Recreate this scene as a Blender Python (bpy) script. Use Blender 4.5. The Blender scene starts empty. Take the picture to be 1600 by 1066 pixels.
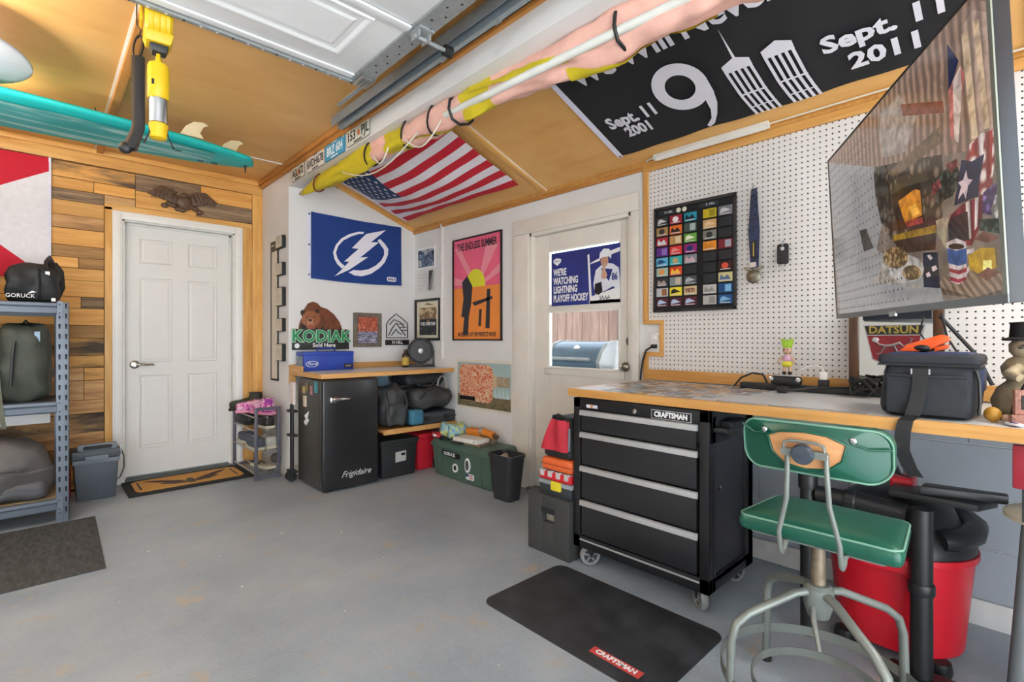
import bpy, bmesh, math, random
from mathutils import Vector, Matrix, noise
from math import sin, cos, pi, radians as R_
SC = bpy.context.scene
COL = SC.collection
# ---------------------------------------------------------------- camera, sky, exposure
cd = bpy.data.cameras.new('camera'); cam = bpy.data.objects.new('camera', cd); COL.objects.link(cam)
cam.location = (0, 0, 1.112); cam.rotation_euler = (R_(90), 0, -R_(43.46))
cd.sensor_width = 36; cd.lens = 36*780/1600; cd.shift_y = -3/1600; cd.clip_start = .02
SC.camera = cam
SC.view_settings.view_transform = 'Standard'; SC.view_settings.look = 'None'
SC.view_settings.gamma = 1; SC.view_settings.use_curve_mapping = False
SC.view_settings.exposure = 0.05
W = bpy.data.worlds.new('sky'); SC.world = W; W.use_nodes = True
_bg = W.node_tree.nodes['Background']
_bg.inputs[0].default_value = (.82, .92, 1.0, 1); _bg.inputs[1].default_value = 6.0
SC.cycles.max_bounces = 10; SC.cycles.diffuse_bounces = 6
SC.cycles.sample_clamp_indirect = 6
def lamp(name, kind, loc, energy, color=(1, 1, 1), rot=(0, 0, 0), size=.2, sy=None, parent=None):
    l = bpy.data.lights.new(name, kind); l.energy = energy; l.color = color
    if kind == 'AREA':
        l.size = size
        if sy: l.shape = 'RECTANGLE'; l.size_y = sy
    elif kind == 'SUN': l.angle = size
    else: l.shadow_soft_size = size
    o = bpy.data.objects.new(name, l); o.location = loc; o.rotation_euler = rot; o.parent = parent; COL.objects.link(o); return o
lamp('sun', 'SUN', (0, -6, 6), 22.0, (.97, .98, 1), Vector((-.10, .44, -.89)).to_track_quat('-Z', 'Y').to_euler(), .02)
# ---------------------------------------------------------------- materials
def lin(hx):
    if not isinstance(hx, str): return tuple(hx)
    v = [int(hx[i:i+2], 16)/255 for i in (0, 2, 4)]
    return tuple(c/12.92 if c <= .04045 else ((c+.055)/1.055)**2.4 for c in v)
MATS = {}
def base(name):
    m = bpy.data.materials.new(name); m.use_nodes = True
    return m, m.node_tree, m.node_tree.nodes['Principled BSDF']
def N(t, kind, **kw):
    n = t.nodes.new(kind)
    for k, v in kw.items():
        if hasattr(n, k) and not k.startswith('i_'): setattr(n, k, v)
        else: n.inputs[k[2:].replace('_', ' ')].default_value = v
    return n
def ramp(t, fac, stops):
    r = t.nodes.new('ShaderNodeValToRGB'); e = r.color_ramp.elements
    while len(e) < len(stops): e.new(.5)
    for i, (p, c) in enumerate(stops):
        e[i].position = p; e[i].color = (*lin(c), 1)
    t.links.new(fac, r.inputs[0]); return r
def mat(name, hx='808080', rough=.5, metal=0, var=.06, vs=12, bump=0, bs=150, emis=0, alpha=1, coat=0, tr=0, spec=.5):
    if name in MATS: return MATS[name]
    m, t, b = base(name); c = lin(hx)
    b.inputs['Roughness'].default_value = rough; b.inputs['Metallic'].default_value = metal
    b.inputs['Specular IOR Level'].default_value = spec
    if coat: b.inputs['Coat Weight'].default_value = coat
    if tr: b.inputs['Transmission Weight'].default_value = tr
    if var:
        co = N(t, 'ShaderNodeTexCoord'); nz = N(t, 'ShaderNodeTexNoise', i_Scale=vs, i_Detail=4.)
        t.links.new(co.outputs['Object'], nz.inputs['Vector'])
        r = ramp(t, nz.outputs['Fac'], [(.3, tuple(x*(1-var) for x in c)), (.7, tuple(min(1, x*(1+var)) for x in c))])
        t.links.new(r.outputs[0], b.inputs['Base Color'])
    else: b.inputs['Base Color'].default_value = (*c, 1)
    if bump:
        co = N(t, 'ShaderNodeTexCoord'); nz = N(t, 'ShaderNodeTexNoise', i_Scale=bs, i_Detail=3.)
        bp = N(t, 'ShaderNodeBump', i_Strength=bump, i_Distance=.004)
        t.links.new(co.outputs['Object'], nz.inputs['Vector']); t.links.new(nz.outputs['Fac'], bp.inputs['Height']); t.links.new(bp.outputs[0], b.inputs['Normal'])
    if emis:
        b.inputs['Emission Color'].default_value = (*c, 1); b.inputs['Emission Strength'].default_value = emis
    MATS[name] = m; return m
def wood(name, stops, axis=0, scale=3., rough=.5, stretch=14, knots=0, rnd=.25, coat=0, rots=(0, 0, 0)):
    """procedural timber: grain runs along the object axis 0/1/2; each piece varies through Object Info"""
    if name in MATS: return MATS[name]
    m, t, b = base(name)
    co = N(t, 'ShaderNodeTexCoord'); mp = N(t, 'ShaderNodeMapping'); oi = N(t, 'ShaderNodeObjectInfo')
    s = [stretch]*3; s[axis] = 1.; mp.inputs['Scale'].default_value = s
    ad = N(t, 'ShaderNodeVectorMath', operation='ADD'); ml = N(t, 'ShaderNodeMath', operation='MULTIPLY'); ml.inputs[1].default_value = 37
    t.links.new(oi.outputs['Random'], ml.inputs[0]); t.links.new(co.outputs['Object'], ad.inputs[0]); t.links.new(ml.outputs[0], ad.inputs[1])
    t.links.new(ad.outputs[0], mp.inputs['Vector'])
    nz = N(t, 'ShaderNodeTexNoise', i_Scale=scale, i_Detail=8., i_Roughness=.62, i_Distortion=.35)
    t.links.new(mp.outputs[0], nz.inputs['Vector'])
    r = ramp(t, nz.outputs['Fac'], stops)
    hs = N(t, 'ShaderNodeHueSaturation'); mr = N(t, 'ShaderNodeMapRange'); mr.inputs[3].default_value = 1-rnd; mr.inputs[4].default_value = 1+rnd
    t.links.new(oi.outputs['Random'], mr.inputs[0]); t.links.new(mr.outputs[0], hs.inputs['Value']); t.links.new(r.outputs[0], hs.inputs['Color'])
    out = hs.outputs[0]
    if knots:
        vo = N(t, 'ShaderNodeTexVoronoi', i_Scale=knots); mp2 = N(t, 'ShaderNodeMapping'); s2 = [1.6]*3; s2[axis] = .8; mp2.inputs['Scale'].default_value = s2
        t.links.new(ad.outputs[0], mp2.inputs['Vector']); t.links.new(mp2.outputs[0], vo.inputs['Vector'])
        kr = ramp(t, vo.outputs['Distance'], [(.05, (1, 1, 1)), (.11, (0, 0, 0))])
        mx = N(t, 'ShaderNodeMix', data_type='RGBA'); mx.inputs['B'].default_value = (*lin('5a3413'), 1)
        t.links.new(kr.outputs[0], mx.inputs['Factor']); t.links.new(out, mx.inputs['A']); out = mx.outputs['Result']
    t.links.new(out, b.inputs['Base Color']); b.inputs['Roughness'].default_value = rough
    if coat: b.inputs['Coat Weight'].default_value = coat; b.inputs['Coat Roughness'].default_value = .25
    bp = N(t, 'ShaderNodeBump', i_Strength=.25, i_Distance=.002); t.links.new(nz.outputs['Fac'], bp.inputs['Height']); t.links.new(bp.outputs[0], b.inputs['Normal'])
    MATS[name] = m; return m
# ---------------------------------------------------------------- mesh builder
class B:
    def __init__(s): s.v = []; s.f = []; s.m = []; s.mi = 0
    def add(s, vs, fs):
        o = len(s.v); s.v += [tuple(p) for p in vs]
        for f in fs: s.f.append([o+i for i in f]); s.m.append(s.mi)
        return s
    def box(s, x0, x1, y0, y1, z0, z1):
        v = [(x0, y0, z0), (x1, y0, z0), (x1, y1, z0), (x0, y1, z0), (x0, y0, z1), (x1, y0, z1), (x1, y1, z1), (x0, y1, z1)]
        return s.add(v, [(0, 3, 2, 1), (4, 5, 6, 7), (0, 1, 5, 4), (1, 2, 6, 5), (2, 3, 7, 6), (3, 0, 4, 7)])
    def frustum(s, b0, b1, z0, z1):
        """box tapering from rect b0=(x0,x1,y0,y1) at z0 to b1 at z1"""
        v = [(b0[0], b0[2], z0), (b0[1], b0[2], z0), (b0[1], b0[3], z0), (b0[0], b0[3], z0), (b1[0], b1[2], z1), (b1[1], b1[2], z1), (b1[1], b1[3], z1), (b1[0], b1[3], z1)]
        return s.add(v, [(0, 3, 2, 1), (4, 5, 6, 7), (0, 1, 5, 4), (1, 2, 6, 5), (2, 3, 7, 6), (3, 0, 4, 7)])
    def tube(s, pts, r, n=10, cap=True, closed=False, flat=1., up=None):
        pts = [Vector(p) for p in pts]; k = len(pts); rs = r if isinstance(r, (list, tuple)) else [r]*k
        vs = []; prev = None
        for i, p in enumerate(pts):
            a = pts[i-1] if (i > 0 or closed) else p; b = pts[(i+1) % k] if (i < k-1 or closed) else p
            d = (b-a).normalized()
            if prev is None:
                u = Vector(up) if up else Vector((0, 0, 1))
                if abs(d.dot(u)) > .95: u = Vector((1, 0, 0))
                nx = d.cross(u).normalized()
            else: nx = (prev-d*prev.dot(d)); nx = nx.normalized() if nx.length > 1e-6 else prev
            prev = nx; ny = d.cross(nx)
            for j in range(n):
                t = 2*pi*j/n; vs.append(p+nx*cos(t)*rs[i]+ny*sin(t)*rs[i]*flat)
        fs = []
        for i in range(k if closed else k-1):
            for j in range(n):
                a = i*n+j; b = i*n+(j+1) % n; c = ((i+1) % k)*n+(j+1) % n; d = ((i+1) % k)*n+j
                fs.append((a, b, c, d))
        if cap and not closed: fs += [tuple(range(n-1, -1, -1)), tuple(range((k-1)*n, k*n))]
        return s.add(vs, fs)
    def cyl(s, p0, p1, r, r1=None, n=20): return s.tube([p0, p1], [r, r if r1 is None else r1], n)
    def lathe(s, prof, c=(0, 0, 0), n=24, axis='z', sx=1, sy=1, cap=True):
        vs = []; k = len(prof)
        for (r, z) in prof:
            for j in range(n):
                a = 2*pi*j/n; x, y = r*cos(a)*sx, r*sin(a)*sy
                p = (x, y, z) if axis == 'z' else ((x, z, y) if axis == 'y' else (z, x, y))
                vs.append((p[0]+c[0], p[1]+c[1], p[2]+c[2]))
        fs = [(i*n+j, i*n+(j+1) % n, (i+1)*n+(j+1) % n, (i+1)*n+j) for i in range(k-1) for j in range(n)]
        if cap and prof[0][0] > 1e-6: fs.append(tuple(range(n-1, -1, -1)))
        if cap and prof[-1][0] > 1e-6: fs.append(tuple(range((k-1)*n, k*n)))
        return s.add(vs, fs)
    def poly(s, pts, y0, y1, plane='xz'):
        """closed outline extruded: plane xz -> thickness along y (y0 is the viewer's side); xy -> thickness along z"""
        n = len(pts); ar = sum(pts[i][0]*pts[(i+1) % n][1]-pts[(i+1) % n][0]*pts[i][1] for i in range(n))
        if ar < 0: pts = pts[::-1]
        mk = (lambda p, w: (p[0], w, p[1])) if plane == 'xz' else (lambda p, w: (p[0], p[1], w)) if plane == 'xy' else (lambda p, w: (w, p[0], p[1]))
        vs = [mk(p, y0) for p in pts]+[mk(p, y1) for p in pts]
        return s.add(vs, [tuple(range(n)), tuple(range(2*n-1, n-1, -1))]+[((i+1) % n, i, n+i, n+(i+1) % n) for i in range(n)])
    def grid(s, fn, nu, nv, closed_u=False):
        vs = [fn(i/nu, j/nv) for j in range(nv+1) for i in range(nu+1)]
        return s.add(vs, [(j*(nu+1)+i, j*(nu+1)+i+1, (j+1)*(nu+1)+i+1, (j+1)*(nu+1)+i) for j in range(nv) for i in range(nu)])
    def rbox(s, c, h, r, n=6, fn=None):
        """rounded box, centre c, half sizes h, corner radius r, optional per-point warp"""
        def ax(k):
            e = [-h[k], -h[k]+r*.3, -h[k]+r]; mid = [(-h[k]+r)+(2*(h[k]-r))*i/n for i in range(1, n)]
            return e+mid+[h[k]-r, h[k]-r*.3, h[k]]
        A = [ax(0), ax(1), ax(2)]
        for k in range(3):
            i, j = (k+1) % 3, (k+2) % 3
            for sg in (-1, 1):
                vs = []
                for b in A[j]:
                    for a in A[i]:
                        P = [0, 0, 0]; P[k] = sg*h[k]; P[i] = a; P[j] = b
                        I = [max(-(h[q]-r), min(h[q]-r, P[q])) for q in range(3)]
                        D = Vector((P[0]-I[0], P[1]-I[1], P[2]-I[2])); D = D.normalized()*r if D.length > 0 else D
                        Q = Vector(I)+D
                        if fn: Q = Vector(fn(Q))
                        vs.append((Q[0]+c[0], Q[1]+c[1], Q[2]+c[2]))
                w = len(A[i]); fs = []
                for q in range(len(A[j])-1):
                    for p in range(w-1):
                        f = (q*w+p, q*w+p+1, (q+1)*w+p+1, (q+1)*w+p)
                        fs.append(f if sg > 0 else f[::-1])
                s.add(vs, fs)
        return s
    def ell(s, c, r, n=16, k=10):
        prof = [(max(1e-7, sin(pi*i/k)), -cos(pi*i/k)) for i in range(k+1)]
        o = B().lathe(prof, n=n); return s.add([(c[0]+p[0]*r[0], c[1]+p[1]*r[1], c[2]+p[2]*r[2]) for p in o.v], o.f)
    def xf(s, M):
        s.v = [tuple(M @ Vector(p)) for p in s.v]; return s
    def join(s, o): return s.add(o.v, o.f)
    def mesh(s, name, mats, bevel=0, seg=2, smooth=0, weld=False):
        me = bpy.data.meshes.new(name); me.from_pydata(s.v, [], s.f); 
        for m in (mats if isinstance(mats, (list, tuple)) else [mats]): me.materials.append(m)
        me.polygons.foreach_set('material_index', s.m)
        if bevel or weld:
            bm = bmesh.new(); bm.from_mesh(me)
            if weld: bmesh.ops.remove_doubles(bm, verts=bm.verts, dist=1e-5)
            if bevel:
                ed = [e for e in bm.edges if len(e.link_faces) == 2 and e.calc_face_angle(0) > .5]
                bmesh.ops.bevel(bm, geom=ed, offset=bevel, segments=seg, profile=.6, affect='EDGES', clamp_overlap=True)
            bm.to_mesh(me); bm.free()
        if smooth or bevel:
            me.shade_smooth(); me.set_sharp_from_angle(angle=R_(smooth or 35))
        me.update(); return me
    def put(s, name, mats, parent=None, loc=(0, 0, 0), rz=0, label=None, **kw):
        o = bpy.data.objects.new(name, s.mesh(name, mats, **kw)); COL.objects.link(o)
        o.location = loc; o.rotation_euler = (0, 0, rz); o.parent = parent
        if label: o['label'] = label
        return o
def tag(o, label, cat, group=None):
    o['label'] = label; o['category'] = cat
    if group: o['group'] = group
    return o
def T(name, label, cat, loc=(0, 0, 0), rz=0, group=None, M=None):
    o = bpy.data.objects.new(name, None); COL.objects.link(o); o.empty_display_size = .05
    if M is not None: o.matrix_world = M
    else: o.location = loc; o.rotation_euler = (0, 0, rz)
    return tag(o, label, cat, group)
def struct(o, label=None):
    o['kind'] = 'structure'
    if label: o['label'] = label
    return o
def S(name, loc=(0, 0, 0), rz=0):
    o = bpy.data.objects.new(name, None); COL.objects.link(o); o.location = loc; o.rotation_euler = (0, 0, rz); o.empty_display_size = .05
    return struct(o)
def dup(o, parent=None):
    c = o.copy(); COL.objects.link(c); c.parent = parent
    for ch in o.children: dup(ch, c)
    return c
FACE = -pi/2     # rotation of things on surfaces that face -X: local x runs along world -Y, local y into the wall
def text(name, s, size, m, parent, loc, sx=1., plane='xz', off=0., shear=0, al='CENTER', M=None, ext=.0006, label=None, sp=1., warp=None):
    cu = bpy.data.curves.new('t', 'FONT'); cu.body = s; cu.size = size; cu.align_x = al; cu.align_y = 'CENTER'; cu.shear = shear
    cu.offset = off; cu.extrude = ext; cu.space_character = sp; cu.resolution_u = 2; cu.fill_mode = 'BOTH'
    o = bpy.data.objects.new('t', cu); COL.objects.link(o)
    me = bpy.data.meshes.new_from_object(o.evaluated_get(bpy.context.evaluated_depsgraph_get()))
    bpy.data.objects.remove(o); bpy.data.curves.remove(cu)
    for v in me.vertices:
        x, y, z = v.co.x*sx, v.co.y, v.co.z
        if warp: x, y = warp(x, y)
        p = Vector((x, -z, y)) if plane == 'xz' else Vector((x, y, z))
        v.co = M @ p if M else p
    me.materials.clear(); me.materials.append(m); me.name = name
    q = bpy.data.objects.new(name, me); COL.objects.link(q); q.parent = parent; q.location = loc
    if label: q['label'] = label
    return q
def circ(x, z, r, n=24, rz=None, a0=0, a1=2*pi):
    rz = rz or r; e = 0 if abs(a1-a0-2*pi) < 1e-6 else 1
    return [(x+r*cos(a0+(a1-a0)*i/n), z+rz*sin(a0+(a1-a0)*i/n)) for i in range(n+e)]
def rrect(x0, x1, z0, z1, r, n=5):
    o = []
    for cx, cz, a in ((x1-r, z1-r, 0), (x0+r, z1-r, pi/2), (x0+r, z0+r, pi), (x1-r, z0+r, 1.5*pi)):
        o += [(cx+r*cos(a+pi/2*i/n), cz+r*sin(a+pi/2*i/n)) for i in range(n+1)]
    return o
def star(x, z, r, rot=pi/2):
    return [(x+(r if i % 2 == 0 else r*.4)*cos(rot+i*pi/5), z+(r if i % 2 == 0 else r*.4)*sin(rot+i*pi/5)) for i in range(10)]
def nz(p, s=1., seed=0): return noise.noise(Vector(p)*s+Vector((seed*7.3, seed*3.1, seed)))

def words(name, s, size, m, parent, loc, sx=1., **kw):
    """lettering split into one part per word, left aligned at loc"""
    x = loc[0]; kw['al'] = 'LEFT'; sp_ = kw.get('sp', 1.)
    for w in s.split(' '):
        o = text(name, w, size, m, parent, (x, loc[1], loc[2]), sx, **kw)
        x += max(v.co.x for v in o.data.vertices)+.26*size*sx*sp_
# ================================================================= the setting
XR, YW, YF, XB = 2.66, 4.84, 4.185, 1.47
CA, CB = 3.123, -.36                       # sloped alcove ceiling: z = CA + CB*x
def slopez(x): return CA+CB*x
M_wall = mat('white painted wall', 'dbdad9', .75, var=.03, vs=3, bump=.12, bs=60)
M_trimw = mat('white gloss trim', 'e9e7e4', .4, var=.02)
M_door2 = mat('aged cream door paint', 'dcd6cc', .5, var=.05, vs=6, bump=.1, bs=40)
M_ply = wood('varnished plywood', [(.2, 'c08a48'), (.42, 'd3a05c'), (.6, 'dbab68'), (.85, 'e5b97c')], axis=0, scale=1.1, stretch=3.2, rough=.5, rnd=.05, coat=.08)
M_plyy = wood('varnished plywood across', [(.25, 'a87340'), (.5, 'ba854c'), (.75, 'c8965f')], axis=1, scale=1.4, stretch=7, rough=.5, rnd=.05, coat=.08)
M_trimo = wood('orange pine trim', [(.3, 'c68b45'), (.55, 'dba75e'), (.8, 'e9bb76')], axis=0, scale=2.5, stretch=12, rough=.45, knots=2.2, rnd=.07)
M_trimv = wood('orange pine trim upright', [(.3, 'c68b45'), (.55, 'dba75e'), (.8, 'e9bb76')], axis=2, scale=2.5, stretch=12, rough=.45, knots=2.2, rnd=.07)
M_trimy = wood('orange pine trim lengthwise', [(.3, 'a86c2f'), (.55, 'c08443'), (.8, 'cf9855')], axis=1, scale=2.5, stretch=12, rough=.45, rnd=.06)
M_peg_trim = wood('honey pine trim', [(.3, 'bd8442'), (.55, 'cf9a55'), (.8, 'dcab69')], axis=1, scale=2.5, stretch=14, rough=.45, rnd=.06)
M_peg_trimv = wood('honey pine trim upright', [(.3, 'bd8442'), (.55, 'cf9a55'), (.8, 'dcab69')], axis=2, scale=2.5, stretch=14, rough=.45, rnd=.06)
M_dark = mat('near black', '121214', .6, var=0)
M_steel = mat('galvanised steel', '9da2a4', .45, .35, var=.12, vs=25)
M_black = mat('black plastic', '1c1d1f', .45, var=.08)
M_white = mat('white print', 'e8e8ea', .6, var=0)

def floor_material():
    m, t, b = base('worn grey painted concrete')
    co = N(t, 'ShaderNodeTexCoord')
    n1 = N(t, 'ShaderNodeTexNoise', i_Scale=1.4, i_Detail=8., i_Roughness=.65); n2 = N(t, 'ShaderNodeTexNoise', i_Scale=3.2, i_Detail=7., i_Roughness=.7)
    n3 = N(t, 'ShaderNodeTexNoise', i_Scale=70., i_Detail=3.); n4 = N(t, 'ShaderNodeTexNoise', i_Scale=9., i_Detail=6., i_Roughness=.75)
    mpn = N(t, 'ShaderNodeMapping'); mpn.inputs['Location'].default_value = (3.1, 1.7, 0); t.links.new(co.outputs['Object'], mpn.inputs['Vector'])
    for q in (n1, n3, n4): t.links.new(co.outputs['Object'], q.inputs['Vector'])
    t.links.new(mpn.outputs[0], n2.inputs['Vector'])
    c1 = ramp(t, n1.outputs['Fac'], [(.3, '838d96'), (.5, '959ea6'), (.72, 'a8aeb2')])
    # worn patches where tan concrete shows through the paint
    mu = N(t, 'ShaderNodeMath', operation='MULTIPLY'); t.links.new(n2.outputs['Fac'], mu.inputs[0]); t.links.new(n4.outputs['Fac'], mu.inputs[1])
    w = ramp(t, mu.outputs[0], [(.31, (0, 0, 0)), (.37, (.75, .75, .75))])
    mx = N(t, 'ShaderNodeMix', data_type='RGBA'); mx.inputs['B'].default_value = (*lin('ab9c84'), 1)
    t.links.new(w.outputs[0], mx.inputs['Factor']); t.links.new(c1.outputs[0], mx.inputs['A'])
    d = ramp(t, n3.outputs['Fac'], [(.3, (.86, .86, .86)), (.6, (1, 1, 1))])
    m2 = N(t, 'ShaderNodeMix', data_type='RGBA', blend_type='MULTIPLY'); m2.inputs['Factor'].default_value = .6
    t.links.new(mx.outputs['Result'], m2.inputs['A']); t.links.new(d.outputs[0], m2.inputs['B'])
    t.links.new(m2.outputs['Result'], b.inputs['Base Color'])
    rr = ramp(t, n1.outputs['Fac'], [(.3, (.36, .36, .36)), (.7, (.55, .55, .55))]); t.links.new(rr.outputs[0], b.inputs['Roughness'])
    bp = N(t, 'ShaderNodeBump', i_Strength=.12, i_Distance=.004); t.links.new(n4.outputs['Fac'], bp.inputs['Height']); t.links.new(bp.outputs[0], b.inputs['Normal'])
    return m
struct(B().box(-3.3, 2.78, -1.7, 5.1, -.12, 0).put('floor', floor_material()))
# light specks of paint chipped off the floor
random.seed(5)
M_chip = mat('pale paint chip', 'e0dcd4', .8, var=0)
fl = bpy.data.objects['floor']
for k in range(16):
    cx, cy = random.uniform(.2, 1.5), random.uniform(1.2, 3.6); q = random.uniform(.003, .009)
    pts = [(cx+q*random.uniform(.5, 1.3)*cos(a), cy+q*random.uniform(.3, 1)*sin(a)) for a in [i*pi/3 for i in range(6)]]
    B().poly(pts, .0002, .0012, 'xy').put('paint_chip', M_chip, fl)
# --- far wall clad in reclaimed planks, with its door opening
bw = S('wall_back', (0, 4.86, 0))
b = B().box(-3.3, .464, 0, .12, 0, 2.6).box(1.245, 1.47, 0, .12, 0, 2.6).box(.464, 1.245, 0, .12, 2.04, 2.6)
b.put('wall_core', mat('bare stud wall', '6b4a2a', .8), bw)
PW = {'o': wood('plank honey', [(.25, 'c4843a'), (.5, 'dba052'), (.8, 'ebbb74')], 0, 2.2, .6, 11, 1.6, .12),
      'g': wood('plank weathered grey', [(.28, '46372b'), (.45, '77614b'), (.6, '9a8064'), (.8, 'bf9c74')], 0, 3.4, .75, 12, 1.5, .12),
      's': wood('plank stained', [(.33, '4f4034'), (.42, '977549'), (.5, 'd29b55'), (.8, 'e6b872')], 0, 1.5, .7, 6, 1.4, .1),
      'b': wood('plank brown', [(.25, '765536'), (.5, '9c7444'), (.8, 'bb9158')], 0, 2.6, .7, 13, 1.5, .1),
      'p': wood('plank pinkish', [(.3, '8a5e38'), (.5, 'c89a66'), (.8, 'e4bf92')], 0, 2.0, .7, 9, 2.0, .1),
      'c': wood('plank charred', [(.38, '2a221c'), (.5, '6a563f'), (.62, 'c09662'), (.8, 'd2ab74')], 0, 1.9, .75, 5, 0, .08)}
random.seed(11)
def plank(x0, x1, z0, z1, k, dy=None):
    dy = random.uniform(-.004, .004) if dy is None else dy; g = .0016
    w, h = x1-x0, z1-z0; gx = g
    j = [random.uniform(-.0012, .0012) for _ in range(4)]
    q = B(); q.add([(-w/2+gx, -.012, -h/2+g+j[0]), (w/2-gx, -.012, -h/2+g+j[1]), (w/2-gx, 0, -h/2+g+j[1]), (-w/2+gx, 0, -h/2+g+j[0]),
                    (-w/2+gx, -.012, h/2-g+j[2]), (w/2-gx, -.012, h/2-g+j[3]), (w/2-gx, 0, h/2-g+j[3]), (-w/2+gx, 0, h/2-g+j[2])],
                   [(0, 3, 2, 1), (4, 5, 6, 7), (0, 1, 5, 4), (1, 2, 6, 5), (2, 3, 7, 6), (3, 0, 4, 7)])
    return q.put('plank', PW[k], bw, ((x0+x1)/2, -.008+dy, (z0+z1)/2), bevel=.0015, seg=1)
rows = [(2.396, 2.283, 's', .545, None), (2.283, 2.2, 'o', .545, .297), (2.2, 2.118, 'g', .357, None), (2.118, 2.011, 's', .357, None), (2.011, 1.916, 'p', .357, None),
        (1.916, 1.795, 'o', .357, None), (1.795, 1.708, 'b', .357, None), (1.708, 1.631, 'o', .357, .21), (1.631, 1.542, 'o', .357, None), (1.542, 1.42, 'o', .357, None),
        (1.42, 1.336, 'o', .357, .225), (1.336, 1.214, 'o', .357, None), (1.214, 1.117, 'b', .357, None), (1.117, .99, 's', .357, None), (.99, .9, 's', .357, None),
        (.9, .806, 'p', .357, .24), (.806, .662, 'p', .357, .24), (.662, .561, 'p', .357, None), (.561, .422, 'c', .357, None), (.422, .315, 'p', .357, None), (.315, .2, 'b', .357, None), (.2, .1, 'o', .357, None), (.1, .0, 's', .357, None)]
for i, (z1, z0, k, xr, jx) in enumerate(rows):
    if i == 2: plank(.357, .545, z0, z1, 'p')
    if jx:
        k2 = {1: 'o', 7: 'b', 10: 'g', 15: 's', 16: 'p'}[i]
        plank(jx, xr, z0, z1, k2); xr = jx
    x = xr
    while x > -1.3:
        w = random.uniform(.45, .95); plank(x-w, x, z0, z1, k); x -= w; k = random.choice('ooosbpg')
plank(.545, .987, 2.271, 2.402, 'g'); plank(.987, 1.384, 2.271, 2.402, 'o'); plank(.545, .957, 2.14, 2.271, 'o'); plank(.957, 1.384, 2.14, 2.271, 'g')
def board(nm, x0, x1, z0, z1, m, y0=-.024, par=bw):
    return B().box(-(x1-x0)/2, (x1-x0)/2, y0, 0, -(z1-z0)/2, (z1-z0)/2).put(nm, m, par, ((x0+x1)/2, 0, (z0+z1)/2), bevel=.002)
board('top_board', -1.4, 1.468, 2.405, 2.487, M_trimo, -.03); board('frame_board', .359, .404, 0, 2.115, M_trimv); board('frame_board', .359, 1.382, 2.093, 2.138, M_trimo)
board('frame_board', 1.306, 1.383, 0, 2.092, M_trimv, -.026); board('frame_board', 1.385, 1.469, 0, 2.404, M_trimv, -.028)
struct(B().box(-1.4, 1.44, -.035, 0, 2.489, 2.53).put('trim_1', M_trimo, None, (0, 4.86, 0), bevel=.003))
B().box(-1.4, .36, -.03, 0, 0, .02).put('bottom_board', mat('dark base strip', '5a3b28', .7), bw)
# --- white six panel door, closed, in the plank wall
d1 = S('door_1', (.464, 4.86, 0))
q = B()
for x0, x1, z0, z1 in ((-.06, 0, 0, 2.092), (.781, .841, 0, 2.092), (0, .781, 2.032, 2.092)):
    q.box(x0, x1, -.032, 0, z0, z1).box(x0+(.012 if x1 < .5 else .01), x1-.012, -.04, -.03, z0, z1-.012)
q.put('casing', M_trimw, d1, bevel=.003)
B().box(0, .016, -.015, .1, 0, 2.04).box(.765, .781, -.015, .1, 0, 2.04).box(0, .781, -.015, .1, 2.022, 2.04).box(.016, .03, .05, .1, 0, 2.03).box(.751, .765, .05, .1, 0, 2.03).box(.016, .765, .05, .1, 2.006, 2.022).put('jamb', mat('white jamb', 'd9d8d3', .5), d1)
M_slab = mat('white door paint', 'dedcd9', .45, var=.015)
sl = B().box(.03, .751, .062, .1, .016, 2.006)
sl.put('door_slab', M_slab, d1)
pan = [(.115, .335, 1.715, 1.905), (.445, .66, 1.715, 1.905), (.115, .335, .845, 1.605), (.445, .66, .845, 1.605), (.115, .335, .235, .825-.06), (.445, .66, .235, .825-.06)]
pan = [(.115, .335, 1.718, 1.912), (.443, .66, 1.718, 1.912), (.115, .335, .925, 1.602), (.443, .66, .925, 1.602), (.115, .335, .238, .825), (.443, .66, .238, .825)]
for x0, x1, z0, z1 in pan:
    g = B()   # moulded raised panel: outer groove, bevel, raised field
    def ring(a, ya, c, yc):
        A = [(x0+a, ya, z0+a), (x1-a, ya, z0+a), (x1-a, ya, z1-a), (x0+a, ya, z1-a)]; C = [(x0+c, yc, z0+c), (x1-c, yc, z0+c), (x1-c, yc, z1-c), (x0+c, yc, z1-c)]
        g.add(A+C, [(i, (i+1) % 4, 4+(i+1) % 4, 4+i) for i in range(4)])
    ring(0, .0618, .004, .0565); ring(.004, .0565, .012, .0605); ring(.012, .0605, .016, .0612); ring(.016, .0612, .034, .057)
    g.add([(x0+.034, .057, z0+.034), (x1-.034, .057, z0+.034), (x1-.034, .057, z1-.034), (x0+.034, .057, z1-.034)], [(0, 1, 2, 3)])
    g.put('raised_panel', M_slab, d1)
M_nick = mat('satin nickel', 'b9b6ae', .22, 1, var=.05)
hd = B().lathe([(.033, 0), (.033, .008), (.028, .013), (.012, .014), (.012, .05)], (.085, 0, .91), 20, 'y')
hd.v = [(x, .062-y, z) for x, y, z in hd.v]; hd.f = [f[::-1] for f in hd.f]
hd.tube([(.085, .013, .91), (.12, .01, .914), (.16, .014, .908), (.195, .018, .91), (.208, .022, .903)], [.011, .010, .008, .007, .005], 10)
hd.put('lever_handle', M_nick, d1, smooth=50)
B().box(.0, .781, -.01, .1, 0, .016).put('threshold', mat('dark threshold', '4c5352', .5), d1, bevel=.003)
B().box(.02, .76, .06, .075, .0165, .03).put('door_sweep', mat('rubber sweep', '6d7472', .6), d1)
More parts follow.
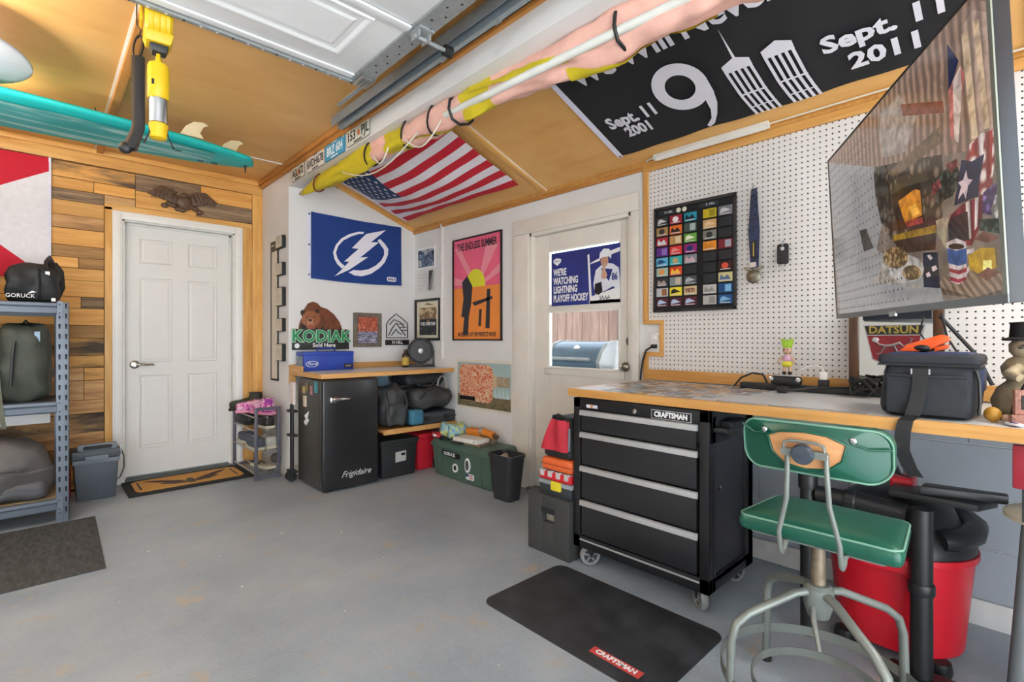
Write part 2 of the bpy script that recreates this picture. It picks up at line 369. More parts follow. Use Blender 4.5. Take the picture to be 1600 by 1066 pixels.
# --- stub and alcove wall (faces the garage at X=1.47 and the room at Y=4.185)
struct(B().box(XB, XR, YF, 5.0, 0, 2.62).put('wall_alcove', M_wall))
struct(B().box(XB-.012, XB, YF-.012, 4.83, 0, .085).box(XB, 1.6, YF-.012, YF, 0, .085).put('baseboard_alcove', mat('pale skirting', 'cfcbc3', .6), bevel=.003))
# --- beam above, with timber strips along its top edge
struct(B().box(XB, 1.66, -1.7, YF, 2.352, 2.56).put('wall_beam', M_wall, bevel=.004))
struct(B().box(XB-.022, XB, -1.7, 4.83, 2.462, 2.53).box(XB-.04, XB-.022, -1.7, 4.83, 2.492, 2.53).put('trim_2', M_trimy, bevel=.003))
# --- right hand wall with its door opening
rw = B().box(XR, XR+.14, -1.7, 1.70, 0, 2.3).box(XR, XR+.14, 2.62, 4.9, 0, 2.3).box(XR, XR+.14, 1.70, 2.62, 1.93, 2.3)
struct(rw.put('wall_right', M_wall))
struct(B().box(XR-.014, XR, -1.7, 1.60, 0, .10).put('baseboard_right', mat('white skirting', 'd8d6d2', .55), bevel=.003))
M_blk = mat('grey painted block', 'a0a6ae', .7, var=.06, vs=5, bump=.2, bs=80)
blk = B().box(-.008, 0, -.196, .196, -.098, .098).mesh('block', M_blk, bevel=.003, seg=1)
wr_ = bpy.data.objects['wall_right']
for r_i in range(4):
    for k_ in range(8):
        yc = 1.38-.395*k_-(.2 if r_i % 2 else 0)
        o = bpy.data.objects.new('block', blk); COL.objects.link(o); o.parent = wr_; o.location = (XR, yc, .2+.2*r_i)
# --- half glazed back door, local x runs along world -Y from Y=2.6
d2 = S('door_2', (XR, 2.606, 0), FACE)
cs = B().box(-.172, -.006, -.022, 0, 0, 1.896).box(.879, .934, -.02, 0, 0, 1.896).box(-.172, .934, -.022, 0, 1.897, 2.005)
cs.box(-.008, .022, -.012, .1, 0, 1.905).box(.857, .88, -.012, .1, 0, 1.905).box(0, .88, -.012, .1, 1.872, 1.9)
cs.put('casing', M_door2, d2, bevel=.003)
dy0, dy1 = .028, .066
sl = B().box(.024, .156, dy0, dy1, .02, 1.87).box(.775, .856, dy0, dy1, .02, 1.87).box(.156, .775, dy0, dy1, 1.752, 1.87).box(.156, .775, dy0, dy1, .02, .855).box(.156, .775, dy0, dy1, .86, .905).box(.156, .775, dy0, dy1, 1.312, 1.35)
sl.box(.12, .81, dy0-.012, dy0, .86, .902)
sl.put('door_slab', M_door2, d2, bevel=.003)
for z0, z1 in ((.905, 1.312), (1.35, 1.752)):
    g = B()
    for x0, x1, a, c in ((.156, .17, z0, z1), (.761, .775, z0, z1), (.17, .761, z0, z0+.012), (.17, .761, z1-.012, z1)): g.box(x0, x1, dy0-.006, dy0+.01, a, c)
    g.put('glazing_bead', mat('white bead', 'e4e1da', .4), d2)
gm, gt, gb = base('clear window glass'); gb.inputs['Transmission Weight'].default_value = 1; gb.inputs['Roughness'].default_value = 0.0; gb.inputs['IOR'].default_value = 1.02
for z0, z1 in ((.905, 1.312), (1.35, 1.752)): B().box(.158, .773, .048, .051, z0, z1).put('glass_pane', gm, d2)
M_brass = mat('aged nickel knob', '8d8578', .28, 1, var=.15, vs=40)
k = B().lathe([(.033, .028), (.033, .022), (.028, .015), (.02, .011), (.019, .008), (.002, .006)], (.85, 0, 1.099), 20, 'y'); k.put('deadbolt', M_brass, d2, smooth=40)
k = B().lathe([(.034, .028), (.034, .023), (.026, .018), (.013, .013), (.012, -.012), (.024, -.02), (.03, -.034), (.026, -.046), (.012, -.052), (.001, -.053)], (.85, 0, .939), 22, 'y'); k.put('door_knob', M_brass, d2, smooth=50)
B().box(-.0, .87, -.05, .12, 0, .02).put('threshold', mat('worn concrete sill', '6e675d', .8, bump=.3), d2, bevel=.004)
# --- pegboard
def peg_material():
    m, t, b = base('white pegboard'); co = N(t, 'ShaderNodeTexCoord'); sp = N(t, 'ShaderNodeSeparateXYZ'); t.links.new(co.outputs['Object'], sp.inputs[0])
    def cell(o):
        a = N(t, 'ShaderNodeMath', operation='DIVIDE'); a.inputs[1].default_value = .0254; t.links.new(o, a.inputs[0])
        f = N(t, 'ShaderNodeMath', operation='FRACT'); t.links.new(a.outputs[0], f.inputs[0])
        s_ = N(t, 'ShaderNodeMath', operation='SUBTRACT'); s_.inputs[1].default_value = .5; t.links.new(f.outputs[0], s_.inputs[0])
        p = N(t, 'ShaderNodeMath', operation='POWER'); p.inputs[1].default_value = 2; t.links.new(s_.outputs[0], p.inputs[0]); return p.outputs[0]
    ad = N(t, 'ShaderNodeMath', operation='ADD'); t.links.new(cell(sp.outputs['Y']), ad.inputs[0]); t.links.new(cell(sp.outputs['Z']), ad.inputs[1])
    r = ramp(t, ad.outputs[0], [(.014, '1c1a19'), (.021, 'dad6d3')]); t.links.new(r.outputs[0], b.inputs['Base Color'])
    bp = N(t, 'ShaderNodeBump', i_Strength=1., i_Distance=.004); t.links.new(r.outputs[0], bp.inputs['Height']); t.links.new(bp.outputs[0], b.inputs['Normal'])
    b.inputs['Roughness'].default_value = .5; return m
pg = S('wall_pegboard', (XR, 1.6045, .927))
B().box(-.012, -.004, -2.9, -.1, 0, 1.188).box(-.012, -.004, -.1, 0, 0, .10).box(-.012, -.004, -.1, 0, .29, 1.188).put('pegboard_sheet', peg_material(), pg)
def pt(nm, y0, y1, z0, z1, m, x0=-.028): return B().box(x0, -.002, y0, y1, z0, z1).put(nm, m, pg, bevel=.002)
pt('trim_top', -2.9, .03, 1.183, 1.225, M_peg_trim); pt('trim_bottom', -2.9, .03, -.055, .006, M_peg_trim)
pt('trim_upright', 0, .03, .29, 1.183, M_peg_trimv); pt('trim_upright', 0, .03, .006, .083, M_peg_trimv); pt('trim_notch', -.10, .03, .273, .297, M_peg_trim); pt('trim_notch', -.10, .03, .083, .108, M_peg_trim); pt('trim_notch', -.10, -.078, .108, .273, M_peg_trimv)
# --- plywood ceiling over the garage, with battens
cl = S('ceiling', (0, 0, 2.53))
for x0, x1, y0, y1, m in ((.35, 1.43, 2.0, 4.21, M_ply), (.35, 1.43, 4.22, 4.86, M_ply), (-.87, .31, 2.42, 4.86, M_ply), (-2.1, -.91, 2.42, 4.86, M_ply), (-2.1, 1.43, -1.7, 1.99, M_ply), (-3.3, -2.1, -1.7, 4.9, M_ply), (-.87, .31, 1.995, 2.41, M_ply), (-2.1, -.91, 1.995, 2.41, M_ply)):
    B().box(-(x1-x0)/2, (x1-x0)/2, -(y1-y0)/2, (y1-y0)/2, 0, .012).put('plywood_panel', m, cl, ((x0+x1)/2, (y0+y1)/2, 0))
B().box(-3.3, 1.5, -1.7, 5.1, .012, .09).put('ceiling_deck', mat('bare deck', 'a07c52', .8), cl)
for x in (.33, -.89): B().box(-.02, .02, -1.45, 1.45, -.032, .006).put('batten', M_trimy, cl, (x, 3.4, 0), bevel=.002)
for x in (.33, -.89): B().box(-.006, .006, -1.45, 1.45, -.002, .002).put('caulk_line', M_trimw, cl, (x-.026, 3.4, -.0005))
B().box(-.55, .55, -.008, .008, -.006, .002).put('seam_strip', M_trimw, cl, (.9, 4.215, 0))
# --- low sloped ceiling of the alcove
sn = math.sqrt(1+CB*CB)
MS = Matrix(((0, .36/sn, -1/sn, 0), (-1, 0, 0, 0), (0, 1/sn, .36/sn, 0), (0, 0, 0, 1)))   # local x = world -Y, y = up through the ceiling, z = up the slope
def slopeM(x, y, lift=0):
    M = MS.copy(); M.translation = Vector((x, y, slopez(x)))-Vector((.36/sn, 0, 1/sn))*lift; return M
ca = bpy.data.objects.new('ceiling_alcove', None); COL.objects.link(ca); ca.matrix_world = slopeM(2.68, 4.185); struct(ca); ca.empty_display_size = .05
xs = [0, 1.742, 4.18, 5.9]; Ls = 1.14
for i in range(3):
    a, c = xs[i], xs[i+1]
    B().box(-(c-a)/2+.002, (c-a)/2-.002, 0, .012, -Ls/2, Ls/2).put('plywood_panel', M_ply, ca, ((a+c)/2, 0, Ls/2))
B().box(0, 5.9, .013, .06, -.02, Ls+.02).put('ceiling_deck', mat('bare deck', 'a07c52', .8), ca)
for x in xs[1:3]:
    B().box(-.022, .022, -.014, 0, -Ls/2+.02, Ls/2).put('batten', M_trimv, ca, (x, 0, Ls/2), bevel=.002); B().box(-.0035, .0035, -.004, 0, -Ls/2+.03, Ls/2).put('caulk_line', M_trimw, ca, (x+.027, 0, Ls/2))
B().box(0, 5.9, -.02, 0, 0.02, .05).put('edge_trim', M_peg_trim, ca, bevel=.002)
B().box(0, .022, -.024, 0, .02, Ls).put('edge_trim', M_trimv, ca, bevel=.002)
struct(B().box(XR-.02, XR, -1.7, YF, 2.128, 2.172).put('trim_3', M_trimy, bevel=.002))
# --- the rest of the shell, out of view
struct(B().box(-3.42, -3.3, -1.7, 5.0, 0, 2.6).put('wall_left', M_wall))
struct(B().box(-3.42, -2.9, -1.82, -1.7, 0, 2.6).box(1.3, 2.8, -1.82, -1.7, 0, 2.6).box(-2.9, 1.3, -1.82, -1.7, 2.42, 2.6).put('wall_front', M_wall))
# --- outdoors: ground, fence seen through the door
struct(B().box(-14, 14, -14, -1.82, -.2, -.06).box(2.8, 12, -1.8, 9, -.2, -.06).put('ground', mat('pale concrete paving', 'dcd8d0', .9)))
# ================================================================= raised garage door, tracks
gd = T('garage_door', 'white sectional garage door raised flat under the ceiling', 'garage door', (1.11, 2.304, 2.38))
M_gd = mat('white steel door skin', 'ebedef', .45, var=.02)
M_gap = mat('door edge shade strip', '6f7274', .6)
for k in range(5):
    y1 = -.557*k; y0 = y1-.549
    s_ = B().box(-4.3, -.012, y0, y1, .004, .045).put('door_section', M_gd, gd, bevel=.004)
    for x1 in (-.14, -1.28, -2.42):
        x0 = x1-1.0; a, c = y0+.055, y1-.185 if False else y1-.16
        g = B()
        def ring(i0, z0, i1, z1):
            A = [(x0+i0, a+i0, z0), (x1-i0, a+i0, z0), (x1-i0, c-i0, z0), (x0+i0, c-i0, z0)]; C = [(x0+i1, a+i1, z1), (x1-i1, a+i1, z1), (x1-i1, c-i1, z1), (x0+i1, c-i1, z1)]
            g.add(A+C, [(4+i, 4+(i+1) % 4, (i+1) % 4, i) for i in range(4)])
        ring(0, .0035, .004, -.004); ring(.004, -.004, .014, -.004); ring(.014, -.004, .03, .0025); ring(.03, .0025, .05, .0025); ring(.05, .0025, .064, -.003)
        g.add([(x0+.064, a+.064, -.003), (x1-.064, a+.064, -.003), (x1-.064, c-.064, -.003), (x0+.064, c-.064, -.003)], [(3, 2, 1, 0)])
        g.put('raised_panel', M_gd, s_)
    B().box(-4.3, -.012, y0-.006, y0+.028, -.006, .004).box(-4.3, -.012, y0+.03, y0+.045, -.002, .004).put('section_lip', M_gd, s_, bevel=.002)
    e_ = B().box(-.012, .075, y0, y1, -.004, .046); e_.put('end_stile', M_steel, s_)
    for q in range(10): B().cyl((.02+.03*(q % 2), y0+.04+.052*q, -.005), (.02+.03*(q % 2), y0+.04+.052*q, -.003), .005, n=8).put('stile_hole', M_dark, s_)
B().box(-4.3, .02, 0, .022, -.012, .04).put('bottom_retainer', M_steel, gd, bevel=.002)
B().box(-4.3, -.012, -.05, -.012, -.004, .004).put('bottom_lip', M_gd, gd, bevel=.002)
for q in range(34): B().cyl((.0-.058*q, .011, -.0135), (-.058*q, .011, -.0115), .005, n=8).put('retainer_hole', M_white if q % 3 else M_dark, gd)
for k in range(1, 4):       # roller hinges at the section joints
    y = -.557*k+.004; h = B()
    h.box(.0, .07, y-.045, y+.045, -.012, -.004).box(.005, .012, y-.03, y+.03, -.04, -.01).box(.055, .062, y-.03, y+.03, -.04, -.01).cyl((.0, y, -.03), (.16, y, -.03), .009, n=10).put('roller_hinge', M_steel, gd, bevel=.001)
    B().cyl((.15, y, -.03), (.185, y, -.03), .024, n=16).put('roller', M_black, gd, smooth=40)
br = B().box(.0, .075, -.10, .01, -.012, -.004)
for i in range(4): br.cyl((.012+.018*i, -.09, -.018), (.012+.018*i, 0, -.018), .009, n=10)
br.put('bottom_bracket', mat('bright zinc', 'b4b9ba', .3, .9), gd, smooth=40)
B().box(.055, .075, .01, .3, -.006, .0).box(.0, .075, .01, .03, -.006, .0).put('corner_bracket', M_steel, gd)
tk = T('door_track', 'galvanised overhead door track running along the beam', 'track', (1.33, 3.0, 2.42))
M_tr = mat('blue grey galvanised track', '87929a', .45, .25, var=.1, vs=18)
B().poly([(-.022, 0), (-.016, .002), (-.016, .05), (.016, .05), (.016, -.004), (.022, -.004), (.022, .056), (-.022, .056)], -4.4, 0, 'xz').put('track_channel', M_tr, tk, bevel=.001)
B().box(.055, .085, -4.4, .06, .03, .036).box(.08, .085, -4.4, .06, .03, .06).put('track_angle', mat('zinc angle', 'a3abae', .45, .3, var=.1), tk)
for q in range(9): B().box(.03, .085, -.25-.4*q, -.21-.4*q, .028, .034).put('track_bolt_plate', M_steel, tk)
# ================================================================= flags and hangings
def cloth(name, hx, rough=.8, var=.05): return mat(name, hx, rough, var=var, vs=30, bump=.15, bs=400)
M_red = cloth('flag red', 'b8182c'); M_flw = cloth('flag white', 'd8d4da'); M_navy = cloth('flag navy', '1c3a63'); M_bk = cloth('flag black', '17181c'); M_roy = cloth('flag royal blue', '14397f')
M_fw2 = cloth('printed white', 'e6e4ee', .7, 0); M_hem = cloth('flag white hem', 'dcdcf0', .7)
M_grom = mat('grommet metal', '8f8a7c', .35, .9)
# --- stars and stripes sagging under the alcove ceiling; u along the stripes from the hoist, w from the lower edge up the slope
UF = T('stripe_flag', 'stars and stripes flag sagging under the low plywood ceiling', 'flag', M=slopeM(2.475, 4.0, .02))
FW, FH = 1.47, .82
def sag(u, w):
    a = sin(pi*min(1, max(0, u))); c = min(1, max(0, w))
    return .012+.13*a*(.10+.90*sin(pi*min(1, c*.85+.02)))+.003*sin(23*u+9*w)
def fpt(x, z, e=0): return (x, -sag(x/FW, z/FH)-e, z+.035*sin(pi*x/FW)*(1 if z < .1 else .6)*(-1 if False else 1)*(1-z/FH))
CX, CZ = .40*FW, FH*6/13
for k in range(13):
    z0, z1 = FH*k/13, FH*(k+1)/13; x0 = 0 if k < 6 else CX
    b = B().grid(lambda u, v: fpt(x0+(FW-x0)*u, z0+(z1-z0)*v), 28, 2)
    b.put('red_stripe' if k % 2 == 0 else 'white_stripe', M_red if k % 2 == 0 else M_flw, UF, smooth=60)
B().grid(lambda u, v: fpt(CX*u, CZ+(FH-CZ)*v), 14, 10).put('canton', M_navy, UF, smooth=60)
B().grid(lambda u, v: fpt(-.03+.03*u, FH*v, .001), 1, 16).put('hem', M_hem, UF)
for r in range(9):
    for c in range(6 if r % 2 == 0 else 5):
        x = CX*(1+2*c+(r % 2))/12; z = CZ+(FH-CZ)*(r+1)/10
        s_ = star(x, z, .022); q = B(); q.add([fpt(p[0], p[1], .0022) for p in s_], [tuple(range(10))]); q.put('star', M_fw2, UF)
# --- black remembrance flag on the same ceiling
RF = T('black_flag', 'black remembrance flag with white towers and dates on the sloped ceiling', 'flag', M=slopeM(2.52, 1.70, .012))
def rip(x, z): return -.004*sin(9*x+2*z)-.003*sin(21*x-5*z)-.002
B().grid(lambda u, v: (1.56*u, rip(1.56*u, .93*v), .93*v), 40, 12).put('cloth_field', M_bk, RF, smooth=60)
B().grid(lambda u, v: (-.035+.035*u, -.003, -.012+.954*v), 1, 4).put('hem', M_hem, RF)
B().cyl((-.018, -.006, .0), (-.018, -.003, .0), .008, n=12).put('grommet', M_grom, RF)
M_pw = mat('flag print white', 'd6d4de', .75, var=.03)
YT = -.012
def tx(s, x, z, size, sx=1., off=.004, al='LEFT', sp=1.0): return text('lettering', s, size, M_pw, RF, (x, YT, z), sx, off=off, al=al, sp=sp)
words('lettering', 'Sept. 11', .115, M_pw, RF, (.075, YT, .262), .80, off=.004); tx('2001', .135, .165, .10, .80)
words('lettering', 'We Will Never Forget', .165, M_pw, RF, (.10, YT, .61), .92, off=.004)
words('lettering', 'Sept. 11', .115, M_pw, RF, (1.10, YT, .25), 1.06, off=.004); tx('2011', 1.17, .125, .115, 1.06)
nine = circ(.525, .335, .125, 28, .155); B().poly(nine[:0]+nine, YT-.001, YT, 'xz')
ring = B(); n = 32
for i in range(n):
    a0, a1 = 2*pi*i/n, 2*pi*(i+1)/n
    P = [(.53+.128*cos(a0), .325+.150*sin(a0)), (.53+.128*cos(a1), .325+.150*sin(a1)), (.53+.068*cos(a1), .325+.08*sin(a1)), (.53+.068*cos(a0), .325+.08*sin(a0))]
    ring.add([(p[0], YT, p[1]) for p in P], [(0, 3, 2, 1)])
tail = [(.658, .325), (.655, .24), (.64, .16), (.61, .09), (.575, .035), (.545, .02), (.535, .035), (.575, .075), (.595, .13), (.60, .2), (.585, .26)]
ring.add([(p[0], YT-.0008, p[1]) for p in tail], [tuple(range(len(tail)))]); ring.put('numeral_nine', M_pw, RF)
def tower(x0, x1, spire):
    g = B()
    for z0, z1 in ((.005, .055), (.062, .145), (.155, .30)):
        for c in range(5):
            w = (x1-x0)/5; a = x0+w*c
            sh = .03*(1-z0/.3)**2; sh1 = .03*(1-z1/.3)**2
            g.add([(a+sh, YT, z0), (a+w*.5+sh, YT, z0), (a+w*.5+sh1, YT, z1), (a+sh1, YT, z1)], [(0, 1, 2, 3)])
    for z0, z1 in ((.055, .062), (.145, .155), (.30, .345)):
        sh = .03*(1-z0/.3)**2 if z0 < .3 else 0
        g.add([(x0+sh, YT, z0), (x1+sh-.012, YT, z0), (x1+sh-.012, YT, z1), ((x0+x1)/2+sh, YT, z1+(.03 if z0 > .2 else 0)), (x0+sh, YT, z1)], [(0, 1, 2, 3, 4)])
    if spire: g.add([((x0+x1)/2-.006, YT, .37), ((x0+x1)/2+.006, YT, .37), ((x0+x1)/2, YT, .54)], [(0, 1, 2)])
    g.put('tower', M_pw, RF)
tower(.735, .865, True); tower(.90, 1.03, False)
# --- blue flag with bolt on the alcove wall
BF = T('blue_flag', 'royal blue flag with white lightning bolt and ring on white wall', 'flag', (1.645, YF-.006, 1.62))
W_, H_ = .86, .555
def bfy(x, z): return -.006-.006*sin(5*x+3*z)*(1-x)-.003*sin(17*x+6*z)
B().grid(lambda u, v: (W_*u, bfy(W_*u, H_*v), H_*v-.012*sin(pi*u)*(1-v)+.006*v*sin(pi*u)*-1), 30, 12).put('cloth_field', M_roy, BF, smooth=60)
B().grid(lambda u, v: (-.028+.028*u, -.004, H_*v), 1, 2).put('hem', M_hem, BF)
for z in (.03, .28, .535): B().cyl((-.014, -.008, z), (-.014, -.005, z), .009, n=12).put('grommet', M_grom, BF)
def px(u, v): return ((400+u/5-485)/141.6*.86, .555-((270+v/5)-(331.6+(400+u/5-485)*.155))/ (103.4-(400+u/5-485)*.095)*.555)
bolt = [(995, 440), (868, 540), (935, 540), (790, 655), (850, 650), (590, 808), (650, 745), (700, 690), (665, 690), (770, 590), (720, 585), (825, 480), (870, 465)]
bolt = [(995, 440), (900, 512), (870, 535), (935, 535), (785, 655), (848, 650), (700, 752), (590, 806), (650, 745), (700, 688), (662, 688), (772, 588), (720, 583), (815, 487), (835, 470)]
def onflag(pts, e=.012): return [(p[0], -e, p[1]) for p in (px(*q) for q in pts)]
g = B(); q = onflag(bolt); g.add(q, [tuple(range(len(q)))]); g.put('bolt', M_fw2, BF)
def arc(pts_out, pts_in, nm):
    g = B(); o = onflag(pts_out); i_ = onflag(pts_in); n = len(o)
    g.add(o+i_, [(k, k+1, n+k+1, n+k) for k in range(n-1)]); g.put(nm, M_fw2, BF)
arc([(815, 455), (770, 455), (700, 475), (640, 510), (600, 560), (580, 620), (590, 670), (610, 710), (645, 745)], [(810, 472), (775, 472), (715, 492), (655, 525), (617, 570), (600, 622), (612, 665), (632, 695), (668, 725)], 'ring')
arc([(945, 508), (985, 545), (1015, 585), (1012, 630), (985, 690), (940, 735), (870, 780), (800, 800), (740, 795), (695, 772)], [(925, 520), (950, 555), (978, 590), (980, 630), (955, 675), (910, 715), (850, 745), (795, 756), (745, 755), (735, 752)], 'ring')
B().poly(rrect(.70, .80, .03, .072, .02), -.016, -.013).put('maker_tag', M_fw2, BF); text('lettering', 'AHLA', .032, M_navy, BF, (.75, -.0165, .051), off=.001)
# --- red and white dive flag on the plank wall, left
DF = T('dive_flag', 'red and white diver flag pinned on the plank wall', 'flag', (.063, 4.822, 1.62))
def dfy(x, z): return -.004-.006*sin(7*x+5*z)-.003*sin(19*z-4*x)
def quad(pl, m, nm):
    def f(u, v):
        a = Vector(pl[0]).lerp(Vector(pl[1]), u); b_ = Vector(pl[3]).lerp(Vector(pl[2]), u); p = a.lerp(b_, v); return (p.x, dfy(p.x, p.y)-.001, p.y)
    B().grid(f, 14, 6).put(nm, m, DF, smooth=60)
quad([(-1.1, -.08), (-.012, -.08), (-.013, -.079), (-.52, .365)], cloth('dive flag red', 'c31430'), 'red_field'); quad([(-1.1, -.08), (-.52, .365), (-.6, .366), (-1.1, .365)], cloth('dive flag red', 'c31430'), 'red_field')
quad([(-.52, .364), (-.012, -.08), (-.012, .679), (-.52, .366)], cloth('dive flag white', 'dcdce2'), 'white_band')
quad([(-.52, .365), (-.012, .679), (-.012, .775), (-1.1, .76)], MATS['dive flag red'], 'red_field')
B().grid(lambda u, v: (-.014+.014*u, -.005, -.08+.86*v), 1, 6).put('hem', M_hem, DF)
# --- carved eagle plaque over the door
EA = T('eagle_plaque', 'carved brown eagle plaque with spread wings above the white door', 'plaque', (.862, 4.838, 2.15))
M_eag = mat('carved dark wood', '5c4433', .5, var=.25, vs=45, bump=.3, bs=70)
for sg in (-1, 1):
    wg = B()
    prof = [(.03, .10), (.07, .15), (.12, .185), (.155, .19), (.185, .165), (.215, .14), (.25, .115), (.215, .105), (.18, .098), (.15, .085), (.11, .075), (.05, .055)]
    wg.poly([(sg*x, z) for x, z in prof], -.028, 0).put('wing', M_eag, EA, bevel=.006)
    for k in range(6):
        x = .05+.027*k; B().tube([(sg*x, -.03, .155-.004*k+(.02 if 0 < k < 4 else 0)), (sg*(x+.028), -.033, .115-.004*k), (sg*(x+.033), -.028, .085-.001*k)], [.007, .008, .004], 6).put('feather', M_eag, EA, smooth=60)
B().ell((0, -.02, .085), (.06, .03, .06)).put('body', M_eag, EA, smooth=60)
B().ell((.0, -.035, .13), (.028, .025, .026)).tube([(.0, -.05, .135), (-.03, -.055, .128), (-.04, -.05, .115)], [.012, .01, .003], 8).put('head', M_eag, EA, smooth=60)
random.seed(3)
for k in range(9):
    B().ell((-.13+.03*k, -.018, .035+.02*sin(k*1.3)), (.026, .018, .02)).put('shield_scroll', M_eag, EA, smooth=60)
# --- long strip of small square signs on the stub wall
HS = T('strap_sign', 'narrow black framed growth chart hanging on the stub wall', 'wall hanging', (XB, 4.583, .762), FACE)
M_cream = mat('cream paper', 'd5ccbc', .8, var=.05)
B().box(0, .165, -.006, 0, 0, 1.12).put('paper', M_cream, HS)
for x0, x1, z0, z1 in ((-.006, .006, 0, 1.18), (.16, .17, 0, 1.13), (-.006, .17, -.004, .012)): B().box(x0, x1, -.01, 0, z0, z1).put('dark_edge', M_dark, HS)
B().box(0, .19, -.012, -.001, 1.10, 1.185).put('dark_header', mat('dark brown header', '4c433b', .7), HS); B().box(.02, .1, -.0135, -.012, 1.145, 1.155).put('header_line', M_cream, HS)
zs = [(1.865-.0, 1.966), (1.64, 1.745), (1.385, 1.54), (1.175, 1.285), (.93, 1.075)]
for i, (a, c) in enumerate(zs):
    ht = ['top', 'second', 'third', 'fourth', 'lowest'][i]
    w = T('wall_plaque', '%s of the five small pale plaques down the stub wall' % ht, 'plaque', (XB, 4.395, a), FACE, 'small plaques on the stub wall')
    B().box(0, .15, -.03, 0, 0, c-a).put('plaque_body', M_dark, w, bevel=.004); B().box(.003, .14, -.033, -.03, .006, c-a-.006).put('plaque_face', mat('pale birch face', 'c9bfae', .7, var=.2, vs=30), w)
# --- licence plates on the beam
plates = [('AGL1672', 4.10, .27, 'd9d9cf', '2c3a33', 2.355), ('6VDH678', 3.795, .335, 'dedcd6', '3a3a3c', 2.352), ('BRZ 604', 3.462, .325, '3f9dc8', 'eaf2f4', 2.352), ('153  PJL', 3.12, .325, 'd6d6cc', '23332c', 2.36)]
pl_l = ['white licence plate with orange centre, nearest the alcove wall', 'white licence plate reading 6VDH678 on the beam', 'blue licence plate with white characters on the beam', 'white licence plate with orange emblem, farthest along the beam']
for (s_, y, w, c1, c2, z), lb in zip(plates, pl_l):
    p = T('licence_plate', lb, 'licence plate', (XB, y, z), FACE, 'licence plates along the beam')
    B().poly(rrect(0, w-.01, 0, .128, .014), -.006, -.002).put('plate', mat('plate rim '+c1, '8f8f88' if c1 != '3f9dc8' else '2f7fa8', .4, .1, var=.04), p, bevel=.001)
    B().poly(rrect(.006, w-.016, .006, .122, .012), -.0068, -.006).put('plate_rim', mat('plate face '+c1, c1, .35), p)
    if '  ' in s_:
        for w_i, part in enumerate(s_.split('  ')): text('registration', part, .084, mat('plate ink '+c2, c2, .6, var=0), p, ((w-.01)/2+(-.088 if w_i == 0 else .095), -.0078, .058), .95, off=.0015)
    else: text('registration', s_, .084, mat('plate ink '+c2, c2, .6, var=0), p, ((w-.01)/2, -.0078, .058), (w-.045)/.335 if len(s_) > 6 else .86, off=.0015)
    text('state_name', 'FLORIDA', .019, MATS['plate ink '+c2], p, ((w-.01)/2, -.0078, .111), off=.0008); text('slogan', 'SUNSHINE STATE', .014, MATS['plate ink '+c2], p, ((w-.01)/2, -.0078, .013), off=.0005)
    B().box(w-.045, w-.022, -.0078, -.0069, .1, .12).put('sticker', mat('yellow sticker', 'e6b53a', .6, var=0), p)
    if 'orange' in lb: B().ell(((w-.01)/2+.012, -.0075, .058), (.016, .002, .02)).put('emblem', mat('orange emblem', 'd0632c', .6, var=0), p)
# --- furled sail tied along the beam on black hooks
FS = T('furled_sail', 'furled pink and yellow sail wrapped round its white pole beside the beam', 'sail', (1.54, 4.09, 2.30))
M_pink = cloth('sail pink', 'e6b3a4'); M_yel = cloth('sail yellow', 'c9b51e'); M_pole = mat('white aluminium pole', 'dfe0da', .35)
def axis(s): # 0..1 along pole from the tip
    y = -s*3.5; return Vector((.0+.06*s+.11*max(0, s-.55), y, -.01+.02*sin(pi*s)))
def rad(s): return .014+.034*min(1, s/.12)+.026*s*(1-.25*max(0, s-.8))
def colr(s, a):
    k = sin(s*26+a*1.0+1.5*nz((s*7, 0, 0), 1, 2))
    return k
segs = [(0.0, .34, M_yel), (.34, .39, M_pink), (.39, .45, M_yel), (.45, .60, M_pink), (.60, .66, M_yel), (.66, 1.0, M_pink)]
def surf(s, a):
    p = axis(s); r = rad(s)*(1+.14*sin(3*a+s*22)+.09*sin(5*a-s*13)+.22*nz((s*26, cos(a), sin(a)), 1.5, 4)+.08*sin(s*150+4*a)*nz((s*9, 1, 0), 1, 7)); d = 1.25 if sin(a) < 0 else 1
    return (p.x+r*cos(a)*.95, p.y, p.z+r*sin(a)*d)
for s0, s1, m in segs:
    B().grid(lambda u, v: surf(s0+(s1-s0)*u, 2*pi*v), max(6, int(90*(s1-s0))), 20).put('sail_cloth', m, FS, smooth=70, weld=True)
for s0, a0, a1, m in ((.62, 2.5, 3.0, M_yel), (.78, 4.4, 5.0, M_yel), (.47, 4.2, 4.6, M_yel)):
    def strip(u, v):
        p = surf(s0+.17*u, a0+(a1-a0)*v+u*1.0); c = axis(s0+.17*u); q = Vector(p)-c; return tuple(c+q*1.06)
    B().grid(strip, 16, 4).put('yellow_fold', m, FS, smooth=60)
def off(s, a, k): c = axis(s); q = Vector(surf(s, a))-c; return tuple(c+q*k)
B().tube([off(.56+.44*i/12, 3.7-.15*i/12, 1.0) for i in range(13)], .018, 10).put('pole', M_pole, FS, smooth=60)
B().tube([axis(-.012), axis(.02)], [.008, .02], 10).put('pole_tip', mat('grey tip', '8a8a88', .4), FS)
for s in (.10, .33, .455, .53): B().tube([tuple(axis(s+.012*sin(a))+Vector((cos(a)*rad(s)*1.12, 0, sin(a)*rad(s)*1.3))) for a in [i*pi/8 for i in range(16)]], .006, 6, closed=True).put('tie', M_dark if s > .3 else mat('brown tie', '6b3a28', .8), FS, smooth=60)
M_cord = mat('white cord', 'd9d4c6', .8)
for s0, ln, dp in ((.24, .26, .11), (.46, .1, .09), (.36, .05, .07)):
    B().tube([tuple(axis(s0+ln*i/10)+Vector((-.06, 0, -.06-dp*sin(pi*i/10)))) for i in range(11)], .0045, 6).put('loose_cord', M_cord, FS, smooth=60)
